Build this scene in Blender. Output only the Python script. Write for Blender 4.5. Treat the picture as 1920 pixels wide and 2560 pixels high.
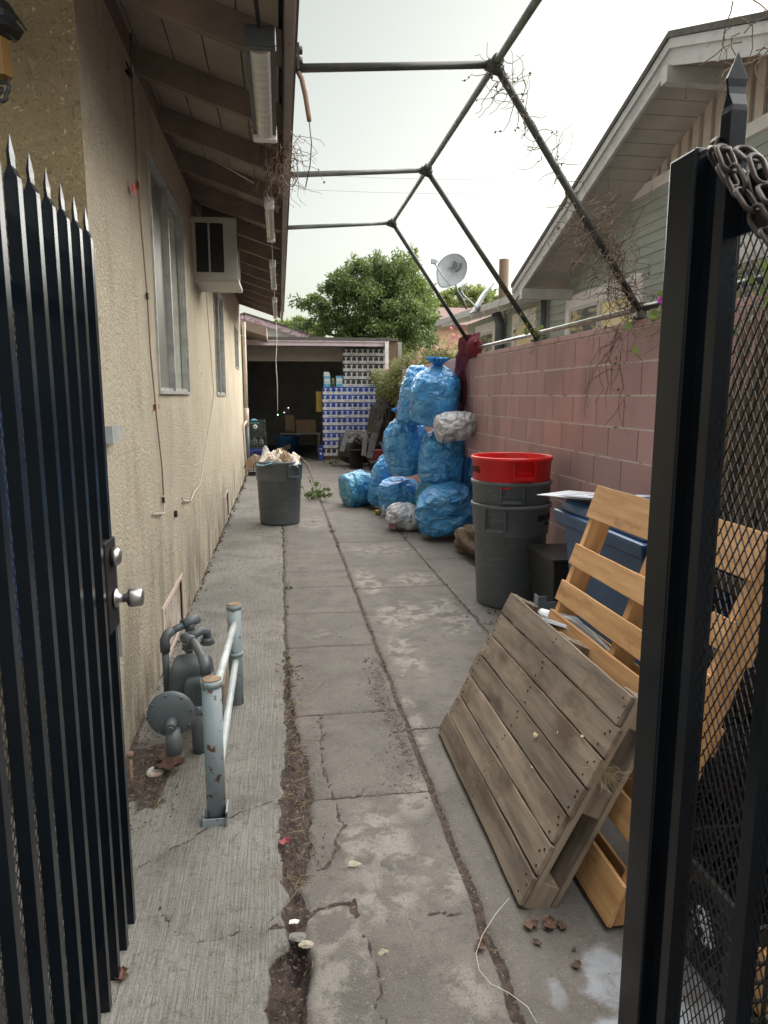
import bpy, bmesh, math, random
import numpy as np
from math import radians as rad, sin, cos, pi, sqrt, atan, atan2
from mathutils import Vector, Matrix, Euler
random.seed(7); RNG = np.random.default_rng(7)
S = bpy.context.scene
for o in list(bpy.data.objects): bpy.data.objects.remove(o)
C = S.collection
# ------------------------------------------------------------ camera, world, sun, exposure
FPX = 1775.0; EYE = 1.6; TH = atan(291 / FPX); PS = atan(260 * cos(TH) / FPX)
cd = bpy.data.cameras.new('camera'); cam = bpy.data.objects.new('camera', cd); C.objects.link(cam)
cam.location = (0, 0, EYE); cam.rotation_euler = (pi / 2 - TH, 0, -PS)
cd.sensor_fit = 'HORIZONTAL'; cd.lens = 24; cd.sensor_width = 24 * 1920 / FPX
cd.clip_start = .05; cd.clip_end = 2000
cd.dof.use_dof = True; cd.dof.focus_distance = 7.5; cd.dof.aperture_fstop = 16
S.camera = cam; S.render.resolution_x = 768; S.render.resolution_y = 1024
SUN_EL = rad(24); SUN_AZ = rad(62)          # soft veiled evening light from the right
w = bpy.data.worlds.new('World'); S.world = w; w.use_nodes = True
nt = w.node_tree; nt.nodes.clear()
sky = nt.nodes.new('ShaderNodeTexSky'); sky.sky_type = 'NISHITA'; sky.sun_disc = False
sky.sun_elevation = SUN_EL; sky.sun_rotation = SUN_AZ; sky.air_density = 1.0; sky.dust_density = 3.0; sky.ozone_density = 1.0
hs = nt.nodes.new('ShaderNodeHueSaturation'); hs.inputs['Saturation'].default_value = .3
bg = nt.nodes.new('ShaderNodeBackground'); bg.inputs['Strength'].default_value = .070
wo = nt.nodes.new('ShaderNodeOutputWorld')
nt.links.new(sky.outputs[0], hs.inputs['Color']); mt_ = nt.nodes.new('ShaderNodeMix'); mt_.data_type = 'RGBA'; mt_.blend_type = 'MULTIPLY'; mt_.inputs[0].default_value = 1; mt_.inputs[7].default_value = (1.0, 1.0, .88, 1); nt.links.new(hs.outputs[0], mt_.inputs[6]); nt.links.new(mt_.outputs[2], bg.inputs[0]); nt.links.new(bg.outputs[0], wo.inputs[0])
sl = bpy.data.lights.new('sun', 'SUN'); sl.energy = 4.8; sl.angle = rad(148); sl.color = (1, .965, .91)
so = bpy.data.objects.new('sun', sl); C.objects.link(so)
sd = Vector((sin(SUN_AZ) * cos(SUN_EL), cos(SUN_AZ) * cos(SUN_EL), sin(SUN_EL)))
so.rotation_euler = sd.to_track_quat('Z', 'Y').to_euler(); so.location = (0, 0, 20)
S.view_settings.view_transform = 'Standard'; S.view_settings.look = 'None'
S.view_settings.exposure = 1.58; S.view_settings.gamma = 1
S.render.engine = 'CYCLES'

# ------------------------------------------------------------ helpers
FW = Vector((sin(PS) * cos(TH), cos(PS) * cos(TH), -sin(TH))); RT = Vector((cos(PS), -sin(PS), 0))
UP = Vector((sin(PS) * sin(TH), cos(PS) * sin(TH), cos(TH)))
def W(u, v, k, c):
    """pixel of the photograph (1659 wide view) -> the point on the plane k = c"""
    u *= 1920 / 1659; v *= 1920 / 1659
    d = FW + RT * ((u - 960) / FPX) + UP * ((1280 - v) / FPX); o = Vector((0, 0, EYE)); i = 'xyz'.index(k)
    return o + d * ((c - o[i]) / d[i])
def tag(o, label=None, cat=None, group=None, kind=None):
    if label: o['label'] = label
    if cat: o['category'] = cat
    if group: o['group'] = group
    if kind: o['kind'] = kind
    return o
def empty(name, loc, label, cat, group=None, rot=None):
    o = bpy.data.objects.new(name, None); C.objects.link(o); o.location = loc; o.empty_display_size = .1
    if rot: o.rotation_euler = rot
    return tag(o, label, cat, group)
def wm(o):
    m = o.matrix_basis.copy()
    return wm(o.parent) @ m if o.parent else m
def place(o, parent, M=None, label=None):
    """M: world matrix of o"""
    C.objects.link(o)
    if M is None: M = Matrix.Identity(4)
    if parent is not None:
        o.parent = parent; o.matrix_basis = wm(parent).inverted() @ M
    else: o.matrix_basis = M
    if label: o['label'] = label
    return o
class MB:
    def __init__(s): s.v = []; s.f = []; s.sm = []
    def add(s, vs, fs, smooth=False):
        b = len(s.v); s.v += [tuple(p) for p in vs]; s.f += [tuple(b + i for i in f) for f in fs]; s.sm += [smooth] * len(fs); return s
    def box(s, c, d, R=None):
        h = [x / 2 for x in d]; c = Vector(c)
        vs = [Vector((x * h[0], y * h[1], z * h[2])) for x in (-1, 1) for y in (-1, 1) for z in (-1, 1)]
        if R is not None: vs = [R @ p for p in vs]
        return s.add([c + p for p in vs], [(0, 1, 3, 2), (4, 6, 7, 5), (0, 4, 5, 1), (2, 3, 7, 6), (0, 2, 6, 4), (1, 5, 7, 3)])
    def bb(s, a, b): # two corners
        return s.box([(a[i] + b[i]) / 2 for i in range(3)], [abs(b[i] - a[i]) for i in range(3)])
    def beam(s, a, b, wd, ht, up=(0, 0, 1)):
        a = Vector(a); b = Vector(b); d = b - a; L = d.length; x = d / L; u = Vector(up); y = u.cross(x)
        if y.length < 1e-4: y = Vector((0, 1, 0)).cross(x)
        y.normalize(); z = x.cross(y)
        R = Matrix((x, y, z)).transposed()
        return s.box((a + b) / 2, (L, wd, ht), R)
    def prism(s, poly, h, M=None): # polygon in xy extruded by h along z
        n = len(poly); vs = [Vector((p[0], p[1], 0)) for p in poly] + [Vector((p[0], p[1], h)) for p in poly]
        if M is not None: vs = [M @ p for p in vs]
        return s.add(vs, [tuple(range(n))[::-1], tuple(range(n, 2 * n))] + [(i, (i + 1) % n, n + (i + 1) % n, n + i) for i in range(n)])
    def tube(s, pts, r, n=8, cap=True, smooth=True):
        pts = [Vector(p) for p in pts]; m = len(pts)
        rs = r if isinstance(r, (list, tuple)) else [r] * m
        T = [(pts[min(i + 1, m - 1)] - pts[max(i - 1, 0)]).normalized() for i in range(m)]
        a = Vector((0, 0, 1)) if abs(T[0].z) < .9 else Vector((1, 0, 0))
        N = (a - T[0] * a.dot(T[0])).normalized(); vs = []
        for i in range(m):
            N = N - T[i] * N.dot(T[i])
            if N.length < 1e-5: N = T[i].orthogonal()
            N.normalize(); B = T[i].cross(N)
            for k in range(n):
                t = 2 * pi * k / n; vs.append(pts[i] + (N * cos(t) + B * sin(t)) * rs[i])
        fs = [(i * n + k, i * n + (k + 1) % n, (i + 1) * n + (k + 1) % n, (i + 1) * n + k) for i in range(m - 1) for k in range(n)]
        s.add(vs, fs, smooth)
        if cap:
            b = len(s.v) - n * m
            s.f += [tuple(b + k for k in range(n))[::-1], tuple(b + (m - 1) * n + k for k in range(n))]; s.sm += [False, False]
        return s
    def lathe(s, prof, n=48, M=None, smooth=True, close=False):
        vs = []
        for r, z in prof:
            for k in range(n):
                t = 2 * pi * k / n; vs.append(Vector((r * cos(t), r * sin(t), z)))
        if M is not None: vs = [M @ p for p in vs]
        m = len(prof)
        fs = [(i * n + k, i * n + (k + 1) % n, (i + 1) * n + (k + 1) % n, (i + 1) * n + k) for i in range(m - 1) for k in range(n)]
        b = len(s.v); s.add(vs, fs, smooth)
        if prof[0][0] > 1e-5: s.f.append(tuple(b + k for k in range(n))[::-1]); s.sm.append(False)
        if prof[-1][0] > 1e-5: s.f.append(tuple(b + (m - 1) * n + k for k in range(n))); s.sm.append(False)
        return s
    def mesh(s, name, mat):
        me = bpy.data.meshes.new(name); me.from_pydata([tuple(p) for p in s.v], [], s.f)
        me.polygons.foreach_set('use_smooth', s.sm); me.update()
        if mat is not None: me.materials.append(mat)
        return me
    def obj(s, name, mat, parent=None, origin=None, label=None, bevel=0, M=None):
        """vertices are in world coordinates (unless M is given, then local to M)"""
        if M is None:
            if origin is None: origin = wm(parent).translation if parent is not None else Vector((0, 0, 0))
            M = Matrix.Translation(origin); iv = -Vector(origin); s.v = [tuple(Vector(p) + iv) for p in s.v]
        o = bpy.data.objects.new(name, s.mesh(name, mat)); place(o, parent, M, label)
        if bevel:
            b = o.modifiers.new('bevel', 'BEVEL'); b.width = bevel; b.segments = 2; b.limit_method = 'ANGLE'; b.angle_limit = rad(40)
        return o
def grid_mesh(name, P, mat, smooth=True, wrap=False, attrs=None):
    """P: (n, m, 3) array"""
    n, m, _ = P.shape; me = bpy.data.meshes.new(name)
    i = np.arange(n - 1)[:, None]; mm = m if wrap else m - 1; j = np.arange(mm)[None, :]; j2 = (j + 1) % m
    q = np.stack([i * m + j, i * m + j2, (i + 1) * m + j2, (i + 1) * m + j], -1).reshape(-1, 4)
    me.vertices.add(n * m); me.vertices.foreach_set('co', P.reshape(-1).astype(np.float32))
    me.loops.add(q.size); me.loops.foreach_set('vertex_index', q.reshape(-1).astype(np.int32))
    me.polygons.add(len(q)); me.polygons.foreach_set('loop_start', (np.arange(len(q)) * 4).astype(np.int32))
    me.polygons.foreach_set('loop_total', np.full(len(q), 4, np.int32)); me.update(calc_edges=True)
    me.polygons.foreach_set('use_smooth', [smooth] * len(q))
    for k, a in (attrs or {}).items():
        at = me.color_attributes.new(k, 'FLOAT_COLOR', 'POINT'); at.data.foreach_set('color', a.reshape(-1).astype(np.float32))
    me.materials.append(mat); return me
def quads_mesh(name, V, mats, midx=None, smooth=False, k=4):
    """V: (n, k, 3) separate polygons"""
    n = len(V); me = bpy.data.meshes.new(name); me.vertices.add(n * k); me.vertices.foreach_set('co', V.reshape(-1).astype(np.float32))
    me.loops.add(n * k); me.loops.foreach_set('vertex_index', np.arange(n * k, dtype=np.int32))
    me.polygons.add(n); me.polygons.foreach_set('loop_start', (np.arange(n) * k).astype(np.int32)); me.polygons.foreach_set('loop_total', np.full(n, k, np.int32))
    me.update(calc_edges=True)
    for m in mats: me.materials.append(m)
    if midx is not None: me.polygons.foreach_set('material_index', midx.astype(np.int32))
    return me
def vn(P, seed=0):
    """value noise, P (...,3) -> -1..1"""
    P = np.asarray(P, float); I = np.floor(P).astype(np.int64); F = P - I; F = F * F * (3 - 2 * F)
    def h(ix, iy, iz):
        n = (ix * 374761393 + iy * 668265263 + iz * 2147483647 + seed * 1274126177) & 0xffffffff
        n = ((n ^ (n >> 13)) * 1274126177) & 0xffffffff; n = n ^ (n >> 16); return (n & 0xffff) / 32767.5 - 1
    r = 0
    for dx in (0, 1):
        for dy in (0, 1):
            for dz in (0, 1):
                wt = (F[..., 0] if dx else 1 - F[..., 0]) * (F[..., 1] if dy else 1 - F[..., 1]) * (F[..., 2] if dz else 1 - F[..., 2])
                r = r + wt * h(I[..., 0] + dx, I[..., 1] + dy, I[..., 2] + dz)
    return r
def fbm(P, o=4, seed=0):
    P = np.asarray(P, float); a = 1; t = 0; s = 0
    for i in range(o): t = t + a * vn(P * 2 ** i + i * 7.3, seed + i); s += a; a *= .5
    return t / s
def dup(root, loc=None, rot=None, label=None, group=None):
    def cp(o, p):
        c = o.copy(); C.objects.link(c); c.parent = p
        for ch in [x for x in bpy.data.objects if x.parent == o]: cp(ch, c)
        return c
    r = cp(root, None)
    if loc is not None: r.location = loc
    if rot is not None: r.rotation_euler = rot
    if label: r['label'] = label
    if group: r['group'] = group
    return r
def text_obj(s, size, mat, parent, M, name='lettering', ext=.0008, fat=0, bend=None, sx=1):
    cu = bpy.data.curves.new('txt', 'FONT'); cu.body = s; cu.size = size; cu.extrude = ext; cu.offset = fat; cu.align_x = 'CENTER'; cu.align_y = 'CENTER'; cu.resolution_u = 3
    t = bpy.data.objects.new('txt', cu); C.objects.link(t); bpy.context.view_layer.update()
    me = bpy.data.meshes.new_from_object(t.evaluated_get(bpy.context.evaluated_depsgraph_get()))
    bpy.data.objects.remove(t)
    for v in me.vertices:
        v.co.x *= sx
        if bend: # wrap round a vertical cylinder: x -> angle, y -> height
            a = v.co.x / bend; z = v.co.y; r = bend + v.co.z; v.co = Vector((r * sin(a), -r * cos(a) , z))
    me.materials.clear(); me.materials.append(mat); me.name = name
    o = bpy.data.objects.new(name, me); return place(o, parent, M)

# ------------------------------------------------------------ materials
def L(n, o, i): n.links.new(o, i)
def mat(name, col, rough=.6, col2=None, vs=3, vstr=(1, 1, 1), lo=.35, hi=.65, bump=None, metal=0, rv=0, spec=.5, col3=None, s3=12, lo3=.6, hi3=.7, coat=0, st3=(1, 1, 1), rvar=0, trans=0, extra_bump=None):
    m = bpy.data.materials.new(name); m.use_nodes = True; n = m.node_tree; b = n.nodes['Principled BSDF']
    b.inputs['Roughness'].default_value = rough; b.inputs['Metallic'].default_value = metal
    b.inputs['Specular IOR Level'].default_value = spec; b.inputs['Coat Weight'].default_value = coat; b.inputs['Coat Roughness'].default_value = .12
    b.inputs['Transmission Weight'].default_value = trans
    tc = n.nodes.new('ShaderNodeTexCoord'); oi = n.nodes.new('ShaderNodeObjectInfo')
    addv = n.nodes.new('ShaderNodeVectorMath'); addv.operation = 'ADD'; mulr = n.nodes.new('ShaderNodeMath'); mulr.operation = 'MULTIPLY'; mulr.inputs[1].default_value = 40 if rv else 0
    L(n, oi.outputs['Random'], mulr.inputs[0]); L(n, tc.outputs['Object'], addv.inputs[0]); L(n, mulr.outputs[0], addv.inputs[1])
    co = addv.outputs[0]
    def noise(scale, st, det=6, dist=0):
        mp = n.nodes.new('ShaderNodeMapping'); mp.inputs['Scale'].default_value = st; L(n, co, mp.inputs[0])
        t = n.nodes.new('ShaderNodeTexNoise'); t.inputs['Scale'].default_value = scale; t.inputs['Detail'].default_value = det; t.inputs['Roughness'].default_value = .6; t.inputs['Distortion'].default_value = dist
        L(n, mp.outputs[0], t.inputs['Vector']); return t.outputs['Fac']
    def rng(src, lo, hi):
        r = n.nodes.new('ShaderNodeMapRange'); r.inputs[1].default_value = lo; r.inputs[2].default_value = hi; L(n, src, r.inputs[0]); return r.outputs[0]
    def mix(f, a, bb):
        x = n.nodes.new('ShaderNodeMix'); x.data_type = 'RGBA'; L(n, f, x.inputs[0])
        for i, q in ((6, a), (7, bb)):
            if isinstance(q, tuple): x.inputs[i].default_value = (*q, 1)
            else: L(n, q, x.inputs[i])
        return x.outputs[2]
    c = tuple(col)
    if col2:
        nf = noise(vs, vstr); c = mix(rng(nf, lo, hi), c, tuple(col2))
        if rvar:
            mr = n.nodes.new('ShaderNodeMapRange'); mr.inputs[3].default_value = rough - rvar; mr.inputs[4].default_value = rough + rvar; L(n, nf, mr.inputs[0]); L(n, mr.outputs[0], b.inputs['Roughness'])
    if col3: c = mix(rng(noise(s3, st3, 8), lo3, hi3), c, tuple(col3))
    if rv:
        h = n.nodes.new('ShaderNodeHueSaturation'); r = n.nodes.new('ShaderNodeMapRange'); r.inputs[3].default_value = 1 - rv; r.inputs[4].default_value = 1 + rv
        L(n, oi.outputs['Random'], r.inputs[0]); L(n, r.outputs[0], h.inputs['Value'])
        if isinstance(c, tuple): h.inputs['Color'].default_value = (*c, 1)
        else: L(n, c, h.inputs['Color'])
        c = h.outputs[0]
    if isinstance(c, tuple): b.inputs['Base Color'].default_value = (*c, 1)
    else: L(n, c, b.inputs['Base Color'])
    last = None
    for bp in (bump, extra_bump):
        if not bp: continue
        sc, strn, dist = bp[:3]; st = bp[3] if len(bp) > 3 else (1, 1, 1)
        bn = n.nodes.new('ShaderNodeBump'); bn.inputs['Strength'].default_value = strn; bn.inputs['Distance'].default_value = dist
        L(n, noise(sc, st, 8), bn.inputs['Height'])
        if last: L(n, last, bn.inputs['Normal'])
        last = bn.outputs[0]
    if last: L(n, last, b.inputs['Normal'])
    return m
def nd(m): return m.node_tree, m.node_tree.nodes['Principled BSDF']
M_ = {}
M_['gate'] = mat('black_gate_paint', (.004, .007, .011), .22, col2=(.007, .010, .014), vs=5, bump=(120, .05, .001), col3=(.05, .045, .04), s3=26, lo3=.73, hi3=.77, coat=.0, spec=.22)
M_['meshsteel'] = mat('worn_mesh_steel', (.075, .075, .075), .35, metal=.4, col2=(.035, .036, .04), vs=14)
M_['steel'] = mat('brushed_steel', (.40, .40, .41), .38, metal=1)
M_['plate'] = mat('pale_plate', (.34, .35, .34), .5, col2=(.25, .26, .26), vs=8)
M_['chain'] = mat('rusty_chain', (.03, .03, .032), .5, col2=(.07, .045, .035), vs=30, metal=.4, bump=(150, .4, .002))
M_['rafter'] = mat('rafter_paint', (.23, .18, .145), .8, col2=(.155, .122, .10), vs=4, bump=(30, .3, .004))
M_['soffit'] = mat('soffit_boards', (.33, .28, .235), .85, col2=(.24, .20, .17), vs=3, bump=(25, .3, .004))
M_['fascia'] = mat('fascia_paint', (.30, .26, .235), .7, col2=(.22, .19, .17), vs=5, vstr=(1, .3, 1), col3=(.12, .1, .08), s3=9, lo3=.62, hi3=.7, bump=(40, .3, .004))
M_['shingle'] = mat('roof_shingle', (.12, .11, .10), .9, col2=(.07, .065, .06), vs=12, bump=(60, .6, .01))
M_['alu'] = mat('aluminium_frame', (.50, .50, .48), .45, metal=.2, col2=(.3, .3, .3), vs=9)
M_['white'] = mat('white_paint', (.72, .71, .69), .5, col2=(.6, .58, .56), vs=6, bump=(30, .15, .003))
M_['galv'] = mat('galvanised_pipe', (.20, .22, .20), .42, metal=.35, col2=(.12, .13, .13), vs=6, bump=(60, .2, .002))
M_['railpipe'] = mat('worn_shiny_pipe', (.42, .42, .38), .3, metal=.7, col2=(.25, .25, .23), vs=8)
M_['darkpipe'] = mat('dark_painted_pipe', (.035, .042, .045), .4, metal=.2, col2=(.07, .07, .06), vs=8)
M_['greypaint'] = mat('grey_pipe_paint', (.20, .255, .285), .5, col2=(.26, .31, .33), vs=7, col3=(.10, .045, .025), s3=26, lo3=.60, hi3=.63, bump=(60, .3, .002), rv=.05)
M_['rustcap'] = mat('rusty_cap', (.30, .23, .15), .8, col2=(.16, .09, .06), vs=20)
M_['railwhite'] = mat('pale_rail_paint', (.55, .60, .60), .4, col2=(.38, .42, .43), vs=6, col3=(.2, .2, .19), s3=25, lo3=.62, hi3=.7)
M_['gas'] = mat('gas_meter_paint', (.065, .082, .092), .5, col2=(.10, .115, .122), vs=8, bump=(40, .25, .003), col3=(.25, .25, .24), s3=14, lo3=.70, hi3=.8)
M_['oldmetal'] = mat('rusted_screen_metal', (.60, .56, .50), .7, col2=(.36, .20, .12), vs=11, lo=.45, hi=.7)
M_['greycan'] = mat('grey_can_plastic', (.095, .112, .125), .42, col2=(.118, .134, .145), vs=4, bump=(120, .08, .002), rvar=.08, col3=(.19, .20, .20), s3=7, st3=(1, 1, 5), lo3=.57, hi3=.75)
M_['redcan'] = mat('red_can_plastic', (.72, .010, .012), .35, col2=(.58, .012, .014), vs=5, bump=(100, .06, .002), rvar=.08, col3=(.45, .02, .02), s3=6, st3=(1, 1, 4), lo3=.55, hi3=.7)
M_['blackink'] = mat('black_ink', (.010, .010, .011), .6, spec=.2)
M_['wood_old'] = mat('weathered_wood', (.31, .242, .182), .8, col2=(.12, .093, .073), vs=2.6, vstr=(.8, 7, 7), lo=.36, hi=.68, rv=.22, col3=(.12, .08, .055), s3=3.4, st3=(1, 1.8, 1), lo3=.52, hi3=.66, bump=(14, .5, .004, (1.2, 22, 22)), extra_bump=(60, .3, .002))
M_['wood_new'] = mat('fresh_pine', (.62, .365, .165), .65, col2=(.44, .22, .085), vs=3, vstr=(.8, 10, 10), lo=.34, hi=.66, rv=.16, col3=(.24, .12, .055), s3=5, st3=(.8, 2, 1), lo3=.60, hi3=.72, bump=(12, .35, .003, (1, 26, 26)), extra_bump=(80, .25, .0015))
M_['bluebin'] = mat('blue_bin_plastic', (.016, .065, .17), .35, col2=(.022, .085, .20), vs=5, bump=(60, .1, .002))
M_['bluelid'] = mat('bright_blue_lid', (.06, .14, .50), .35, col2=(.10, .2, .58), vs=4)
M_['bluesheet'] = mat('blue_sheet', (.022, .055, .17), .6, col2=(.04, .08, .22), vs=9)
M_['black'] = mat('black_plastic', (.012, .013, .015), .4, col2=(.022, .022, .022), vs=8, bump=(60, .2, .003))
M_['tarp'] = mat('black_tarp', (.022, .021, .02), .5, col2=(.05, .045, .04), vs=6, bump=(20, .5, .01))
M_['greyplas'] = mat('grey_nursery_plastic', (.075, .078, .088), .5, col2=(.12, .12, .135), vs=7)
M_['redbox'] = mat('dark_red_metal', (.20, .03, .03), .5, col2=(.14, .02, .02), vs=8)
M_['orange'] = mat('terracotta', (.50, .20, .10), .8)
M_['log'] = mat('rotten_bark', (.14, .095, .065), .95, col2=(.06, .042, .03), vs=9, bump=(18, 1, .02), col3=(.28, .21, .15), s3=8, lo3=.6, hi3=.7)
M_['logend'] = mat('cut_log_end', (.36, .29, .20), .9, col2=(.22, .17, .12), vs=22)
M_['cloth'] = mat('maroon_cloth', (.20, .018, .030), .85, col2=(.12, .012, .02), vs=12, bump=(40, .4, .004))
M_['dish'] = mat('dish_grey', (.44, .47, .50), .5, col2=(.38, .41, .44), vs=5)
M_['dishdark'] = mat('dish_mount', (.10, .11, .12), .5)
M_['logo'] = mat('logo_grey', (.10, .11, .12), .6)
M_['siding'] = mat('sage_siding', (.42, .465, .42), .7, col2=(.37, .41, .375), vs=2.5, bump=(30, .2, .003), col3=(.33, .36, .32), s3=5, lo3=.62, hi3=.8)
M_['barge'] = mat('grey_barge_paint', (.56, .56, .55), .6, col2=(.46, .46, .45), vs=5, bump=(35, .3, .003), col3=(.30, .28, .26), s3=16, st3=(1, .4, 2), lo3=.60, hi3=.70)
M_['trim'] = mat('white_trim', (.90, .88, .85), .6, col2=(.82, .80, .77), vs=5, bump=(35, .2, .003), col3=(.45, .41, .37), s3=18, lo3=.66, hi3=.74)
M_['soffw'] = mat('pale_soffit', (.52, .50, .47), .7, col2=(.43, .415, .39), vs=5)
M_['batten'] = mat('beige_batten', (.68, .61, .53), .7, col2=(.58, .52, .45), vs=6)
M_['glass'] = mat('glass_painted_reflection', (.07, .09, .075), .3, spec=.25, col2=(.70, .58, .28), vs=3, vstr=(1, 1, 3.5), lo=.44, hi=.62)  # dark glass; yellow noise paints a sunset reflection into the base colour
M_['goldrefl'] = mat('painted_gold_reflection', (1.0, .80, .38), .4, col2=(.92, .76, .40), vs=3, coat=.6)  # no blind here: golden sunset reflection painted as the whole pane's colour
M_['drain'] = mat('green_grey_downspout', (.095, .12, .13), .5, col2=(.13, .155, .16), vs=4)
M_['vine'] = mat('dry_vine', (.19, .135, .095), .9, col2=(.11, .075, .055), vs=20)
M_['leafg'] = mat('green_leaf', (.10, .15, .045), .5, col2=(.22, .30, .07), vs=2)
M_['leafd'] = mat('dark_leaf', (.045, .08, .028), .5, col2=(.12, .18, .05), vs=2)
M_['leafl'] = mat('light_leaf', (.22, .24, .09), .55, col2=(.24, .32, .09), vs=2)
M_['leafo'] = mat('olive_leaf', (.22, .21, .10), .6, col2=(.16, .18, .07), vs=2)
M_['bark'] = mat('tree_bark', (.09, .07, .055), .9, bump=(20, .8, .02))
M_['pinkf'] = mat('pink_flower', (.65, .16, .28), .6); M_['purplef'] = mat('magenta_flower', (.45, .05, .38), .6)
M_['brownleaf'] = mat('dry_leaf', (.115, .055, .038), .7, col2=(.06, .035, .025), vs=30, rv=.2)
M_['card'] = mat('cardboard', (.34, .24, .16), .85, col2=(.27, .19, .125), vs=6)
M_['paper'] = mat('dirty_paper', (.80, .76, .71), .8, col2=(.55, .42, .31), vs=7, lo=.50, hi=.62, col3=(.08, .06, .045), s3=11, lo3=.63, hi3=.68, bump=(22, .6, .012))
M_['cord'] = mat('pale_cord', (.55, .52, .47), .6); M_['brownwire'] = mat('brown_wire', (.20, .13, .10), .6); M_['blackwire'] = mat('black_wire', (.02, .02, .022), .5)
M_['cream'] = mat('cream_pipe_paint', (.60, .50, .42), .6, col2=(.5, .42, .36), vs=7)
M_['lav'] = mat('lavender_fascia', (.56, .46, .50), .6, col2=(.45, .37, .40), vs=6)
M_['pinkbarge'] = mat('peeling_pink_barge', (.55, .42, .48), .6, col2=(.30, .17, .2), vs=9, lo=.5, hi=.6)
M_['beige'] = mat('beige_header', (.30, .265, .225), .8, col2=(.25, .22, .19), vs=2)
M_['darkin'] = mat('dark_interior_wall', (.42, .41, .38), .9, col2=(.30, .29, .27), vs=2)
M_['concwall'] = mat('grey_block_wall', (.22, .21, .20), .9, col2=(.17, .165, .16), vs=4)
M_['peach'] = mat('peach_stucco', (.62, .40, .27), .8, col2=(.55, .36, .25), vs=2)
M_['tile'] = mat('brown_tile_roof', (.20, .115, .095), .8, col2=(.14, .08, .07), vs=4, vstr=(6, 1, 1))
M_['polewood'] = mat('pole_wood', (.13, .09, .06), .9, col2=(.15, .1, .065), vs=5, vstr=(6, 6, .5))
M_['lampglass'] = mat('amber_glass', (.22, .12, .04), .3)
M_['iron'] = mat('wrought_iron', (.02, .022, .028), .5)
M_['tubelens'] = mat('clear_plastic_lens', (.50, .49, .44), .25, col2=(.38, .37, .33), vs=4, vstr=(1, 6, 1))
M_['caseblue'] = mat('blue_case', (.018, .06, .36), .4, col2=(.06, .13, .48), vs=16, vstr=(1, 1, .8), lo=.52, hi=.62, rv=.12)
M_['caseblack'] = mat('black_case', (.03, .03, .032), .4, col2=(.16, .155, .15), vs=20, lo=.55, hi=.62, rv=.12)
M_['casewhite'] = mat('white_band', (.74, .75, .76), .5, col2=(.5, .5, .52), vs=10)
M_['cansilver'] = mat('silver_can_print', (.60, .61, .64), .35)
M_['cyan'] = mat('cyan_carton', (.12, .42, .62), .5); M_['cyan2'] = mat('pale_carton', (.62, .74, .78), .5)
M_['cratedark'] = mat('dark_green_crate', (.022, .035, .03), .5); M_['crateblue'] = mat('blue_crate', (.03, .06, .30), .5)
M_['sticker'] = mat('white_sticker', (.62, .64, .65), .6)
M_['paperw'] = mat('white_notice', (.62, .66, .70), .5, col2=(.52, .56, .62), vs=6)
M_['stone'] = mat('pale_rubble', (.42, .38, .30), .9, col2=(.30, .27, .21), vs=25, bump=(60, .6, .004))
M_['soil'] = mat('dry_soil_crumb', (.105, .075, .060), .95, col2=(.16, .115, .09), vs=30)
M_['straw'] = mat('dry_straw', (.36, .29, .17), .8); M_['twig'] = mat('twig', (.13, .10, .07), .9)
M_['reed'] = mat('reed_fence', (.26, .20, .13), .85, col2=(.16, .12, .08), vs=40, vstr=(6, 6, .4))
M_['greenbucket'] = mat('pale_green_bucket', (.22, .32, .27), .5); M_['redtie'] = mat('red_tie', (.26, .05, .06), .6)
M_['yellow'] = mat('yellow_can', (.42, .30, .04), .5); M_['acgrey'] = mat('air_conditioner_paint', (.46, .445, .41), .5, col2=(.38, .36, .33), vs=5, col3=(.22, .19, .16), s3=13, lo3=.66, hi3=.76)
M_['straight'] = mat('galvanised_bracket', (.25, .30, .32), .45, metal=.3)
M_['led'] = mat('green_led', (.2, .9, .3), .4); _n, _b = nd(M_['led']); _b.inputs['Emission Color'].default_value = (.4, 1, .5, 1); _b.inputs['Emission Strength'].default_value = 2

for k in ('leafg', 'leafd', 'leafl', 'leafo', 'pinkf'):
    n_, b_ = nd(M_[k]); tr = n_.nodes.new('ShaderNodeBsdfTranslucent'); mx = n_.nodes.new('ShaderNodeMixShader'); mx.inputs[0].default_value = .35; ou = n_.nodes['Material Output']
    src = b_.inputs['Base Color'].links
    if src: L(n_, src[0].from_socket, tr.inputs[0])
    else: tr.inputs[0].default_value = b_.inputs['Base Color'].default_value
    L(n_, b_.outputs[0], mx.inputs[1]); L(n_, tr.outputs[0], mx.inputs[2]); L(n_, mx.outputs[0], ou.inputs[0])
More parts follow.
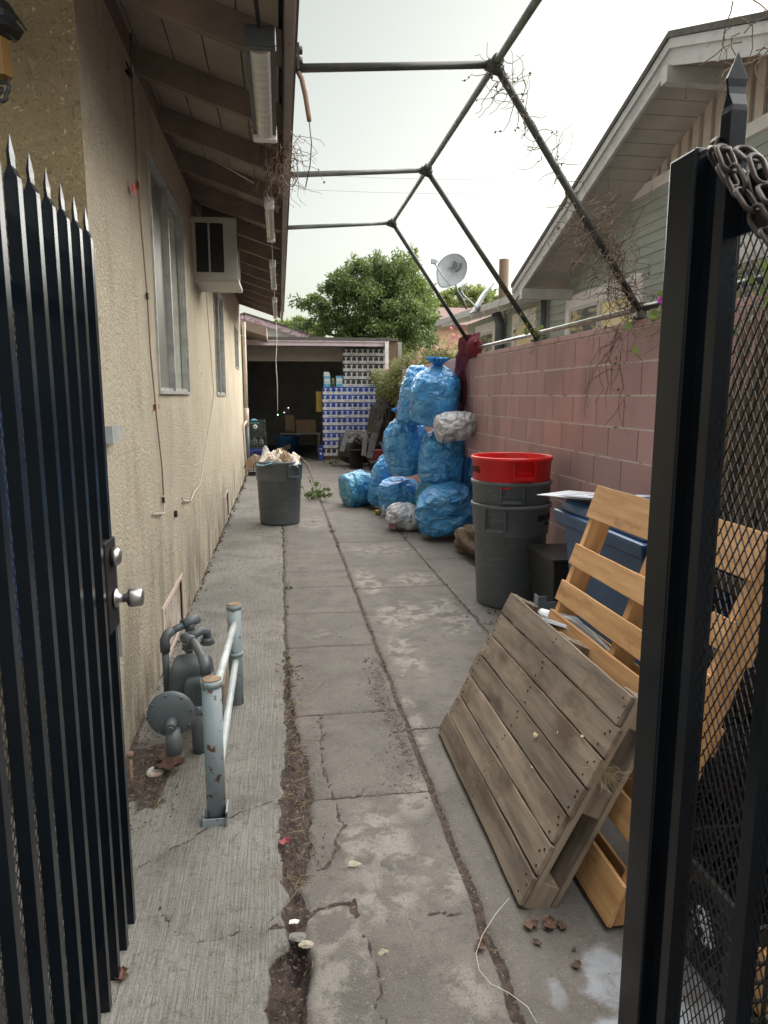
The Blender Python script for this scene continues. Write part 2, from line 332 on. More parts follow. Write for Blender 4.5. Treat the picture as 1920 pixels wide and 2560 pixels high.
# stucco with pits, streaks and base dirt
def stucco(name, c1, c2, streak, bumpd=.012, sc=48):
    m = bpy.data.materials.new(name); m.use_nodes = True; n, b = nd(m); b.inputs['Roughness'].default_value = .92; b.inputs['Specular IOR Level'].default_value = .25
    tc = n.nodes.new('ShaderNodeTexCoord')
    def noise(scale, st=(1, 1, 1), det=8, ds=0, r=.6):
        mp = n.nodes.new('ShaderNodeMapping'); mp.inputs['Scale'].default_value = st; L(n, tc.outputs['Object'], mp.inputs[0])
        t = n.nodes.new('ShaderNodeTexNoise'); t.inputs['Scale'].default_value = scale; t.inputs['Detail'].default_value = det; t.inputs['Roughness'].default_value = r; t.inputs['Distortion'].default_value = ds
        L(n, mp.outputs[0], t.inputs['Vector']); return t.outputs['Fac']
    def ramp(src, a, c):
        r = n.nodes.new('ShaderNodeMapRange'); r.interpolation_type = 'SMOOTHSTEP'; r.inputs[1].default_value = a; r.inputs[2].default_value = c; L(n, src, r.inputs[0]); return r.outputs[0]
    def mix(f, a, c):
        x = n.nodes.new('ShaderNodeMix'); x.data_type = 'RGBA'; L(n, f, x.inputs[0])
        for i, q in ((6, a), (7, c)):
            if isinstance(q, tuple): x.inputs[i].default_value = (*q, 1)
            else: L(n, q, x.inputs[i])
        return x.outputs[2]
    def mul(a, c):
        x = n.nodes.new('ShaderNodeMath'); x.operation = 'MULTIPLY'; L(n, a, x.inputs[0])
        if isinstance(c, float): x.inputs[1].default_value = c
        else: L(n, c, x.inputs[1])
        return x.outputs[0]
    col = mix(ramp(noise(1.3), .35, .65), c1, c2)
    col = mix(mul(ramp(noise(3.2, (1, 1.6, .42)), .50, .70), .42), col, streak)          # rain streaks
    col = mix(mul(ramp(noise(75, (1, 1, 1)), .57, .65), .6), col, tuple(x * .45 for x in c2))   # dark pits
    vo = n.nodes.new('ShaderNodeTexVoronoi'); vo.feature = 'DISTANCE_TO_EDGE'; vo.inputs['Scale'].default_value = 1.1
    wv = n.nodes.new('ShaderNodeTexNoise'); wv.inputs['Scale'].default_value = 5; L(n, tc.outputs['Object'], wv.inputs['Vector']); va_ = n.nodes.new('ShaderNodeVectorMath'); va_.operation = 'MULTIPLY_ADD'; va_.inputs[1].default_value = (.5, .5, .5)
    L(n, wv.outputs['Color'], va_.inputs[0]); L(n, tc.outputs['Object'], va_.inputs[2]); L(n, va_.outputs[0], vo.inputs['Vector'])
    col = mix(mul(ramp(vo.outputs['Distance'], .0035, .0015), ramp(noise(1.1), .46, .56)), col, tuple(x * .35 for x in c2))   # hairline cracks
    sx = n.nodes.new('ShaderNodeSeparateXYZ'); L(n, tc.outputs['Object'], sx.inputs[0])
    z = n.nodes.new('ShaderNodeMapRange'); z.inputs[1].default_value = .9; z.inputs[2].default_value = 0; L(n, sx.outputs['Z'], z.inputs[0])
    col = mix(mul(mul(z.outputs[0], ramp(noise(4, (1, 1, .35)), .40, .62)), .75), col, (.20, .17, .14))   # splash dirt near the ground
    L(n, col, b.inputs['Base Color'])
    b1 = n.nodes.new('ShaderNodeBump'); b1.inputs['Strength'].default_value = .95; b1.inputs['Distance'].default_value = bumpd
    h = ramp(noise(sc, (1, 1, 1), 6, .0, .7), .34, .68); L(n, h, b1.inputs['Height'])
    b2 = n.nodes.new('ShaderNodeBump'); b2.inputs['Strength'].default_value = .6; b2.inputs['Distance'].default_value = .03
    L(n, noise(6), b2.inputs['Height']); L(n, b1.outputs[0], b2.inputs['Normal']); L(n, b2.outputs[0], b.inputs['Normal'])
    return m
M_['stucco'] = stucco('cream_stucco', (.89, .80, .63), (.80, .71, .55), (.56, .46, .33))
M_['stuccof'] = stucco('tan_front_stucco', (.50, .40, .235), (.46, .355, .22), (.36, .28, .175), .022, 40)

# concrete ground driven by masks painted on the mesh: R soil, G scaled patches, B spilled white paint ; zone R: broomed left slab, G: right slab
def concrete():
    m = bpy.data.materials.new('driveway_concrete'); m.use_nodes = True; n, b = nd(m); b.inputs['Specular IOR Level'].default_value = .35
    tc = n.nodes.new('ShaderNodeTexCoord'); co = tc.outputs['Object']
    def att(k):
        a = n.nodes.new('ShaderNodeAttribute'); a.attribute_name = k; s = n.nodes.new('ShaderNodeSeparateColor'); L(n, a.outputs['Color'], s.inputs[0]); return s.outputs
    A = att('mask'); Z = att('zone')
    def noise(scale, st=(1, 1, 1), det=8, ds=0, r=.6):
        mp = n.nodes.new('ShaderNodeMapping'); mp.inputs['Scale'].default_value = st; L(n, co, mp.inputs[0])
        t = n.nodes.new('ShaderNodeTexNoise'); t.inputs['Scale'].default_value = scale; t.inputs['Detail'].default_value = det; t.inputs['Roughness'].default_value = r; t.inputs['Distortion'].default_value = ds
        L(n, mp.outputs[0], t.inputs['Vector']); return t.outputs['Fac']
    def ramp(src, a, c):
        r = n.nodes.new('ShaderNodeMapRange'); r.interpolation_type = 'SMOOTHSTEP'; r.inputs[1].default_value = a; r.inputs[2].default_value = c; L(n, src, r.inputs[0]); return r.outputs[0]
    def mix(f, a, c):
        x = n.nodes.new('ShaderNodeMix'); x.data_type = 'RGBA'
        if isinstance(f, float): x.inputs[0].default_value = f
        else: L(n, f, x.inputs[0])
        for i, q in ((6, a), (7, c)):
            if isinstance(q, tuple): x.inputs[i].default_value = (*q, 1)
            else: L(n, q, x.inputs[i])
        return x.outputs[2]
    def op(a, c, o='MULTIPLY'):
        x = n.nodes.new('ShaderNodeMath'); x.operation = o
        for i, q in ((0, a), (1, c)):
            if isinstance(q, (int, float)): x.inputs[i].default_value = q
            else: L(n, q, x.inputs[i])
        return x.outputs[0]
    cen = mix(ramp(noise(1.7), .35, .65), (.170, .154, .139), (.128, .116, .105))
    cen = mix(op(ramp(noise(5), .45, .70), .7), cen, (.095, .083, .075))
    lef = mix(ramp(noise(1.2), .35, .65), (.25, .239, .218), (.185, .177, .161))
    lef = mix(op(ramp(noise(3.5), .52, .72), .6), lef, (.12, .112, .10))
    br = noise(75, (1.6, .07, 1), 4, .5, .6)
    lef = mix(op(ramp(br, .46, .66), .42), lef, (.115, .108, .098))
    lef = mix(op(ramp(noise(60, (1.6, .05, 1), 3, .0, .5), .60, .68), .0), lef, (.4, .37, .33))
    rig = mix(ramp(noise(1.5), .35, .65), (.16, .15, .139), (.122, .115, .107))
    col = mix(Z[0], cen, lef); col = mix(Z[1], col, rig)
    scal = op(A[1], ramp(noise(9, ds=.4), .42, .56))
    col = mix(op(scal, .9), col, (.29, .27, .243))
    col = mix(op(ramp(noise(2.6, ds=.5), .54, .66), .45), col, (.088, .079, .072))
    col = mix(op(ramp(noise(12, ds=.8), .60, .68), .45), col, (.075, .066, .06))
    col = mix(op(ramp(noise(28), .54, .64), .4), col, (.09, .08, .072))
    col = mix(op(ramp(noise(150), .56, .64), .6), col, (.07, .06, .055))
    col = mix(op(ramp(noise(110, (1, 1, 1)), .60, .66), .5), col, (.34, .32, .29))
    pt = op(ramp(op(A[2], noise(13, ds=.9)), .18, .5), .6); col = mix(pt, col, (.40, .44, .50))
    soil = mix(ramp(noise(30), .4, .6), (.115, .083, .070), (.062, .046, .039))
    soil = mix(op(ramp(noise(55), .58, .64), .8), soil, (.27, .22, .17))
    sm = ramp(op(A[0], op(op(noise(40), -.5, 'ADD'), .7), 'ADD'), .35, .55)
    col = mix(sm, col, soil)
    L(n, col, b.inputs['Base Color'])
    rg = n.nodes.new('ShaderNodeMapRange'); rg.inputs[3].default_value = .62; rg.inputs[4].default_value = .85; L(n, noise(4), rg.inputs[0])
    rr = n.nodes.new('ShaderNodeMix'); L(n, op(Z[1], 1.0), rr.inputs[0]); L(n, rg.outputs[0], rr.inputs[2]); rr.inputs[3].default_value = .5; L(n, rr.outputs[0], b.inputs['Roughness'])
    b1 = n.nodes.new('ShaderNodeBump'); b1.inputs['Strength'].default_value = .8; b1.inputs['Distance'].default_value = .006
    hh = op(op(op(ramp(br, .35, .65), -.6), Z[0]), op(noise(140, det=4), op(scal, -.8), 'ADD'), 'ADD'); L(n, hh, b1.inputs['Height'])
    b2 = n.nodes.new('ShaderNodeBump'); b2.inputs['Strength'].default_value = .8; b2.inputs['Distance'].default_value = .014
    L(n, op(sm, noise(70)), b2.inputs['Height']); L(n, b1.outputs[0], b2.inputs['Normal']); L(n, b2.outputs[0], b.inputs['Normal'])
    return m
M_['concrete'] = concrete()

def blocks():
    m = bpy.data.materials.new('red_concrete_block'); m.use_nodes = True; n, b = nd(m); b.inputs['Roughness'].default_value = .9; b.inputs['Specular IOR Level'].default_value = .25
    tc = n.nodes.new('ShaderNodeTexCoord'); sx = n.nodes.new('ShaderNodeSeparateXYZ'); cx = n.nodes.new('ShaderNodeCombineXYZ'); L(n, tc.outputs['Object'], sx.inputs[0])
    L(n, sx.outputs['Y'], cx.inputs[0]); L(n, sx.outputs['Z'], cx.inputs[1])
    mp = n.nodes.new('ShaderNodeMapping'); mp.inputs['Location'].default_value = (.13, .0239, 0); L(n, cx.outputs[0], mp.inputs[0])
    bt = n.nodes.new('ShaderNodeTexBrick'); bt.offset = .5; bt.squash = 1
    for k, v in (('Scale', 1), ('Mortar Size', .005), ('Mortar Smooth', .3), ('Bias', 0), ('Brick Width', .4), ('Row Height', .203)): bt.inputs[k].default_value = v
    bt.inputs['Color1'].default_value = (.50, .305, .295, 1); bt.inputs['Color2'].default_value = (.42, .262, .256, 1); bt.inputs['Mortar'].default_value = (.14, .085, .085, 1)
    L(n, mp.outputs[0], bt.inputs['Vector'])
    def noise(scale, st=(1, 1, 1), det=8):
        q = n.nodes.new('ShaderNodeMapping'); q.inputs['Scale'].default_value = st; L(n, tc.outputs['Object'], q.inputs[0])
        t = n.nodes.new('ShaderNodeTexNoise'); t.inputs['Scale'].default_value = scale; t.inputs['Detail'].default_value = det; L(n, q.outputs[0], t.inputs['Vector']); return t.outputs['Fac']
    def ramp(src, a, c, s=1):
        r = n.nodes.new('ShaderNodeMapRange'); r.inputs[1].default_value = a; r.inputs[2].default_value = c; r.inputs[4].default_value = s; L(n, src, r.inputs[0]); return r.outputs[0]
    def mix(f, a, c):
        x = n.nodes.new('ShaderNodeMix'); x.data_type = 'RGBA'; L(n, f, x.inputs[0]); L(n, a, x.inputs[6]); x.inputs[7].default_value = (*c, 1); return x.outputs[2]
    col = mix(ramp(noise(2.6, (1, 1, .5)), .50, .68, .75), bt.outputs['Color'], (.31, .215, .21))
    col = mix(ramp(noise(220), .58, .66, .55), col, (.09, .055, .05))
    col = mix(ramp(noise(1.1), .5, .8, .4), col, (.42, .32, .305))
    zz = n.nodes.new('ShaderNodeMath'); zz.operation = 'ADD'; zz.inputs[1].default_value = .0239; L(n, sx.outputs['Z'], zz.inputs[0])
    pp = n.nodes.new('ShaderNodeMath'); pp.operation = 'PINGPONG'; pp.inputs[1].default_value = .1015; L(n, zz.outputs[0], pp.inputs[0])
    hm = ramp(pp.outputs[0], .0075, .0045); fm = n.nodes.new('ShaderNodeMath'); fm.operation = 'MULTIPLY'; L(n, hm, fm.inputs[0]); L(n, ramp(noise(7), .30, .46), fm.inputs[1])
    col = mix(fm.outputs[0], col, (.62, .53, .50))
    L(n, col, b.inputs['Base Color'])
    b1 = n.nodes.new('ShaderNodeBump'); b1.invert = True; b1.inputs['Strength'].default_value = 1; b1.inputs['Distance'].default_value = .012; L(n, bt.outputs['Fac'], b1.inputs['Height'])
    b2 = n.nodes.new('ShaderNodeBump'); b2.inputs['Strength'].default_value = .5; b2.inputs['Distance'].default_value = .004; L(n, noise(200), b2.inputs['Height']); L(n, b1.outputs[0], b2.inputs['Normal'])
    L(n, b2.outputs[0], b.inputs['Normal']); return m
M_['block'] = blocks()

def bagmat(name, c1, c2, c3, rough=.28):
    m = bpy.data.materials.new(name); m.use_nodes = True; n, b = nd(m)
    b.inputs['Roughness'].default_value = rough; b.inputs['Specular IOR Level'].default_value = .6
    tc = n.nodes.new('ShaderNodeTexCoord'); oi = n.nodes.new('ShaderNodeObjectInfo'); ad = n.nodes.new('ShaderNodeVectorMath'); mr = n.nodes.new('ShaderNodeMath'); mr.operation = 'MULTIPLY'; mr.inputs[1].default_value = 30
    L(n, oi.outputs['Random'], mr.inputs[0]); L(n, tc.outputs['Object'], ad.inputs[0]); L(n, mr.outputs[0], ad.inputs[1])
    def noise(scale, st=(1, 1, 1), det=5, ds=0):
        q = n.nodes.new('ShaderNodeMapping'); q.inputs['Scale'].default_value = st; L(n, ad.outputs[0], q.inputs[0])
        t = n.nodes.new('ShaderNodeTexNoise'); t.inputs['Scale'].default_value = scale; t.inputs['Detail'].default_value = det; t.inputs['Distortion'].default_value = ds; L(n, q.outputs[0], t.inputs['Vector']); return t.outputs['Fac']
    def ramp(src, a, c, s=1):
        r = n.nodes.new('ShaderNodeMapRange'); r.interpolation_type = 'SMOOTHSTEP'; r.inputs[1].default_value = a; r.inputs[2].default_value = c; r.inputs[4].default_value = s; L(n, src, r.inputs[0]); return r.outputs[0]
    def mix(f, a, c):
        x = n.nodes.new('ShaderNodeMix'); x.data_type = 'RGBA'; L(n, f, x.inputs[0])
        for i, q in ((6, a), (7, c)):
            if isinstance(q, tuple): x.inputs[i].default_value = (*q, 1)
            else: L(n, q, x.inputs[i])
        return x.outputs[2]
    vo = n.nodes.new('ShaderNodeTexVoronoi'); vo.feature = 'F1'; vo.inputs['Scale'].default_value = 11; L(n, ad.outputs[0], vo.inputs['Vector'])
    col = mix(ramp(noise(5, ds=.6), .38, .62), c1, c2)
    col = mix(ramp(noise(7, (1, 1, 2.2), ds=1.2), .52, .62, .45), col, c3)
    v2 = n.nodes.new('ShaderNodeTexVoronoi'); v2.feature = 'SMOOTH_F1'; v2.inputs['Scale'].default_value = 8.5; v2.inputs['Smoothness'].default_value = .6; L(n, ad.outputs[0], v2.inputs['Vector'])
    sp_ = n.nodes.new('ShaderNodeSeparateColor'); L(n, v2.outputs['Color'], sp_.inputs[0]); col = mix(ramp(sp_.outputs[0], .45, .8, .38), col, tuple(x * .5 for x in c1)); col = mix(ramp(sp_.outputs[1], .6, .85, .30), col, c3)   # cans and bottles showing through the film
    hv = n.nodes.new('ShaderNodeHueSaturation'); rv_ = n.nodes.new('ShaderNodeMapRange'); rv_.inputs[3].default_value = .82; rv_.inputs[4].default_value = 1.2; L(n, oi.outputs['Random'], rv_.inputs[0]); L(n, rv_.outputs[0], hv.inputs['Value']); L(n, col, hv.inputs['Color']); col = hv.outputs[0]
    L(n, col, b.inputs['Base Color'])
    # crinkles: ridged noise
    def ridge(sc, st, ds):
        a = n.nodes.new('ShaderNodeMath'); a.operation = 'SUBTRACT'; a.inputs[1].default_value = .5; L(n, noise(sc, st, 3, ds), a.inputs[0])
        c = n.nodes.new('ShaderNodeMath'); c.operation = 'ABSOLUTE'; L(n, a.outputs[0], c.inputs[0]); return c.outputs[0]
    b1 = n.nodes.new('ShaderNodeBump'); b1.invert = True; b1.inputs['Strength'].default_value = 1; b1.inputs['Distance'].default_value = .11; L(n, ridge(4, (1, 1, 1.8), .7), b1.inputs['Height'])
    b2 = n.nodes.new('ShaderNodeBump'); b2.invert = True; b2.inputs['Strength'].default_value = .7; b2.inputs['Distance'].default_value = .03; L(n, ridge(11, (1, 1, .38), 1.4), b2.inputs['Height']); L(n, b1.outputs[0], b2.inputs['Normal'])
    b3 = n.nodes.new('ShaderNodeBump'); b3.invert = True; b3.inputs['Strength'].default_value = .25; b3.inputs['Distance'].default_value = .03; L(n, vo.outputs['Distance'], b3.inputs['Height']); L(n, b2.outputs[0], b3.inputs['Normal'])
    L(n, b3.outputs[0], b.inputs['Normal']); return m
M_['bagblue'] = bagmat('blue_bag_film', (.045, .28, .66), (.065, .34, .74), (.16, .50, .82), .22)
M_['bagcyan'] = bagmat('translucent_blue_bag_film', (.04, .25, .48), (.06, .33, .56), (.18, .44, .52), .22)
M_['bagwhite'] = bagmat('white_bag_film', (.60, .61, .66), (.52, .53, .58), (.70, .71, .74))
M_['bagnavy'] = bagmat('dark_blue_bag_film', (.012, .07, .24), (.02, .10, .30), (.03, .12, .32))

def hull(s, flat, seed, m, name, n=26):
    r = random.Random(seed); bm = bmesh.new()
    for i in range(n):
        v = Vector([r.gauss(0, 1) for _ in range(3)]).normalized() * s * r.uniform(.7, 1.15); v.y *= .72; v.z = abs(v.z * flat) ; bm.verts.new(v)
    bmesh.ops.convex_hull(bm, input=bm.verts); bmesh.ops.subdivide_edges(bm, edges=bm.edges, cuts=1, use_grid_fill=True)
    for v in bm.verts: v.co += Vector([r.gauss(0, s * .035) for _ in range(3)])
    me = bpy.data.meshes.new(name); bm.to_mesh(me); bm.free(); me.materials.append(m); return bpy.data.objects.new(name, me)
M_['foam'] = mat('foam', (.55, .44, .27), .8, col2=(.4, .3, .17), vs=60)
# ============================================================ SETTING
# --- ground beyond
b = MB(); b.add([(-400, -200, -.2), (400, -200, -.2), (400, 700, -.2), (-400, 700, -.2)], [(0, 1, 2, 3)])
o = b.obj('ground', mat('ground_dirt', (.17, .15, .13), .95, col2=(.12, .11, .09), vs=.6)); tag(o, kind='structure')
# --- driveway slab with real joints, cracks, holes
xs = np.concatenate([np.arange(-.80, 2.165, .0125), np.arange(2.2, 2.8, .1)]); ys = [.15]
while ys[-1] < 24: ys.append(ys[-1] + max(.0125, .0125 * (ys[-1] / 4.2) ** 1.5))
ys = np.array(ys); X, Y = np.meshgrid(xs, ys); Zr = np.zeros_like(X)
P2 = lambda s, k=0: np.stack([X * s, Y * s, np.full_like(X, k)], -1)
sm = lambda d, a, b: np.clip((b - d) / (b - a), 0, 1) ** 2 * (3 - 2 * np.clip((b - d) / (b - a), 0, 1))
Z = fbm(P2(1.3), 3, 3) * .006 + fbm(P2(30), 3, 9) * .0012
soil = np.zeros_like(X); scal = np.zeros_like(X); paint = np.zeros_like(X)
wob = fbm(P2(7), 4, 5) * .02; wob2 = fbm(P2(14), 4, 15) * .03
def trough(cx, wid, depth, s=1.0, edge=.012):
    global Z, soil
    d = np.abs(X - cx - wob * .6) - wid
    k = sm(d, -edge * .3, edge); Z = Z - k * depth; soil = np.maximum(soil, k * s)
f = lambda pts: np.interp(Y, [p[0] for p in pts], [p[1] for p in pts])
trough(.582, f([(0, .013), (1.9, .011), (3.3, .007), (5, .007), (9, .008), (20, .008)]), .016)
trough(.0 + 0 * X, f([(0, .008), (1.5, .008), (2.0, .007), (5, .006), (9, .005), (20, .004)]), .012, .9)
trough(1.375 + 0 * X, f([(0, .006), (4, .007), (9, .007), (20, .006)]), .010, .9)
# broken, soil-filled strip right of the left slab
lo = f([(2.05, 0), (2.2, -.03), (2.45, -.045), (2.75, -.030), (3.1, -.003), (3.6, -.01), (4.3, -.01), (4.5, 0)]); hi = f([(2.05, 0), (2.2, .05), (2.5, .085), (2.9, .08), (3.3, .035), (3.7, .022), (4.1, .012), (4.5, 0)])
mid = (lo + hi) / 2; hw = (hi - lo) / 2; d = np.abs(X - mid - wob2) - hw; k = sm(d, -.012, .012) * (hw > .004); Z -= k * .014; soil = np.maximum(soil, k)
Z += k * fbm(P2(60), 3, 21) * .008
# soil drifted along the middle joint
d = np.abs(X - f([(2.6, .55), (3.1, .53), (3.6, .50), (4.2, .55)]) - wob2) - f([(2.55, 0), (2.9, .03), (3.3, .06), (3.8, .045), (4.3, 0)]); soil = np.maximum(soil, sm(d, -.03, .05) * .42 * ((Y > 2.5) & (Y < 4.35)))
# hole at the near end
d = np.sqrt(((X + .015 - .1 * (Y - 1.75)) / .062) ** 2 + ((Y - 1.76) / .155) ** 2) + fbm(P2(18), 3, 33) * .35; k = sm(d, .75, 1.02); Z -= k * (.05 + .02 * fbm(P2(50), 3, 8)); soil = np.maximum(soil, k)
d = np.abs(X - .01 - wob * .8) - f([(1.5, .02), (1.62, .02), (1.9, .018), (2.02, .035), (2.1, .014)]); k = sm(d, -.004, .012) * (Y < 2.1); Z -= k * .016; soil = np.maximum(soil, k)
# dirt around the gas meter and house foot
d = np.sqrt(((X + .62) / .20) ** 2 + ((Y - 2.95) / .42) ** 2) + fbm(P2(6), 3, 44) * .4; soil = np.maximum(soil, sm(d, .5, 1.0) * .75)
d = (X + .74) + fbm(P2(5), 3, 46) * .05; soil = np.maximum(soil, sm(d, .0, .06) * .8)
d = np.where(Y < 12.5, 2.15 - X, 2.6 - X) + fbm(P2(4), 3, 47) * .12; soil = np.maximum(soil, sm(d, .0, .16) * .6)
# control joints
for jy, x0, x1, wd in [(2.64, .06, .58, .004), (3.40, .04, .58, .004), (4.40, 0, .58, .004), (5.12, 0, .58, .004), (5.85, 0, .58, .004), (6.4, 0, .58, .004), (7.1, 0, .58, .004), (7.9, 0, .58, .004), (9.0, 0, .58, .005), (3.18, .58, 1.37, .006), (5.75, .58, 1.37, .005), (7.68, .58, 1.37, .005), (9.9, .58, 2.1, .006), (12.2, .58, 2.1, .006), (6.75, 1.37, 2.1, .005), (4.7, 1.37, 2.1, .005)]:
    d = np.abs(Y - jy - wob * .25) - wd * np.maximum(1, Y / 5); k = sm(d, -.003, .006 * 1 + .002 * Y) * (X > x0) * (X < x1); Z -= k * .007; soil = np.maximum(soil, k * .75)
def crack(pts, wd=.003, s=.75, dep=.005, jag=.012):
    """polyline crack"""
    global Z, soil
    dm = np.full_like(X, 9.)
    wx = X + fbm(P2(22), 3, 61) * jag * 2; wy = Y + fbm(P2(22), 3, 62) * jag * 2
    for (ax, ay), (bx, by) in zip(pts[:-1], pts[1:]):
        vx, vy = bx - ax, by - ay; t = np.clip(((wx - ax) * vx + (wy - ay) * vy) / (vx * vx + vy * vy), 0, 1); dm = np.minimum(dm, np.hypot(wx - ax - t * vx, wy - ay - t * vy))
    k = sm(dm - wd, -.002, .008); Z -= k * dep; soil = np.maximum(soil, k * s)
crack([(-.02, 2.03), (-.13, 1.97), (-.28, 1.93), (-.36, 2.0), (-.42, 2.10)], .002, .55)
crack([(-.55, 2.30), (-.40, 2.40), (-.29, 2.52)], .002, .6); crack([(-.24, 2.55), (-.05, 2.66)], .003, .6)
crack([(.0, 1.98), (.10, 2.03), (.19, 2.04), (.2, 1.99)], .007, 1, .012); crack([(-.07, 1.96), (.02, 1.98)], .006, .9, .01); crack([(.42, 1.945), (.58, 1.95)], .004, .8)
crack([(.16, 3.42), (.155, 3.1), (.15, 2.95), (.17, 2.66), (.2, 2.45), (.15, 2.30), (.1, 2.2)], .003, .7)
crack([(.58, 2.55), (.5, 2.66), (.40, 2.72), (.31, 2.68), (.25, 2.62)], .002, .55); crack([(.40, 2.72), (.42, 2.86), (.36, 3.0)], .002, .5)
crack([(.57, 3.5), (.47, 3.56), (.38, 3.62)], .002, .5); crack([(.05, 3.6), (.14, 3.66), (.2, 3.8)], .002, .5); crack([(.2, 1.93), (.24, 1.75), (.22, 1.6), (.27, 1.5), (.31, 1.38)], .003, .6)
# lighter scaled patches
for (cx, cy, rx, ry, s) in [(.30, 2.30, .16, .26, 1), (.32, 2.06, .16, .14, .9), (.5, 2.1, .10, .14, .9), (.12, 1.75, .1, .35, .8), (.5, 2.6, .10, .18, .8), (.45, 1.6, .12, .2, .8), (.10, 1.98, .1, .08, 1), (.72, 5.9, .12, .5, 1), (.85, 5.0, .22, .45, 1), (.75, 4.2, .12, .4, 1), (1.15, 6.0, .25, .3, .9), (1.2, 4.9, .16, .5, 1), (.62, 3.3, .06, .5, .7), (.3, 9, .4, .6, .6), (1.0, 7.2, .4, .4, .6), (-.3, 3.0, .2, .3, .5), (.25, 4.6, .2, .2, .4), (.95, 3.2, .3, .05, .8)]:
    d = np.sqrt(((X - cx) / rx) ** 2 + ((Y - cy) / ry) ** 2) + fbm(P2(5, cx), 4, 71) * .5; scal = np.maximum(scal, sm(d, .5, 1.1) * s)
for (cx, cy, rx, ry, s) in [(.92, 1.60, .18, .16, .9), (.85, 1.42, .16, .16, 1), (.70, 1.62, .05, .10, .6), (1.1, 1.45, .2, .2, .7), (.72, 1.2, .2, .12, .7), (1.33, 4.75, .10, .32, .55), (1.18, 5.25, .10, .22, .5), (1.5, 3.9, .12, .1, .5)]:
    d = np.sqrt(((X - cx) / rx) ** 2 + ((Y - cy) / ry) ** 2) + fbm(P2(8, cx), 4, 75) * .8; paint = np.maximum(paint, sm(d, .3, 1.1) * s)
Z -= sm(np.abs(X + 0) , 0, .002) * 0
Z[:, 0] = -.05
one = np.ones_like(X); zl = (X < wob * .5).astype(float); zr = (X > .90).astype(float) * sm(Y, 2.2, 3.4) + (X > 1.375) * .5; zr = np.clip(zr, 0, 1)
o = bpy.data.objects.new('driveway', grid_mesh('driveway', np.stack([X, Y, Z], -1), M_['concrete'], attrs={'mask': np.stack([soil, scal, paint, one], -1), 'zone': np.stack([zl, zr, zl, one], -1)}))
place(o, None); tag(o, kind='structure')
# --- threshold / pavement in front of the camera (under and behind it)
b = MB(); b.bb((-3, -4, -.19), (3.5, .149, -.012)); o = b.obj('pavement', M_['concwall']); tag(o, kind='structure')

# --- stucco house
WX = -.72; WY0 = 3.03; WY1 = 14.2
house = empty('stucco_house', (WX, WY0, 0), 'cream stucco house with overhanging rafters along the left of the driveway', 'house')
wins = [(4.47, 5.92, 1.61, 2.985), (8.45, 9.78, 1.60, 2.86), (12.2, 13.15, 2.05, 2.75)]
def wall_with_holes(y0, y1, z0, z1, holes, x, dep=.06, t=.2):
    b = MB(); ysn = sorted({y0, y1, *[h[0] for h in holes], *[h[1] for h in holes]}); zsn = sorted({z0, z1, *[h[2] for h in holes], *[h[3] for h in holes]})
    for i in range(len(ysn) - 1):
        for j in range(len(zsn) - 1):
            ya, yb, za, zb = ysn[i], ysn[i + 1], zsn[j], zsn[j + 1]
            if any(ya >= h[0] - 1e-6 and yb <= h[1] + 1e-6 and za >= h[2] - 1e-6 and zb <= h[3] + 1e-6 for h in holes): continue
            b.add([(x, ya, za), (x, yb, za), (x, yb, zb), (x, ya, zb)], [(0, 1, 2, 3)])
    for h in holes:
        a = [(x, h[0], h[2]), (x, h[1], h[2]), (x, h[1], h[3]), (x, h[0], h[3])]; c = [(x - dep, p[1], p[2]) for p in a]
        b.add(a + c, [(0, 4, 5, 1), (1, 5, 6, 2), (2, 6, 7, 3), (3, 7, 4, 0)])
    b.add([(x, y1, z0), (x - 4, y1, z0), (x - 4, y1, z1), (x, y1, z1)], [(0, 1, 2, 3)])
    return b
vh = [(4.22, 5.02, .03, .33), (8.9, 9.6, .02, .34)]
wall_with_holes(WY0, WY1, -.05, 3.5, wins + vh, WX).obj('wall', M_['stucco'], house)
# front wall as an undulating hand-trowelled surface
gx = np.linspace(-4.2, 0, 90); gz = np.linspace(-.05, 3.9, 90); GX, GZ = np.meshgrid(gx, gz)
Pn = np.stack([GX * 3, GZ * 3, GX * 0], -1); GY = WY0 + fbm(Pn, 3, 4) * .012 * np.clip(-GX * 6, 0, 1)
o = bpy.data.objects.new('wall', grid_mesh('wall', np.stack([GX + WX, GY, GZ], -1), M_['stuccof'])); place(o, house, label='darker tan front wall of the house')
# foundation foot
# roof: boards, rafters, fascia
SL = .33; ZE = 3.03; XE = .05
zb = lambda x: ZE + SL * (XE - x)
def roofpoly(x0, x1, off, th): return [(x0, zb(x0) + off), (x1, zb(x1) + off), (x1, zb(x1) + off + th), (x0, zb(x0) + off + th)]
Mx = lambda y: Matrix(((1, 0, 0, 0), (0, 0, 1, y), (0, 1, 0, 0), (0, 0, 0, 1)))  # xy poly -> xz, extruded along +y
k = 0; x = .03; b = MB()
while x > -1.6:
    b.prism(roofpoly(x - .176, x, .14, .019), 12.0, Mx(2.2)); x -= .182
b.obj('eave_boards', M_['soffit'], house)
b = MB(); b.prism(roofpoly(-4.5, .115, .1705, .04), 12.05, Mx(2.17)); b.obj('roof', M_['shingle'], house)
for i in range(15):
    y = 2.61 + .805 * i
    b = MB(); b.prism([(x, z) for x, z in roofpoly(-1.2, .045, 0, .139)], .045, Mx(y)); b.obj('rafter', M_['rafter'], house, bevel=.003)
b = MB(); b.bb((.052, 2.16, 2.985), (.085, 14.22, 3.185)); b.obj('fascia', M_['fascia'], house)
b = MB(); b.bb((.0855, 2.16, 3.12), (.10, 14.22, 3.20)); b.obj('drip_edge', M_['fascia'], house)
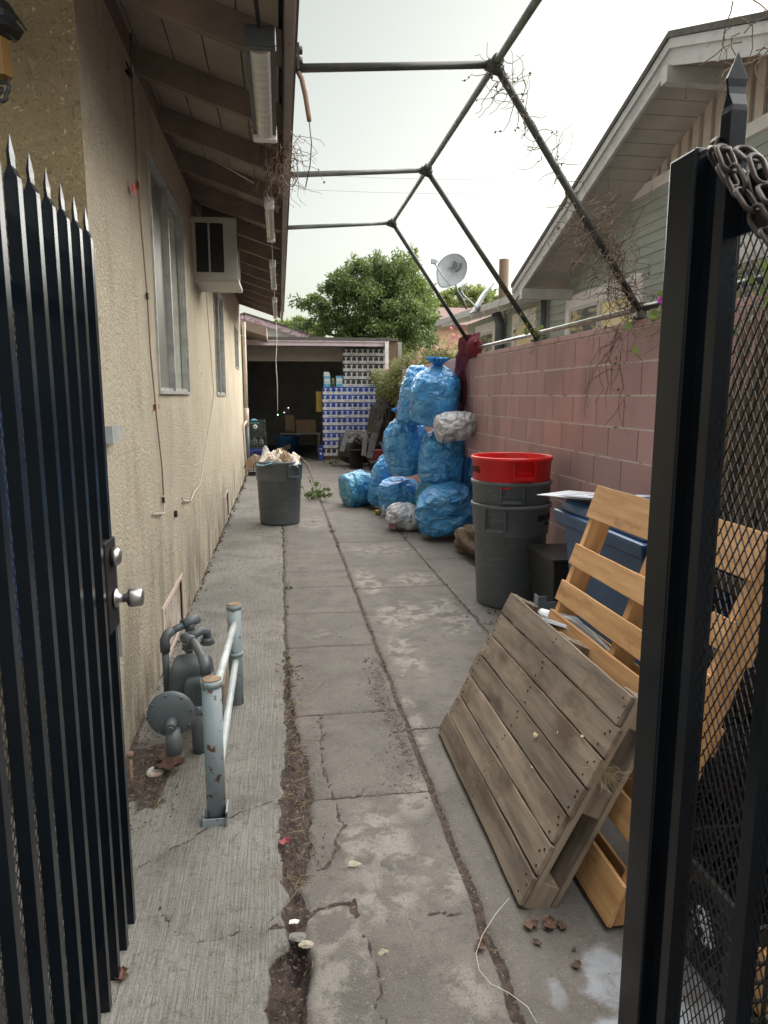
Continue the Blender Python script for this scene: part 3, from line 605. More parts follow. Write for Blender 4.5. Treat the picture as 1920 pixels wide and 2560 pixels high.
# frieze block between rafters at the wall
b = MB(); b.bb((WX - .02, WY0 + .03, 3.30), (WX + .001, WY1 - .01, 3.44)); b.obj('frieze_board', M_['rafter'], house)
def window(y0, y1, z0, z1, mull, dark=.5):
    x = WX
    f = MB(); t = .02
    f.bb((x - .035, y0, z0), (x + .012, y0 + t, z1)); f.bb((x - .035, y1 - t, z0), (x + .012, y1, z1)); f.bb((x - .035, y0 + t, z1 - t), (x + .012, y1 - t, z1)); f.bb((x - .035, y0 + t, z0), (x + .02, y1 - t, z0 + t))
    wo_ = f.obj('window', M_['alu'], house, origin=(x, y0, z0))
    ym = y0 + (y1 - y0) * mull
    f = MB(); f.bb((x - .04, ym - .02, z0 + t), (x + .003, ym + .02, z1 - t)); f.bb((x - .04, ym + .02, z0 + t), (x - .005, y1 - t, z0 + t + .022)); f.bb((x - .04, ym + .02, z1 - t - .022), (x - .005, y1 - t, z1 - t)); f.bb((x - .04, y1 - t - .02, z0 + t + .022), (x - .005, y1 - t, z1 - t - .022)); f.bb((x - .04, y0 + t, z0 + t), (x - .012, ym - .02, z0 + t + .02)); f.bb((x - .04, y0 + t, z0 + t + .02), (x - .012, y0 + t + .02, z1 - t))
    f.obj('sash', M_['alu'], wo_)
    f = MB(); f.bb((x - .045, y0 + t, z0 + t), (x - .039, ym, z1 - t)); f.obj('pane', M_['paneA'], wo_, label='insect screen pane, darker')
    f = MB(); f.bb((x - .05, ym, z0 + t), (x - .0445, y1 - t, z1 - t)); f.obj('pane', M_['paneB'], wo_)
M_['paneA'] = mat('screened_pane', (.20, .195, .17), .35, col2=(.13, .13, .11), vs=3, spec=.6); M_['paneB'] = mat('pale_green_pane', (.52, .56, .46), .08, col2=(.46, .50, .42), vs=2, coat=1)  # second pane: pale greenish base colour under a glossy coat
for wdw in wins: window(*wdw, .5)
# foundation vents
for i, (y0, y1, z0, z1) in enumerate(vh):
    f = MB(); t = .028; x = WX - .004
    f.bb((x - .02, y0 - t, z0 - t), (x + .012, y0, z1 + t)); f.bb((x - .02, y1, z0 - t), (x + .012, y1 + t, z1 + t)); f.bb((x - .02, y0, z1), (x + .012, y1, z1 + t)); f.bb((x - .02, y0, z0 - t), (x + .012, y1, z0))
    v = f.obj('vent', M_['cream'], house, origin=(x, y0, z0))
    f = MB()
    for k in range(int((y1 - y0) / .03)): f.bb((x - .012, y0 + k * .03, z0), (x - .009, y0 + k * .03 + .003, z1))
    for k in range(int((z1 - z0) / .02)): f.bb((x - .009, y0, z0 + k * .02), (x - .006, y1, z0 + k * .02 + .004))
    f.obj('mesh_screen', M_['oldmetal'], v)
    f = MB(); f.bb((x - .05, y0, z0), (x - .04, y1, z1)); f.obj('backing', M_['black'], v)

# --- block wall
bw = empty('block_wall', (2.15, 1, 0), 'reddish concrete block wall along the right side of the driveway', 'wall')
b = MB(); b.bb((2.15, -1, -.15), (2.30, 12.6, 2.006)); b.bb((2.301, 12.45, -.15), (2.60, 12.6, 2.006)); b.bb((2.60, 12.45, -.15), (2.75, 17.6, 2.006)); b.obj('wall_body', M_['block'], bw, origin=(0, 0, 0))
b = MB(); yy = -1.0
while yy < 12.4: b.bb((2.148, yy + .004, 2.008), (2.302, yy + .396, 2.052)); yy += .4
while yy < 17: b.bb((2.598, yy + .004, 2.008), (2.752, yy + .396, 2.052)); yy += .4
M_['cap'] = mat('red_cap_block', (.50, .32, .31), .9, col2=(.42, .275, .265), vs=6, bump=(150, .4, .003), col3=(.30, .2, .19), s3=9, lo3=.6, hi3=.75)
b.obj('cap_course', M_['cap'], bw, origin=(0, 0, 0), bevel=.006)

# --- neighbour house
nh = empty('neighbour_bungalow', (4.0, 12, 0), 'sage green clapboard bungalow with white gable boards behind the block wall', 'house')
NX = 4.0; NP = 6.0  # wall plane, ridge position
def clap(b, y0, y1, zf0, zf1, x=NX, c=.108):
    """lapped boards; zf0/zf1 limits, sides clipped by rake function"""
    z = zf0
    while z < zf1:
        yl, yr = y0(z) if callable(y0) else y0, y1(z) if callable(y1) else y1
        if yr > yl: b.add([(x - .022, yl, z), (x - .022, yr, z), (x - .006, yr, z + c), (x - .006, yl, z + c), (x, yl, z), (x, yr, z)], [(0, 1, 2, 3), (4, 5, 1, 0)])
        z += c
holes = []
b = MB(); clap(b, 1.0, 15.1, .5, 3.0)
rk = .36; apex = 4.62
ra = lambda z: NP - (apex - z) / rk; rb = lambda z: NP + (apex - z) / rk
clap(b, lambda z: max(ra(z), 1.0), lambda z: min(rb(z), 15.1), 3.0, 3.75)
b.bb((NX + .0, 1.0, -.05), (NX + .1, 15.1, 3.0)); b.add([(NX + .001, ra(2.95), 2.95), (NX + .001, rb(2.95), 2.95), (NX + .001, NP, apex)], [(0, 1, 2)])
b.add([(NX - .02, 15.1, 0), (NX + 6, 15.1, 0), (NX + 6, 15.1, 3.1), (NX - .02, 15.1, 3.1)], [(0, 1, 2, 3)])
b.obj('wall', M_['siding'], nh)
b = MB(); b.bb((NX - .045, ra(3.80), 3.75), (NX, rb(3.80), 3.86)); b.obj('belt_board', M_['trim'], nh)
y = ra(3.9) + .1; b = MB(); k = 0
while y < rb(3.9):
    zt = min(apex - abs(y - NP) * rk, 5)
    if zt > 3.9: b = MB(); b.bb((NX - .03, y, 3.861), (NX - .004, y + .11, zt)); b.obj('batten', M_['batten'], nh)
    y += .185

b = MB(); b.add([(NX - .002, ra(3.85), 3.85), (NX - .002, rb(3.85), 3.85), (NX - .002, NP, apex)], [(0, 1, 2)]); b.obj('gable_backing', M_['darkin'], nh)
# rake roof: boards, barge
BX = 3.3
def rake(y0, z0, y1, z1, nm, mt, x0, x1, d0, d1, parent=nh, label=None):
    b = MB(); b.add([(x0, y0, z0 + d0), (x1, y0, z0 + d0), (x1, y1, z1 + d0), (x0, y1, z1 + d0), (x0, y0, z0 + d1), (x1, y0, z0 + d1), (x1, y1, z1 + d1), (x0, y1, z1 + d1)], [(0, 1, 2, 3)[::-1], (4, 5, 6, 7), (0, 1, 5, 4), (1, 2, 6, 5), (2, 3, 7, 6), (3, 0, 4, 7)]); return b.obj(nm, mt, parent, label=label)
ez, ey = 2.98, 9.95; pz = 4.40; ey2, ez2 = 2.0, 2.95
for (ya, za) in ((ey, ez), (ey2, ez2)):
    rake(ya, za, NP, pz, 'barge_board', M_['barge'], BX - .03, BX, -.10, .075)
    rake(ya, za, NP, pz, 'barge_cap', M_['barge'], BX - .055, BX - .031, .03, .105)
    rake(ya, za, NP, pz, 'roof', M_['shingle'], BX - .07, NX + 6, .11, .16)
    n = 22
    for q in range(1):
        b = MB()
        for i in range(n):
            t0 = i / n; t1 = (i + .93) / n; a0 = (ya + (NP - ya) * t0, za + (pz - za) * t0); a1 = (ya + (NP - ya) * t1, za + (pz - za) * t1)
            b.add([(BX, a0[0], a0[1] + .055), (NX, a0[0], a0[1] + .055), (NX, a1[0], a1[1] + .055), (BX, a1[0], a1[1] + .055), (BX, a0[0], a0[1] + .075), (NX, a0[0], a0[1] + .075), (NX, a1[0], a1[1] + .075), (BX, a1[0], a1[1] + .075)], [(3, 2, 1, 0), (4, 5, 6, 7), (0, 1, 5, 4), (2, 3, 7, 6)])
        b.obj('soffit_boards', M_['soffw'], nh)
for (y, z) in ((NP + .05, 4.235), (9.55, 2.945), (2.6, 2.945)):
    b = MB(); b.bb((BX - .06, y - .05, z - .06), (NX, y + .05, z + .075)); b.obj('bracket_beam', M_['barge'], nh, bevel=.006)
b = MB(); b.bb((NX - .35, 14.9, 2.4), (NX - .34, 14.91, 2.41))
# rear lower eave
b = MB(); b.add([(3.45, 10.2, 3.02), (3.45, 15.7, 3.17), (5.6, 15.7, 3.60), (5.6, 10.2, 3.45), (3.45, 10.2, 3.06), (3.45, 15.7, 3.21), (5.6, 15.7, 3.64), (5.6, 10.2, 3.49)], [(3, 2, 1, 0), (4, 5, 6, 7), (0, 1, 5, 4), (2, 3, 7, 6), (1, 2, 6, 5), (0, 4, 7, 3)]); b.obj('rear_roof', M_['shingle'], nh)
b = MB(); b.beam((3.435, 10.15, 3.01), (3.435, 15.72, 3.16), .024, .11); b.obj('rear_fascia', M_['barge'], nh)
for i in range(7):
    y = 10.5 + i * .8; z = 2.985 + (y - 10.2) * .027
    b = MB(); b.beam((3.46, y, z - .03), (4.1, y, z + .10), .05, .09); b.obj('rafter_tail', M_['trim'], nh)
def nwin(y0, y1, z0, z1, panes, trim=.13):
    x = NX - .03; f = MB(); f.bb((x - .02, y0, z1 - trim * 1.3), (x + .02, y1, z1)); f.bb((x - .02, y0, z0), (x + .02, y0 + trim, z1 - trim * 1.3)); f.bb((x - .02, y1 - trim, z0), (x + .02, y1, z1 - trim * 1.3)); f.bb((x - .04, y0 - .03, z0 - .06), (x + .02, y1 + .03, z0))
    wdw = f.obj('window', M_['trim'], nh, origin=(x, y0, z0), bevel=.003); a = y0 + trim; c = y1 - trim; n = len(panes); wd = (c - a) / n
    for i, p in enumerate(panes):
        s0 = a + i * wd; s1 = s0 + wd; g = MB(); t = .045; ztop = z1 - trim * 1.3
        if i: g.bb((x - .019, s0 - .05, z0), (x + .0, s0 + .05, ztop))
        g.bb((x - .012, s0, z0), (x + .01, s0 + t, ztop)); g.bb((x - .012, s1 - t, z0), (x + .01, s1, ztop)); g.bb((x - .012, s0 + t, ztop - t), (x + .01, s1 - t, ztop)); g.bb((x - .012, s0 + t, z0), (x + .01, s1 - t, z0 + t)); g.bb((x - .010, s0 + t, (z0 + ztop) / 2 - .05), (x + .01, s1 - t, (z0 + ztop) / 2))
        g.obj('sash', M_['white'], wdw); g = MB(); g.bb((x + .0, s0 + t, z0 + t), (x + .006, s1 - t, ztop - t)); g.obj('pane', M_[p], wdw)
nwin(7.6, 9.72, 1.75, 2.94, ['goldrefl', 'glass']); nwin(10.9, 12.05, 1.9, 2.96, ['goldrefl']); nwin(13.05, 14.4, 1.9, 2.97, ['glass'])
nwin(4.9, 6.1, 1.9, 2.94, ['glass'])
b = MB(); b.tube([(NX - .09, 10.45, .2), (NX - .09, 10.45, 3.05)], .045, 12); b.obj('downspout', M_['drain'], nh)
b = MB(); b.tube([(NX - .12, 12.5, .2), (NX - .12, 12.5, 2.85), (NX - .2, 12.5, 3.05)], .085, 14); b.obj('vent_stack', M_['drain'], nh)

# --- carport with dark interior
cp = empty('carport', (.9, 17.4, 0), 'low carport with pale lavender fascia and a dark interior at the end of the driveway', 'carport')
b = MB(); b.bb((-1.2, 17.36, 2.90), (2.86, 23.5, 2.97)); b.obj('roof', M_['shingle'], cp)
b = MB(); b.bb((-1.15, 17.40, 2.77), (2.62, 17.44, 2.895)); b.bb((-1.15, 17.37, 2.86), (2.64, 17.398, 2.90)); b.obj('fascia', M_['lav'], cp, bevel=.006)
b = MB(); b.bb((-1.15, 18.1, 2.44), (2.62, 18.2, 2.80)); b.obj('header_beam', M_['beige'], cp)
b = MB(); b.bb((2.53, 17.34, -.02), (2.62, 17.395, 2.86)); b.obj('post', M_['white'], cp, bevel=.004)
b = MB(); b.bb((2.64, 17.45, -.02), (2.84, 17.55, 2.89)); b.obj('side_post', M_['polewood'], cp)
b = MB(); b.bb((-1.3, 17.5, -.05), (-1.2, 23.5, 2.9)); b.bb((2.90, 17.7, -.05), (3.0, 23.5, 2.9)); b.bb((-1.3, 23.4, -.05), (3, 23.5, 2.9)); b.obj('wall', M_['darkin'], cp)
b = MB()
for i in range(6): b.bb((-1.19, 18.2 + i * .8, 2.72), (2.89, 18.25 + i * .8, 2.899))
b.obj('joists', M_['darkin'], cp)
# garage behind with the peeling barge
gb = empty('back_garage', (-.5, 24.5, 0), 'white garage gable with peeling pink barge board behind the carport roof', 'garage')
sc = 24 / 19.5; gp = lambda u, v: W(u, v, 'y', 24.0)
a, c, e = gp(528, 680), gp(695, 733), gp(360, 740)
b = MB(); b.add([(e.x, 24.1, 0), (c.x, 24.1, 0), (c.x, 24.1, c.z - .1), (a.x, 24.1, a.z - .1), (e.x, 24.1, e.z - .1)], [(0, 1, 2, 3, 4)]); b.add([(e.x, 24.1, 0), (c.x, 24.1, 0), (c.x, 29, 0), (c.x, 29, c.z - .1), (c.x, 24.1, c.z - .1)], [(1, 2, 3, 4)]); b.obj('wall', M_['white'], gb)
for p in (c, e):
    b = MB(); b.beam((a.x, 23.95, a.z - .07), (p.x, 23.95, p.z - .07), .04, .17, (0, 0, 1)); b.obj('barge_board', M_['pinkbarge'], gb)
    b = MB(); b.add([(a.x, 23.9, a.z + .03), (p.x, 23.9, p.z + .03), (p.x, 29, p.z + .03), (a.x, 29, a.z + .03), (a.x, 23.9, a.z + .07), (p.x, 23.9, p.z + .07), (p.x, 29, p.z + .07), (a.x, 29, a.z + .07)], [(0, 1, 2, 3), (4, 5, 6, 7), (0, 1, 5, 4), (1, 2, 6, 5), (2, 3, 7, 6)]); b.obj('roof', M_['shingle'], gb)
# little side eave at the end of the stucco house
se = empty('lean_to_roof', (-.7, 15.5, 2.5), 'brown boarded lean-to eave tucked behind the stucco house end', 'lean-to')
b = MB(); b.add([(-1.6, 15.4, 3.42), (-.25, 15.4, 3.02), (-.25, 17.3, 3.02), (-1.6, 17.3, 3.42), (-1.6, 15.4, 3.22), (-.25, 15.4, 2.82), (-.25, 17.3, 2.82), (-1.6, 17.3, 3.22)], [(0, 1, 2, 3), (7, 6, 5, 4), (0, 4, 5, 1), (1, 5, 6, 2)]); b.obj('roof', M_['rafter'], se)
b = MB(); b.bb((-1.3, 15.6, -.05), (-.86, 17.3, 2.95)); b.obj('wall', M_['stucco'], se)
# peach house far behind
ph = empty('peach_house', (8, 30, 0), 'peach stucco house with brown tile roof beyond the trees', 'house')
b = MB(); b.bb((5.9, 30.3, -.05), (13, 36, 4.6)); b.obj('wall', M_['peach'], ph)
b = MB(); b.add([(5.6, 30, 4.55), (13.3, 30, 4.55), (13.3, 33, 5.6), (5.6, 33, 5.6), (5.6, 30, 4.4), (13.3, 30, 4.4)], [(0, 1, 2, 3), (5, 4, 0, 1)[::-1]]); b.obj('roof', M_['tile'], ph)
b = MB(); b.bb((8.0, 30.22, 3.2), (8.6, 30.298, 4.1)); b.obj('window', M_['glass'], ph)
# shed roof corner seen over the wall
sh = empty('garden_shed', (3.8, 19, 0), 'small shed with dark pitched roof just over the far block wall', 'shed')
b = MB(); a = W(965, 770, 'y', 19); b.prism([(a.x - .9, a.z - .45), (a.x + .9, a.z - .45), (a.x + .9, a.z - .40), (a.x, a.z), (a.x - .9, a.z - .40)], 1.4, Mx(19)); b.obj('roof', M_['shingle'], sh)
b = MB(); b.bb((a.x - .75, 19.1, -.05), (a.x + .75, 20.3, a.z - .46)); b.obj('wall', M_['concwall'], sh)
# utility pole
b = MB(); b.tube([(6.3, 20, -.1), (6.28, 20, 5.35)], [.15, .14], 12); o = b.obj('utility_pole', M_['polewood'], origin=(6.3, 20, 0)); tag(o, 'brown wooden pole rising behind the bungalow roof', 'pole')

# ============================================================ OBJECTS
# ---------- air conditioner
ac = empty('window_air_conditioner', (WX, 6.75, 2.6), 'boxy beige window air conditioner sticking out of the stucco wall under the eave', 'air conditioner')
b = MB(); b.bb((WX - .02, 6.60, 2.62), (-.355, 7.22, 3.10)); b.obj('casing', M_['acgrey'], ac, bevel=.012)
b = MB(); b.bb((WX + .0, 6.585, 2.60), (-.34, 6.599, 2.66)); b.bb((WX, 6.585, 3.07), (-.34, 6.599, 3.115)); b.bb((WX, 6.585, 2.66), (WX + .03, 6.599, 3.07)); b.bb((-.455, 6.585, 2.66), (-.34, 6.599, 3.07)); b.bb((WX + .135, 6.588, 2.66), (WX + .15, 6.598, 3.07)); b.obj('side_frame', M_['acgrey'], ac)
b = MB(); b.bb((WX + .0, 6.5985, 2.58), (-.335, 7.24, 2.615)); b.obj('base_pan', M_['acgrey'], ac)
b = MB()
for i in range(26): b.bb((WX + .03, 6.592, 2.665 + i * .0155), (-.455, 6.5995, 2.671 + i * .0155))
b.obj('louvre', M_['black'], ac); b = MB(); b.bb((WX + .03, 6.5985, 2.66), (-.455, 6.5999, 3.07)); b.obj('opening', M_['black'], ac)
b = MB()
for i in range(20): b.bb((-.352, 6.66, 2.68 + i * .019), (-.345, 7.16, 2.688 + i * .019))
b.obj('rear_grille', M_['black'], ac)

# ---------- cables on the stucco wall
x = WX + .012
def wire(name, pts, r, m, label, cat='cable', **k):
    b = MB(); b.tube(pts, r, 6); o = b.obj(name, M_[m], origin=pts[0]); tag(o, label, cat); return o
Wx = lambda u, v, q=x: W(u, v, 'x', q)
t = empty('wall_cable', Wx(283, 155), 'brown cable clipped down the stucco wall left of the big window with a red tag', 'cable')
b = MB(); b.tube([Wx(283, 60), Wx(283, 155), Wx(290, 260), Wx(298, 400), Wx(306, 500), Wx(318, 640), Wx(325, 760), Wx(338, 900), Wx(350, 1010), Wx(353, 1070)], .0042, 6); b.obj('cable_run', M_['brownwire'], t)
b = MB(); b.tube([Wx(353, 1070), Wx(355, 1104), Wx(352, 1109), Wx(330, 1110)], .005, 6); b.obj('cable_tail', M_['cream'], t)
for (u, v) in ((298, 400), (318, 640), (353, 1080), (335, 880)):
    p = Wx(u, v); b = MB(); b.box(p, (.014, .02, .035)); b.obj('clip', M_['redbox' if v in (400, 880) else 'blackwire'], t)
p = Wx(287, 413); b = MB(); b.box(p + Vector((.012, -.035, 0)), (.004, .075, .035)); b.obj('red_tag', M_['redcan'], t)
p = Wx(272, 156); b = MB(); b.tube([p + Vector((.0, .03, .02)), p + Vector((.02, .02, -.01)), p + Vector((.03, -.02, -.015)), p + Vector((.01, -.05, .03))], [.012, .012, .008, .004], 8); o = b.obj('wall_hook', M_['blackwire'], origin=p); tag(o, 'black hook screwed high on the stucco wall beside the brown cable', 'hook')
wire('white_cable', [W(548, 395, 'z', 3.02), W(470, 350, 'z', 3.15), Wx(445, 325), Wx(436, 325), Wx(432, 380), Wx(436, 500), Wx(446, 640), Wx(452, 720), Wx(462, 850), Wx(430 + 6, 1030), Wx(432, 1048), Wx(420, 1062), Wx(412, 1082), Wx(396, 1082), Wx(393, 1074)], .0045, 'cream', 'pale cable running from the eave down the stucco wall right of the big window')
p = Wx(247, 937, x + .02); b = MB(); b.prism([(0, -.035), (.10, -.02), (.12, .0), (.12, .03), (0, .035)], .03, Matrix.Translation(p + Vector((-.015, -.1, 0))) @ Matrix(((0, 0, 1, 0), (1.6, 0, 0, 0), (0, 1, 0, 0), (0, 0, 0, 1)))); o = b.obj('wall_bracket', M_['plate'], origin=p); tag(o, 'pale wedge bracket on the stucco wall just beyond the left gate', 'bracket')
for (u, v) in ((380, 1110),): p = Wx(u, v); b = MB(); b.box(p, (.02, .03, .045)); o = b.obj('conduit_stub', M_['blackwire'], origin=p, bevel=.004); tag(o, 'tiny dark stub fitting on the stucco wall under the pale cable end', 'fitting')

# ---------- eave lights
def eave_light(y0, y1, wd, label, dark=False, x=-.045, z=2.90, tilt=0):
    t = empty('eave_light', (x, y0, z), label, 'light fixture', 'lights hung along the eave')
    b = MB(); b.prism([(-wd / 2, 0), (wd / 2, 0), (wd * .42, .035), (wd * .2, .055), (-wd * .2, .055), (-wd * .42, .035)], y1 - y0 - .04, Matrix.Translation((x, y0 + .02, z + .012)) @ Matrix(((1, 0, 0, 0), (0, 0, 1, 0), (0, 1, 0, 0), (0, 0, 0, 1)))); b.obj('housing', M_['black' if dark else 'white'], t)
    b = MB(); b.prism([(wd * .34 * cos(a), -wd * .16 * sin(a)) for a in np.linspace(pi, 0, 9)], y1 - y0 - .12, Matrix.Translation((x, y0 + .08, z + .011)) @ Matrix(((1, 0, 0, 0), (0, 0, 1, 0), (0, 1, 0, 0), (0, 0, 0, 1)))); b.obj('lens', M_['tubelens'], t)
    for yy in (y0, y1 - .05):
        b = MB(); b.bb((x - wd / 2 - .003, yy, z - .012), (x + wd / 2 + .003, yy + .05, z + .062)); b.obj('end_cap', M_['black' if dark and yy == y0 else 'white'], t, bevel=.006)
    return t
eave_light(2.93, 3.98, .115, 'large tube light with black end cap, nearest of the lights under the eave', True)
eave_light(5.28, 6.42, .062, 'slim clear tube light, second along the eave from the gate')
eave_light(7.6, 9.2, .062, 'slim clear tube light, third along the eave from the gate')
eave_light(10.4, 12.6, .062, 'slim clear tube light, farthest along the eave, near the house end')
wire('light_chain', [(-.045, 4.0, 2.93), (-.05, 4.3, 2.90), (-.04, 4.6, 2.905), (-.055, 4.85, 2.87), (-.045, 5.25, 2.93)], .006, 'blackwire', 'black cord strung between the first and second eave lights', 'cord')
wire('lead_wire', [(-.045, 2.92, 2.95), (-.06, 2.75, 3.02), (-.055, 2.3, 3.08)], .009, 'blackwire', 'black cord leading up to the nearest eave light', 'cord')
wire('thin_wire', [(-.04, 6.44, 2.93), (-.04, 7.0, 2.90), (-.04, 7.58, 2.93)], .003, 'cord', 'thin pale cord between the second and third eave lights', 'cord')
wire('thin_wire', [(-.04, 9.22, 2.93), (-.04, 9.8, 2.91), (-.04, 10.38, 2.93)], .003, 'cord', 'thin pale cord between the third and farthest eave lights', 'cord')
p0 = W(597, 695, 'y', 13.5); pc = [p0, W(598, 740, 'y', 13.5), W(596, 780, 'y', 13.5), W(599, 830, 'y', 13.5), W(600, 888, 'y', 13.5)]
wire('pale_cord', pc, .006, 'cord', 'pale cord hanging straight down from the far end of the eave', 'cord')
pe = W(640, 145, 'x', .11)
hz = lambda u, v, q=.115: W(u, v, 'x', q)
# bracket on the fascia, rubber hose and wire
yf = 3.85
t = empty('torn_hose', (.12, yf, 3.15), 'short brown hose end with a thin wire, hanging by the first canopy pipe', 'hose')
Wy = lambda u, v: W(u, v, 'y', yf)
b = MB(); b.tube([Wy(641, 150), Wy(652, 170), Wy(660, 205), Wy(667, 250), Wy(668, 262)], [.012, .014, .014, .013, .011], 8); b.obj('hose', M_['brownwire'], t)
b = MB(); b.tube([Wy(668, 262), Wy(673, 310), Wy(670, 355), Wy(660, 405)], .0028, 6); b.obj('wire', M_['blackwire'], t)
t = empty('eave_pulley', Wy(647, 125), 'small rusty clamp bolted to the fascia above the first canopy pipe', 'clamp')
for dz in (0, .05): p = Wy(646, 132) + Vector((0, 0, dz)); b = MB(); b.lathe([(.004, -.02), (.02, -.016), (.02, .016), (.004, .02)], 12, Matrix.Translation(p) @ Matrix.Rotation(pi / 2, 4, 'Y')); b.obj('bolt', M_['chain'], t)
b = MB(); b.box(Wy(644, 125), (.012, .05, .12)); b.obj('plate', M_['chain'], t)
wire('loop_wire', [W(633, 330, 'y', 4.6), W(642, 350, 'y', 4.6), W(643, 385, 'y', 4.6), W(633, 403, 'y', 4.6), W(620, 400, 'y', 4.6), W(606, 375, 'y', 4.6)], .004, 'drain', 'loop of thin grey wire hanging below the fascia', 'wire')

# ---------- vines and tangles
def tangle(name, label, cat, path, rad_, n, ln, r, m, leaf=None, nleaf=0, lsz=.03, seed=1, grav=.0, parent=None, stems=True):
    rr = random.Random(seed); b = MB(); ps = [Vector(p) for p in path]; seg = []
    for i in range(n):
        t = rr.random() * (len(ps) - 1); k = min(int(t), len(ps) - 2); p = ps[k].lerp(ps[k + 1], t - k)
        rdd = rad_[k] + (rad_[k + 1] - rad_[k]) * (t - k) if isinstance(rad_, list) else rad_
        p = p + Vector([rr.gauss(0, 1) for _ in range(3)]) * rdd * .45; d = Vector([rr.gauss(0, 1) for _ in range(3)]).normalized(); pts = [p]
        for q in range(rr.randint(5, 9)):
            d = (d + Vector([rr.gauss(0, .45) for _ in range(3)]) + Vector((0, 0, -grav))).normalized(); p = p + d * ln / 7; pts.append(p)
        rs = [r * (1 - .6 * j / len(pts)) for j in range(len(pts))]; b.tube(pts, rs, 4, cap=False, smooth=False); seg.append(pts)
    origin = ps[0]; o = b.obj(name, M_[m], parent, origin=origin)
    if parent is None: tag(o, label, cat)
    if leaf and nleaf:
        V = []
        for i in range(nleaf):
            pts = rr.choice(seg); p = rr.choice(pts); a = Vector([rr.gauss(0, 1) for _ in range(3)]).normalized(); c = a.cross(Vector([rr.gauss(0, 1) for _ in range(3)])).normalized(); s = lsz * rr.uniform(.5, 1.2)
            V.append([p, p + a * s * .5 + c * s * .42, p + a * s, p + a * s * .5 - c * s * .42])
        V = np.array(V); V -= np.array(origin); me = quads_mesh('leaf_cluster', V, [M_[leaf]]); lo_ = bpy.data.objects.new('leaves', me); place(lo_, o, Matrix.Translation(origin))
    return o
J = [Vector((1.18, 4.01, 3.35)), Vector((1.18, 5.83, 3.35)), Vector((1.18, 7.57, 3.35))]
Bp = [Vector((2.165, 4.15, 2.09)), Vector((2.165, 5.94, 2.09)), Vector((2.165, 7.9, 2.09))]
Lf = [Vector((.105, 3.85, 3.20)), Vector((.105, 5.59, 3.20)), Vector((.105, 7.27, 3.20))]
cf = empty('canopy_frame', J[0], 'bare steel pipe canopy frame spanning from the eave to the block wall', 'canopy frame')
for i in range(3):
    b = MB(); b.tube([Lf[i], J[i]], .021, 14); b.obj('cross_pipe', M_['galv' if i else 'darkpipe'], cf)
    n1 = J[i].lerp(Bp[i], .45); b = MB(); b.tube([J[i], Bp[i]], .021, 14); b.obj('slanted_post', M_['darkpipe'], cf)
    b = MB(); b.tube([J[i] + Vector((-.05, 0, 0)), J[i] + Vector((.04, 0, -.03))], .033, 12); b.tube([J[i] + Vector((0, -.06, 0)), J[i] + Vector((0, .06, 0))], .033, 12); b.obj('pipe_joint', M_['darkpipe'], cf)
    b = MB(); b.lathe([(.05, 0), (.05, .01), (.032, .012), (.03, .05)], 14, Matrix.Translation(Bp[i] + Vector((0, 0, -.035)))); b.obj('foot_flange', M_['darkpipe'], cf)
b = MB(); b.tube([Vector((1.18, .8, 3.35)), J[0], J[1], J[2]], .021, 14); b.obj('ridge_pipe', M_['galv'], cf)
b = MB(); b.tube([(2.165, 4.15, 2.118), (2.165, 7.95, 2.118)], .019, 14); b.obj('wall_rail', M_['railpipe'], cf, label='shiny pipe rail lying along the top of the block wall')
b = MB(); b.tube([(2.165, 2.3, 2.118), (2.165, 4.1, 2.118)], .022, 14); b.obj('wall_rail', M_['darkpipe'], cf)

tangle('dry_vine', 'leggy dry vine climbing the nearest slanted canopy post', 'vine', [J[0], J[0].lerp(Bp[0], .2), J[0].lerp(Bp[0], .5)], [.06, .035, .025], 60, .20, .0024, 'vine', 'vine', 70, .018, seed=3)
tangle('dry_vine_clump', 'thick bird-nest tangle of dry vines low on the nearest slanted post', 'vine', [J[0].lerp(Bp[0], .52), J[0].lerp(Bp[0], .72), J[0].lerp(Bp[0], .9), Bp[0]], [.03, .12, .06, .08], 170, .30, .0028, 'vine', 'vine', 120, .02, seed=5)
tangle('hanging_dry_vine', 'dry vines trailing down the face of the block wall under the nearest post', 'vine', [Vector((2.135, 4.35, 2.05)), Vector((2.135, 4.4, 1.75))], [.07, .04], 26, .5, .003, 'vine', 'vine', 26, .02, seed=8, grav=.35)
tangle('eave_debris', 'dry nest of twigs and vines hanging from the eave edge', 'nest', [Vector((.02, 4.2, 3.02)), Vector((.03, 4.7, 2.93))], [.06, .09], 90, .26, .0022, 'vine', 'vine', 60, .018, seed=11, grav=.2)
tangle('green_vine', 'green leafy vine at the foot of the middle slanted post', 'vine', [Bp[1], Bp[1].lerp(J[1], .1), Bp[1].lerp(J[1], .35)], [.07, .05, .02], 22, .2, .0025, 'leafo', 'leafg', 60, .045, seed=14)
tangle('morning_glory_vine', 'green morning glory vine spilling over the wall cap beside the right gate', 'vine', [Vector((2.16, 3.6, 2.1)), Vector((2.14, 3.75, 1.95)), Vector((2.13, 3.4, 2.12))], [.12, .09, .12], 30, .35, .0028, 'leafo', 'leafg', 90, .055, seed=17, grav=.12)
tangle('leafy_vine', 'leafy green vine behind the right gate mesh on top of the wall', 'vine', [Vector((2.2, 2.5, 2.12)), Vector((2.2, 3.15, 2.14))], [.14, .14], 40, .35, .0028, 'leafo', 'leafg', 170, .06, seed=19)
p = W(1430, 647, 'x', 2.12); b = MB(); b.lathe([(.003, -.03), (.007, -.01), (.028, .0), (.022, .002), (.004, -.004)], 10, Matrix.Translation(p) @ Euler((.5, -1.2, 0)).to_matrix().to_4x4()); o = b.obj('morning_glory_flower', M_['purplef'], origin=p); tag(o, 'magenta morning glory flower above the wall cap near the right gate', 'flower')
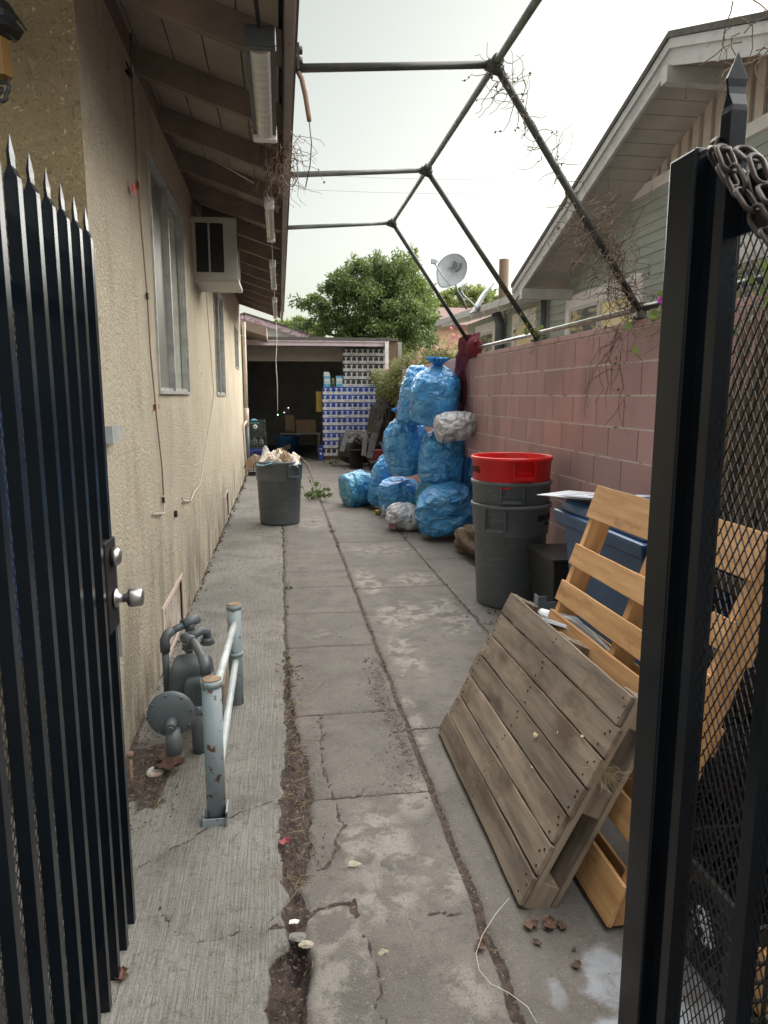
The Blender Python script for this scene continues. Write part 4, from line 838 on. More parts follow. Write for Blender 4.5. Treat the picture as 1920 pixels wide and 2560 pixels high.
tangle('overhead_vine', 'thin bare vine sprig dangling into the top right corner', 'vine', [W(1580, -30, 'y', 2.2), W(1575, 30, 'y', 2.2), W(1595, 90, 'y', 2.2)], [.02, .02, .02], 9, .2, .0022, 'vine', 'vine', 14, .012, seed=23, grav=.3)
tangle('overhead_vine', 'bare vine sprig crossing the roof edge at the far right of the picture', 'vine', [W(1650, -20, 'y', 2.2), W(1645, 100, 'y', 2.2), W(1659, 130, 'y', 2.2)], [.02, .02, .02], 8, .2, .0022, 'vine', 'vine', 10, .012, seed=29, grav=.3)

# ---------- maroon cloth over the wall
def sheet(name, pts, mat_, n=60, m=24, amp=.02, fr=9, seed=3, thick=.004, parent=None, origin=None):
    """pts: rows of cross-sections [(left, right), ...] -> folded cloth"""
    rows = np.array([[list(a), list(c)] for a, c in pts], float); k = len(rows); tt = np.linspace(0, k - 1, n); out = np.zeros((n, m, 3)); u = np.linspace(0, 1, m)
    for i, q in enumerate(tt):
        j = min(int(q), k - 2); f_ = q - j; a = rows[j, 0] * (1 - f_) + rows[j + 1, 0] * f_; c = rows[j, 1] * (1 - f_) + rows[j + 1, 1] * f_; out[i] = a[None] * (1 - u[:, None]) + c[None] * u[:, None]
    U, T = np.meshgrid(u, tt); nn = vn(np.stack([U * fr, T * .7, U * 0 + seed], -1), seed) * amp + vn(np.stack([U * fr * 2.3, T * 2, U * 0 + seed], -1), seed + 3) * amp * .5
    out[..., 0] += nn * -.8; out[..., 1] += nn * .6; out[..., 2] += nn * .25
    o_ = np.array(origin if origin is not None else out[0, 0]); me = grid_mesh(name, out - o_, mat_); o = bpy.data.objects.new(name, me); place(o, parent, Matrix.Translation(o_))
    s = o.modifiers.new('solid', 'SOLIDIFY'); s.thickness = thick; return o
o = sheet('maroon_cloth', [((2.06, 7.95, 2.26), (2.2, 7.72, 2.28)), ((2.04, 8.08, 2.2), (2.14, 7.6, 2.16)), ((2.07, 8.2, 2.10), (2.13, 7.75, 2.10)), ((2.09, 8.38, 1.95), (2.12, 8.05, 2.0)), ((2.10, 8.5, 1.8), (2.11, 8.1, 1.8)), ((2.11, 8.46, 1.62), (2.115, 8.12, 1.62)), ((2.12, 8.36, 1.42), (2.12, 8.22, 1.42))], M_['cloth'], amp=.05, fr=7)
tag(o, 'maroon cloth draped over the wall and tied round the farthest canopy post', 'cloth')
b = MB(); b.lathe([(.0, -.11), (.07, -.08), (.10, 0), (.085, .06), (.04, .11), (.028, .12)], 24, Matrix.Translation(Bp[2] + Vector((-.03, -.1, .03)))); o = b.obj('cloth_knot', M_['cloth'], origin=Bp[2]);
for v in o.data.vertices:
    v.co += v.co.normalized() * (fbm(np.array([[*(v.co * 16)]]), 3, 2)[0] * .03)
tag(o, 'maroon cloth knot bunched round the foot of the farthest slanted post', 'cloth')

# ---------- satellite dishes
def D(u, v, y=12.8): return W(u, v, 'y', y)
dt = empty('satellite_dish', D(1004, 662), 'grey satellite dish with a dark letter emblem standing on the rear roof edge', 'satellite dish')
cen = D(974, 586); R = Matrix.Rotation(rad(-14), 3, 'Z') @ Matrix.Rotation(rad(-10), 3, 'X')
Rd = (R @ Matrix.Rotation(rad(33), 3, 'Y')).to_4x4()
b = MB(); outl = []
for k in range(48):
    a = 2 * pi * k / 48; rx = .265; rz = .33; xx = rx * cos(a); zz = rz * sin(a) 
    if zz < 0: xx *= (1 - .38 * (-zz / rz) ** 1.3)
    outl.append((xx, zz))
vs = []; rings = 8
for i in range(rings + 1):
    q = i / rings
    for (xx, zz) in outl: vs.append((xx * q, .07 * (1 - q * q), zz * q))
fs = [(i * 48 + k, i * 48 + (k + 1) % 48, (i + 1) * 48 + (k + 1) % 48, (i + 1) * 48 + k) for i in range(rings) for k in range(48)]
b.add(vs, fs, True); o = b.obj('reflector', M_['dish'], dt, M=Matrix.Translation(cen) @ Rd); sdm = o.modifiers.new('s', 'SOLIDIFY'); sdm.thickness = .006; sdm.offset = 1
b = MB(); rim = [(xx, -.002, zz) for xx, zz in outl]; b.tube(rim + rim[:1], .005, 6); b.obj('rim', M_['dish'], dt, M=Matrix.Translation(cen) @ Rd)
b = MB() # emblem: a D with a sweeping tail
def arc(cx, cz, r, a0, a1, n=14): return [(cx + r * cos(a0 + (a1 - a0) * i / n), cz + r * sin(a0 + (a1 - a0) * i / n)) for i in range(n + 1)]
My = Matrix(((1, 0, 0, 0), (0, 0, 1, 0), (0, 1, 0, 0), (0, 0, 0, 1)))
E1 = Matrix.Translation((.01, .034, .15)) @ Matrix.Rotation(rad(-20), 4, 'Y') @ Matrix.Scale(1.15, 4)
b.prism([(-.05, -.05)] + [(-.05, .055)] + arc(-.03, .0, .05, pi / 2, -pi / 2.2, 10), -.012, E1 @ My)
b.prism(arc(-.03, 0, .115, -1.25, .42, 12) + [(.055, .045)] + arc(-.03, 0, .088, .42, -1.15, 10), -.012, E1 @ My)
b.obj('emblem', M_['logo'], dt, M=Matrix.Translation(cen) @ Rd)
text_obj('DIRECTV', .034, M_['logo'], dt, Matrix.Translation(cen) @ Rd @ Matrix.Translation((-.02, .040, .055)) @ Matrix.Rotation(rad(-20), 4, 'Y') @ Matrix.Rotation(pi / 2, 4, 'X'), fat=.0005)
b = MB(); b.tube([D(986, 612) + Vector((0, .07, 0)), D(988, 630), D(999, 645), D(1008, 668)], .020, 10); b.obj('mast', M_['dishdark'], dt)
b = MB(); b.tube([D(974, 617), D(951, 598) + Vector((0, -.15, 0)), D(931, 574) + Vector((0, -.28, 0))], .012, 8); b.obj('feed_arm', M_['dish'], dt)
b = MB(); b.prism([(-.05, -.035), (.03, -.045), (.075, .0), (.03, .03), (-.045, .045)], .07, Matrix.Translation(D(930, 571) + Vector((0, -.31, 0))) @ My); b.obj('receiver', M_['dish'], dt, bevel=.006)
t = empty('broken_dish_mount', D(1040, 665, 12.2), 'bent bare dish arm and cast-off dish lying on the rear roof', 'antenna part')
D2 = lambda u, v: W(u, v, 'y', 12.2)
b = MB(); b.tube([D2(1032, 668), D2(1015, 650), D2(1001, 637), D2(996, 628)], .014, 8); b.obj('arm', M_['dish'], t)
b = MB(); b.tube([D2(996, 630), D2(998, 619), D2(1003, 610)], .012, 8); b.tube([D2(1003, 622), D2(1008, 614)], .008, 6); b.tube([D2(1002, 614), D2(1009, 616)], .008, 6); b.tube([D2(999, 622), D2(1004, 624)], .008, 6); b.obj('fork', M_['dish'], t)
b = MB(); b.prism([(-.02, -.3), (.03, -.28), (.015, .1), (.04, .30), (.02, .3), (-.02, .1)], .3, Matrix.Translation(D2(1045, 642) + Vector((0, 0, 0))) @ Matrix.Rotation(rad(32), 4, 'Y') @ My); b.obj('fallen_reflector', M_['dish'], t, bevel=.004)

# roof antenna wires
for k, (v0, v1, yy) in enumerate([(376, 377, 34), (404, 407, 34), (318, 300, 60), (545, 560, 50), (590, 612, 50)]):
    pass
def skywire(u0, v0, u1, v1, y, label, r=.012):
    a = W(u0, v0, 'y', y); c = W(u1, v1, 'y', y + 1); pts = [a.lerp(c, q / 8) + Vector((0, 0, -.25 * (1 - (q / 4 - 1) ** 2))) for q in range(9)]
    b = MB(); b.tube(pts, r, 5); o = b.obj('power_line', M_['galv'], origin=a); tag(o, label, 'power line', 'power lines across the sky')
skywire(560, 371, 1500, 374, 26, 'upper of the two thin power lines level with the second canopy pipe', .005)
skywire(560, 404, 1500, 402, 26, 'lower of the two thin power lines, just under the second canopy pipe', .005)

# ---------- gates
def diamond(b, x, y0, y1, z0, z1, wd=.0185, ht=.033, r=.0014):
    s = ht / wd
    for sg in (1, -1):
        c = -((z1 - z0) / s) - wd
        while c < (y1 - y0) + (z1 - z0) / s + wd:
            # line y = y0 + c + t/s*sg
            za, zc = z0, z1
            f_ = lambda z: y0 + c + sg * (z - z0) / s
            pts = [(f_(z0), z0), (f_(z1), z1)]
            # clip in y
            (ya, a), (yb, c2) = pts
            if ya > yb: (ya, a), (yb, c2) = (yb, c2), (ya, a)
            if yb > y0 and ya < y1:
                def at(y): return a + (c2 - a) * (y - ya) / (yb - ya)
                p = (max(ya, y0), at(max(ya, y0))); q = (min(yb, y1), at(min(yb, y1)))
                b.beam((x + sg * .0012, p[0], p[1]), (x + sg * .0012, q[0], q[1]), .0014, .0021, (1, 0, 0))
            c += wd
def picket(parent, x, y, z0, zt, s=.0254, axis='y', name='picket'):
    b = MB(); h = s / 2
    b.bb((x - h, y - h, z0), (x + h, y + h, zt - .085))
    # pinched neck and spear blade
    z = zt - .085; w_ = .014
    rings = [(h, h, z), (h * .95, h * .9, z + .008), (h * .30, h * 1.0, z + .026), (.003, h * 1.1, z + .036), (.003, h * 1.25, z + .048), (.0005, .0008, zt)]
    vs = []; fs = []
    for a, c, zz in rings:
        if axis == 'x': a, c = c, a
        vs += [(x - a, y - c, zz), (x + a, y - c, zz), (x + a, y + c, zz), (x - a, y + c, zz)]
    for i in range(len(rings) - 1): fs += [(i * 4 + k, i * 4 + (k + 1) % 4, i * 4 + 4 + (k + 1) % 4, i * 4 + 4 + k) for k in range(4)]
    b.add(vs, fs); o = b.obj(name, M_['gate'], parent, bevel=.0015); return o
GX = -.492
lg = empty('left_gate', (GX, .8, 0), 'black steel picket gate leaf swung open on the left with a door knob', 'gate', 'gate leaves of the driveway')
lg.name = 'picket_gate'
for k in range(13): picket(lg, GX, 2.045 - .106 * k, -.0, 2.085)
for z in (.16, 1.78): b = MB(); b.bb((GX - .048, .72, z), (GX - .0135, 2.06, z + .038)); b.obj('rail', M_['gate'], lg)
b = MB(); diamond(b, GX - .020, .75, 2.03, .20, 1.95); b.obj('expanded_mesh', M_['meshsteel'], lg)
b = MB(); b.bb((GX - .030, 1.965, .945), (GX + .0150, 2.080, 1.205)); b.obj('lock_box', M_['blackink'], lg, bevel=.004)
b = MB(); b.bb((GX - .020, 2.088, .84), (GX + .014, 2.092, 1.20)); b.obj('latch_plate', M_['plate'], lg)
Rx = Matrix.Rotation(pi / 2, 4, 'Y')
def kn(p): return Matrix.Translation(p) @ Rx
b = MB(); b.lathe([(.028, 0), (.026, .006), (.013, .010), (.012, .030), (.018, .034), (.026, .038), (.027, .046), (.024, .072), (.020, .076), (.0, .077)], 36, kn((GX + .018, 2.03, 1.035))); b.obj('door_knob', M_['steel'], lg)
b = MB(); b.lathe([(.026, 0), (.026, .012), (.018, .022), (.0, .023)], 36, kn((GX + .018, 2.03, 1.155))); b.obj('deadbolt', M_['steel'], lg)
RX = .70
rg_ = empty('mesh_gate', (RX, .4, 0), 'black steel gate leaf with diamond mesh swung open on the right, draped with a chain', 'gate', 'gate leaves of the driveway')
for y in (1.09, .90, .72, .54): picket(rg_, RX + .003, y, .03, 2.115 if y > 1 else 2.10, .027, 'x')
b = MB(); b.bb((RX - .012, 1.165, .02), (RX + .045, 1.247, 2.005)); b.obj('latch_stile', M_['gate'], rg_, bevel=.004)
b = MB(); b.bb((RX + .012, 1.105, .02), (RX + .04, 1.1645, 1.99)); b.obj('stop_channel', M_['gate'], rg_)
for z in (.12, 1.885): b = MB(); b.bb((RX + .018, .3, z), (RX + .048, 1.10, z + .05)); b.obj('rail', M_['gate'], rg_)
b = MB(); b.bb((RX + .017, .3, 1.848), (RX + .022, 1.10, 1.883)); b.obj('perforated_strip', M_['gate'], rg_)
b = MB(); diamond(b, RX + .022, .35, 1.075, .17, 1.87); b.obj('expanded_mesh', M_['gate'], rg_)
# chain: alternating links
ch = empty('chain', W(1555, 330, 'x', .665), 'heavy rusty chain wrapped round the spear picket of the right gate', 'chain')
def link(p, d, roll):
    d = Vector(d).normalized(); n0 = d.orthogonal().normalized(); n0 = Matrix.Rotation(roll, 3, d) @ n0
    L_ = .027; r = .0118; pts = []
    for k in range(9): a = -pi / 2 + pi * k / 8; pts.append(p + d * (L_ * .55 + r * cos(a)) + n0 * r * sin(a))
    for k in range(9): a = pi / 2 + pi * k / 8; pts.append(p + d * (-L_ * .55 + r * cos(a)) + n0 * r * sin(a))
    pts.append(pts[0]); b = MB(); b.tube(pts, .0035, 8, cap=False); b.obj('link', M_['chain'], ch)
def chain_path(px, x0=.667):
    pts = [W(u, v, 'x', x0 + dx) for (u, v, dx) in px]; out = []; acc = 0; seg = []
    tot = sum((pts[i + 1] - pts[i]).length for i in range(len(pts) - 1)); n = max(2, int(tot / .044)); 
    for k in range(n):
        s = tot * (k + .5) / n; i = 0
        while i < len(pts) - 2 and s > (pts[i + 1] - pts[i]).length: s -= (pts[i + 1] - pts[i]).length; i += 1
        d = pts[i + 1] - pts[i]; link(pts[i] + d.normalized() * s, d, pi / 4 if k % 2 else -pi / 4)
chain_path([(1523, 335, .05), (1545, 318, .02), (1562, 322, 0), (1578, 365, 0), (1600, 410, 0), (1625, 450, 0), (1655, 500, 0), (1685, 545, 0)])
chain_path([(1548, 330, .0), (1562, 360, .02), (1580, 395, .02)])
chain_path([(1598, 318, .02), (1618, 335, .02), (1640, 365, .01), (1652, 400, .01), (1675, 440, 0)])
chain_path([(1600, 335, .05), (1622, 365, .05), (1634, 405, .05), (1650, 440, .05), (1672, 470, .05)])
# dry leaf caught in the left gate mesh
# ---------- wall lantern (upper left corner)
lt = empty('wall_lantern', W(8, 60, 'y', 2.93), 'black wrought iron wall lantern with amber glass in the upper left corner', 'lantern')
LW = lambda u, v, y=2.9: W(u, v, 'y', y)
c0 = LW(2, 45); b = MB(); b.lathe([(.0, .07), (.03, .06), (.055, .02), (.05, .0), (.075, -.03), (.07, -.035), (0, -.035)], 6, Matrix.Translation(c0), smooth=False); b.obj('cap', M_['iron'], lt)
for (u0, v0, u1, v1) in ((28, 28, 58, 66), (5, 60, 36, 92), (-15, 40, -30, 80)): b = MB(); b.tube([LW(u0, v0), LW(u1, v1)], [.006, .003], 6); b.obj('finial', M_['iron'], lt)
b = MB(); b.lathe([(.028, -.035), (.036, -.16), (.0, -.165)], 6, Matrix.Translation(LW(-4, 60)), smooth=False); b.obj('glass', M_['lampglass'], lt)
b = MB(); b.tube([LW(3, 95), LW(9, 140), LW(14, 178)], .0035, 6); b.obj('stay', M_['iron'], lt)
b = MB(); b.tube([LW(0, 178), LW(12, 177), LW(20, 186), LW(18, 196), LW(12, 204), LW(14, 214), LW(6, 219), LW(-4, 216), LW(-6, 205), LW(2, 198), LW(3, 188)], .008, 8); b.obj('scroll', M_['iron'], lt)

# ---------- gas meter
gm = empty('gas_meter', (-.5, 3.3, 0), 'grey painted gas meter and regulator against the foot of the stucco wall', 'gas meter')
b = MB(); b.lathe([(.0, -.015), (.04, -.012), (.075, -.006), (.088, 0), (.098, .004), (.099, .012), (.098, .020), (.088, .024), (.05, .05), (.0, .055)], 48, Matrix.Translation((-.49, 2.93, .265)) @ Matrix.Rotation(-pi / 2, 4, 'X')); b.obj('regulator_disc', M_['gas'], gm)
b = MB(); b.tube([(-.485, 2.93, .245), (-.483, 2.865, .232)], .022, 20); b.tube([(-.483, 2.866, .232), (-.483, 2.855, .229)], .015, 16); b.obj('spring_cap', M_['gas'], gm)
b = MB(); b.tube([(-.478, 2.895, .22), (-.476, 2.885, .17), (-.476, 2.884, .115)], [.028, .033, .034], 20); b.obj('vent_spout', M_['gas'], gm)
for k in range(8):
    a = 2 * pi * k / 8 + .2; b = MB(); b.lathe([(.006, -.004), (.006, .0), (0, .001)], 6, Matrix.Translation((-.49 + .088 * cos(a), 2.925, .265 + .088 * sin(a))) @ Matrix.Rotation(pi / 2, 4, 'X')); b.obj('bolt', M_['gas'], gm)
# body: rounded casting
def rbox(c, d, p=3.2, n=28, m=36, taper=0, seed=0, am=0):
    th = np.linspace(-pi / 2, pi / 2, n); ph = np.linspace(0, 2 * pi, m, endpoint=False); T, Q = np.meshgrid(th, ph, indexing='ij')
    sg = lambda v, e: np.sign(v) * np.abs(v) ** e; e = 2 / p
    Xx = sg(np.cos(T), e) * sg(np.cos(Q), e); Yy = sg(np.cos(T), e) * sg(np.sin(Q), e); Zz = sg(np.sin(T), e)
    Xx = Xx * (1 - taper * Zz); P = np.stack([Xx * d[0] / 2, Yy * d[1] / 2, Zz * d[2] / 2], -1)
    if am: P += fbm(P * 8 + seed, 3, seed)[..., None] * am * (P / (np.linalg.norm(P, axis=-1, keepdims=True) + 1e-6))
    return P + np.array(c)
def gobj(name, P, m, parent=None, wrap=True, origin=None, label=None, smooth=True):
    o_ = np.array(origin if origin is not None else (wm(parent).translation if parent is not None else P.reshape(-1, 3).mean(0))); o = bpy.data.objects.new(name, grid_mesh(name, P - o_, m, smooth, wrap)); return place(o, parent, Matrix.Translation(o_), label)
gobj('meter_body', rbox((-.46, 3.42, .20), (.21, .20, .26), 6, taper=.10), M_['gas'], gm)
gobj('meter_face', rbox((-.41, 3.33, .19), (.15, .14, .17), 6, taper=.05), M_['gas'], gm)
b = MB(); b.tube([(-.60, 3.53, .02), (-.60, 3.53, .33)], .018, 12); b.tube([(-.60, 3.53, .33), (-.60, 3.53, .39), (-.59, 3.54, .415), (-.565, 3.56, .43)], .025, 14); b.tube([(-.575, 3.55, .425), (-.50, 3.62, .445)], .018, 14); b.obj('riser_pipe', M_['gas'], gm)
b = MB(); b.tube([(-.52, 3.60, .445), (-.45, 3.66, .455)], .026, 14); b.tube([(-.487, 3.63, .45), (-.487, 3.62, .40)], .024, 14); b.tube([(-.487, 3.62, .41), (-.487, 3.55, .31)], .018, 14); b.obj('tee_fitting', M_['gas'], gm)
b = MB(); b.tube([(-.50, 3.52, .40), (-.47, 3.46, .41), (-.45, 3.42, .41)], .027, 14); b.tube([(-.47, 3.47, .41), (-.44, 3.40, .415), (-.395, 3.28, .39), (-.372, 3.22, .36), (-.370, 3.20, .31), (-.370, 3.20, .25)], .019, 14); b.tube([(-.385, 3.26, .385), (-.372, 3.22, .365), (-.370, 3.20, .33)], .026, 14); b.obj('outlet_pipe', M_['gas'], gm)
b = MB(); b.tube([(-.47, 3.50, .41), (-.43, 3.56, .42), (-.40, 3.6, .40), (-.40, 3.6, .34)], .022, 14); b.tube([(-.40, 3.6, .37), (-.40, 3.6, .34)], .031, 14); b.obj('elbow', M_['gas'], gm)
for (x, y, z) in ((-.487, 3.56, .325), (-.487, 3.56, .345), (-.40, 3.6, .335)): b = MB(); b.tube([(x, y, z), (x, y, z + .014)], .036, 6, smooth=False); b.obj('union_nut', M_['gas'], gm)
b = MB(); b.tube([(-.44, 3.12, .20), (-.40, 3.10, .12), (-.40, 3.10, -.02)], .03, 12); b.obj('inlet_pipe', M_['gas'], gm)
b = MB(); b.tube([(-.42, 2.97, .25), (-.36, 3.0, .24), (-.34, 3.0, .24)], .012, 8); b.tube([(-.395, 2.97, .255), (-.375, 3.05, .22)], .02, 8); b.obj('side_plug', M_['gas'], gm)
# small things by the meter
b = MB(); b.tube([(-.635, 2.80, -.02), (-.635, 2.80, .16)], .007, 8); b.tube([(-.635, 2.80, .155), (-.635, 2.80, .175)], .013, 8); o = b.obj('ground_stake', M_['rustcap'], origin=(-.635, 2.8, 0)); tag(o, 'thin rusty stake standing by the stucco wall next to the gas meter', 'stake')
b = MB(); b.lathe([(.018, .0), (.036, .0), (.038, .008), (.030, .020), (.018, .018), (.018, 0)], 20, Matrix.Translation((-.565, 2.93, .002))); o = b.obj('rusty_ring', M_['oldmetal'], origin=(-.565, 2.93, 0)); tag(o, 'rusty ring washer lying on the soil under the gas meter', 'ring')
def leafobj(loc, s, rz, label, m='brownleaf', name='dry_leaf', curl=.3, group=None):
    rr = random.Random(label); n = 9; P = np.zeros((n, 7, 3))
    for i in range(n):
        t = i / (n - 1); wd = sin(pi * min(1, t * 1.02)) ** .7 * .33 * (1 + .45 * sin(14 * t + len(label)))
        for j in range(7): u = (j - 3) / 3; P[i, j] = ((t - .5), u * wd, curl * (u * u * .35 + (t - .5) ** 2) * .6 + .04 * sin(7 * t + 3 * u) + .02)
    P *= s; P[..., 2] -= P[..., 2].min() - .001
    M = Matrix.Translation(loc) @ Matrix.Rotation(rz, 4, 'Z'); o = bpy.data.objects.new(name, grid_mesh(name, P, M_[m])); place(o, None, M); sd_ = o.modifiers.new('s', 'SOLIDIFY'); sd_.thickness = .0008
    return tag(o, label, 'leaf', group)
leafobj((-.505, 2.93, .02), .13, .4, 'large curled brown leaf on the soil beside the rusty ring under the gas meter', curl=.7)
leafobj((-.54, 3.03, .015), .10, 1.4, 'brown leaf lying just behind the large curled leaf under the gas meter', curl=.5)
for (u, v, s, r, lb) in [(1147, 2002, .055, .3, 'dark red-brown leaf on the ground just below the bottom corner of the weathered pallet'), (1187, 2000, .06, 1.2, 'curled leaf with a pale tip, between two brown leaves below the weathered pallet'), (1213, 2003, .04, 2.0, 'small brown leaf, rightmost of the three below the weathered pallet'), (1038, 2046, .045, .9, 'pinkish brown leaf beside the thin wire on the driveway'), (1245, 2088, .035, .6, 'thin curled leaf on the pale paint stain near the right gate'), (1160, 2038, .03, 2.3, 'tiny dark leaf on the concrete just under the weathered pallet leaves'), (264, 2110, .05, 1.7, 'dark leaf on the concrete right at the foot of the left gate'), (615, 1822, .05, .5, 'pink faded leaf in the soil strip of the driveway'), (1240, 2052, .016, .5, 'black crumb of leaf at the edge of the paint stain')]:
    p = W(u, v, 'z', .002); leafobj(p, s, r, lb, 'redtie' if 'pink faded' in lb else 'brownleaf', curl=.7)
p = W(148, 2058, 'x', GX - .012); o = leafobj(p, .06, 0, 'reddish brown leaf caught in the mesh of the left gate'); o.rotation_euler = (0, 1.5, 1.3)

# ---------- guard bollards
bg_ = empty('bollard_guard', (-.27, 2.56, 0), 'chipped grey pipe guard of two capped posts with pale rails beside the gas meter', 'guard rail')
for (a, t, r) in (((-.277, 2.56, -.02), (-.277, 2.56, .56), .036), ((-.262, 3.60, -.02), (-.265, 3.66, .52), .036)):
    a = Vector(a); t = Vector(t); b = MB(); b.tube([a, t], r, 24); b.obj('post', M_['greypaint'], bg_)
    b = MB(); b.tube([t - Vector((0, 0, .022)), t + Vector((0, 0, .004))], r + .003, 24); b.obj('cap_ring', M_['greypaint'], bg_)
    b = MB(); b.lathe([(r + .001, .0045), (r - .006, .009), (0, .007)], 24, Matrix.Translation(t)); b.obj('cap', M_['rustcap'], bg_)
b = MB(); b.tube([(-.262, 3.63, .255), (-.262, 3.63, .275)], .0385, 24); b.obj('collar', M_['greypaint'], bg_)
b = MB(); b.tube([(-.268, 2.58, .50), (-.262, 3.64, .43)], .017, 12); b.obj('upper_rail', M_['railwhite'], bg_)
b = MB(); b.tube([(-.262, 2.58, .20), (-.262, 3.64, .23)], .017, 12); b.obj('lower_rail', M_['railwhite'], bg_)
b = MB(); b.box((-.275, 3.05, .34), (.022, .24, .09)); b.obj('wood_block', M_['wood_old'], bg_, bevel=.004)
b = MB(); b.bb((-.325, 2.515, .0), (-.318, 2.585, .045)); b.bb((-.238, 2.50, .0), (-.231, 2.59, .06)); b.bb((-.325, 2.51, -.002), (-.231, 2.515, .03)); b.obj('base_bracket', M_['greypaint'], bg_)

# ---------- round bins
def bin_mesh():
    pr = [(.0, .0), (.235, .0), (.247, .008), (.252, .03), (.276, .555), (.284, .560), (.2865, .57), (.2985, .765), (.3065, .770), (.310, .778), (.309, .793), (.302, .800), (.295, .797), (.291, .785), (.278, .57), (.270, .553), (.246, .03), (.0, .025)]
    b = MB(); b.lathe(pr, 72); return b
def wall_rect(b, r, a0, a1, z0, z1, th, r2=None):
    r2 = r2 or r; n = 6; vs = []
    for i in range(n + 1):
        a = a0 + (a1 - a0) * i / n
        for (rr, zz) in ((r, z0), (r + th, z0), (r2 + th, z1), (r2, z1)): vs.append((rr * sin(a), -rr * cos(a), zz))
    fs = [(i * 4 + k, i * 4 + (k + 1) % 4, i * 4 + 4 + (k + 1) % 4, i * 4 + 4 + k) for i in range(n) for k in range(4)] + [(0, 1, 2, 3), (n * 4 + 3, n * 4 + 2, n * 4 + 1, n * 4)]
    b.add(vs, fs)
def round_bin(loc, rz, label, m, handles=(0, pi), group='round plastic bins', text=None, plate=None, hz0=.60):
    t = empty('round_bin', loc, label, 'bin', group)
    bin_mesh().obj('body', M_[m], t, M=Matrix.Translation(loc))
    for h in handles:
        b = MB(); z0, z1 = hz0, .752
        wall_rect(b, .289, h - .23, h + .23, z0, z0 + .022, .030); wall_rect(b, .297, h - .27, h - .245, z0, z1 + .012, .022, .300); wall_rect(b, .297, h + .245, h + .27, z0, z1 + .012, .022, .300)
        wall_rect(b, .291, h - .2, h + .2, .690, .697, .006)
        b.obj('handle', M_[m], t, M=Matrix.Translation(loc) @ Matrix.Rotation(0, 4, 'Z'))
    if text:
        for (s, az, sz, z) in text: text_obj(s, sz, M_['blackink'], t, Matrix.Translation(Vector(loc) + Vector((0, 0, z))) @ Matrix.Rotation(az, 4, 'Z'), bend=.2965, fat=.0022)
    if plate is not None:
        b = MB(); wall_rect(b, .291, plate - .16, plate + .16, .655, .66, .005); wall_rect(b, .291, plate - .16, plate + .16, .705, .71, .007); wall_rect(b, .292, plate - .165, plate - .15, .66, .705, .006); wall_rect(b, .292, plate + .15, plate + .165, .66, .705, .006); b.obj('raised_plate', M_['logo'], t, M=Matrix.Translation(loc))
    return t
lc = (-.035, 9.02 + .0, .0)
va = lambda p: atan2(p[0], p[1])   # bearing of a thing from the camera
round_bin(lc, 0, 'grey round bin piled with torn cardboard, alone on the left side of the driveway', 'greycan', handles=(.62 - va(lc), .62 - va(lc) + pi), plate=-.95)
sc0 = Vector((1.745, 5.22, 0)); b0 = -va(sc0)
round_bin(tuple(sc0), 0, 'bottom grey round bin of the stack beside the block wall, lettering on its band', 'greycan', handles=(b0 - .38, b0 - .38 + pi), text=[('BRUTE', b0 + 1.05, .062, .70), ('44 GAL', b0 + 1.12, .022, .655)])
round_bin(tuple(sc0 + Vector((.0, .01, .172))), 0, 'middle grey round bin nested between the bottom grey and the red one', 'greycan', handles=(b0 + .03, b0 + .03 + pi), hz0=.645)
round_bin(tuple(sc0 + Vector((-.005, .0, .352))), 0, 'red round bin nested on top of the two grey ones', 'redcan', handles=(b0 + .32, b0 + .32 + pi), text=[('BRUTE', b0 - 1.22, .062, .70)], hz0=.638)

# ---------- torn cardboard heap on the left bin
hp = empty('cardboard_heap', (lc[0], lc[1], .79), 'heap of torn wet cardboard and paper overflowing the single grey bin', 'waste')
def crumple(name, cx, cy, cz, sx, sy, sz, m, seed, parent, rot=(0, 0, 0), n=26, curl=.12):
    u = np.linspace(-1, 1, n); U, V_ = np.meshgrid(u, u); edge = 1 + .22 * fbm(np.stack([np.arctan2(V_, U) * 2, U * 0, U * 0 + seed], -1), 4, seed)
    Pz = fbm(np.stack([U * 1.6, V_ * 1.6, U * 0 + seed], -1), 4, seed) * sz + np.abs(vn(np.stack([U * 3.1, V_ * 3.1, U * 0], -1), seed)) * sz * .9 - (U ** 2 + V_ ** 2) * curl
    P = np.stack([U * edge * sx, V_ * edge * sy, Pz], -1); M = Matrix.Translation((cx, cy, cz)) @ Euler(rot).to_matrix().to_4x4()
    o = bpy.data.objects.new(name, grid_mesh(name, P, M_[m], smooth=False)); place(o, parent, M); s = o.modifiers.new('s', 'SOLIDIFY'); s.thickness = .006; return o
rr = random.Random(4)
M_['liner'] = mat('blue_grey_liner', (.10, .20, .26), .4, col2=(.15, .28, .34), vs=12, bump=(20, .8, .01))
crumple('bin_liner', lc[0], lc[1], .80, .29, .29, .035, 'liner', 9, hp, n=40, curl=.03)
for i in range(16):
    a = rr.uniform(0, 2 * pi); d = rr.uniform(0, .20); h = .84 + rr.uniform(0, .10) * (1 - d * 2)
    crumple('paper_scrap', lc[0] + d * cos(a), lc[1] + d * sin(a) * .8, h, rr.uniform(.09, .17), rr.uniform(.06, .13), .045, ['paper', 'paper', 'card', 'paper'][i % 4], i + 20, hp, (rr.uniform(-.5, .5), rr.uniform(-.5, .5), rr.uniform(0, 3)))
crumple('paper_scrap', lc[0] - .27, lc[1] - .05, .86, .11, .09, .03, 'card', 51, hp, (.2, .25, .3)); crumple('paper_scrap', lc[0] - .28, lc[1], .80, .08, .06, .03, 'paper', 52, hp, (.4, -.6, .1))
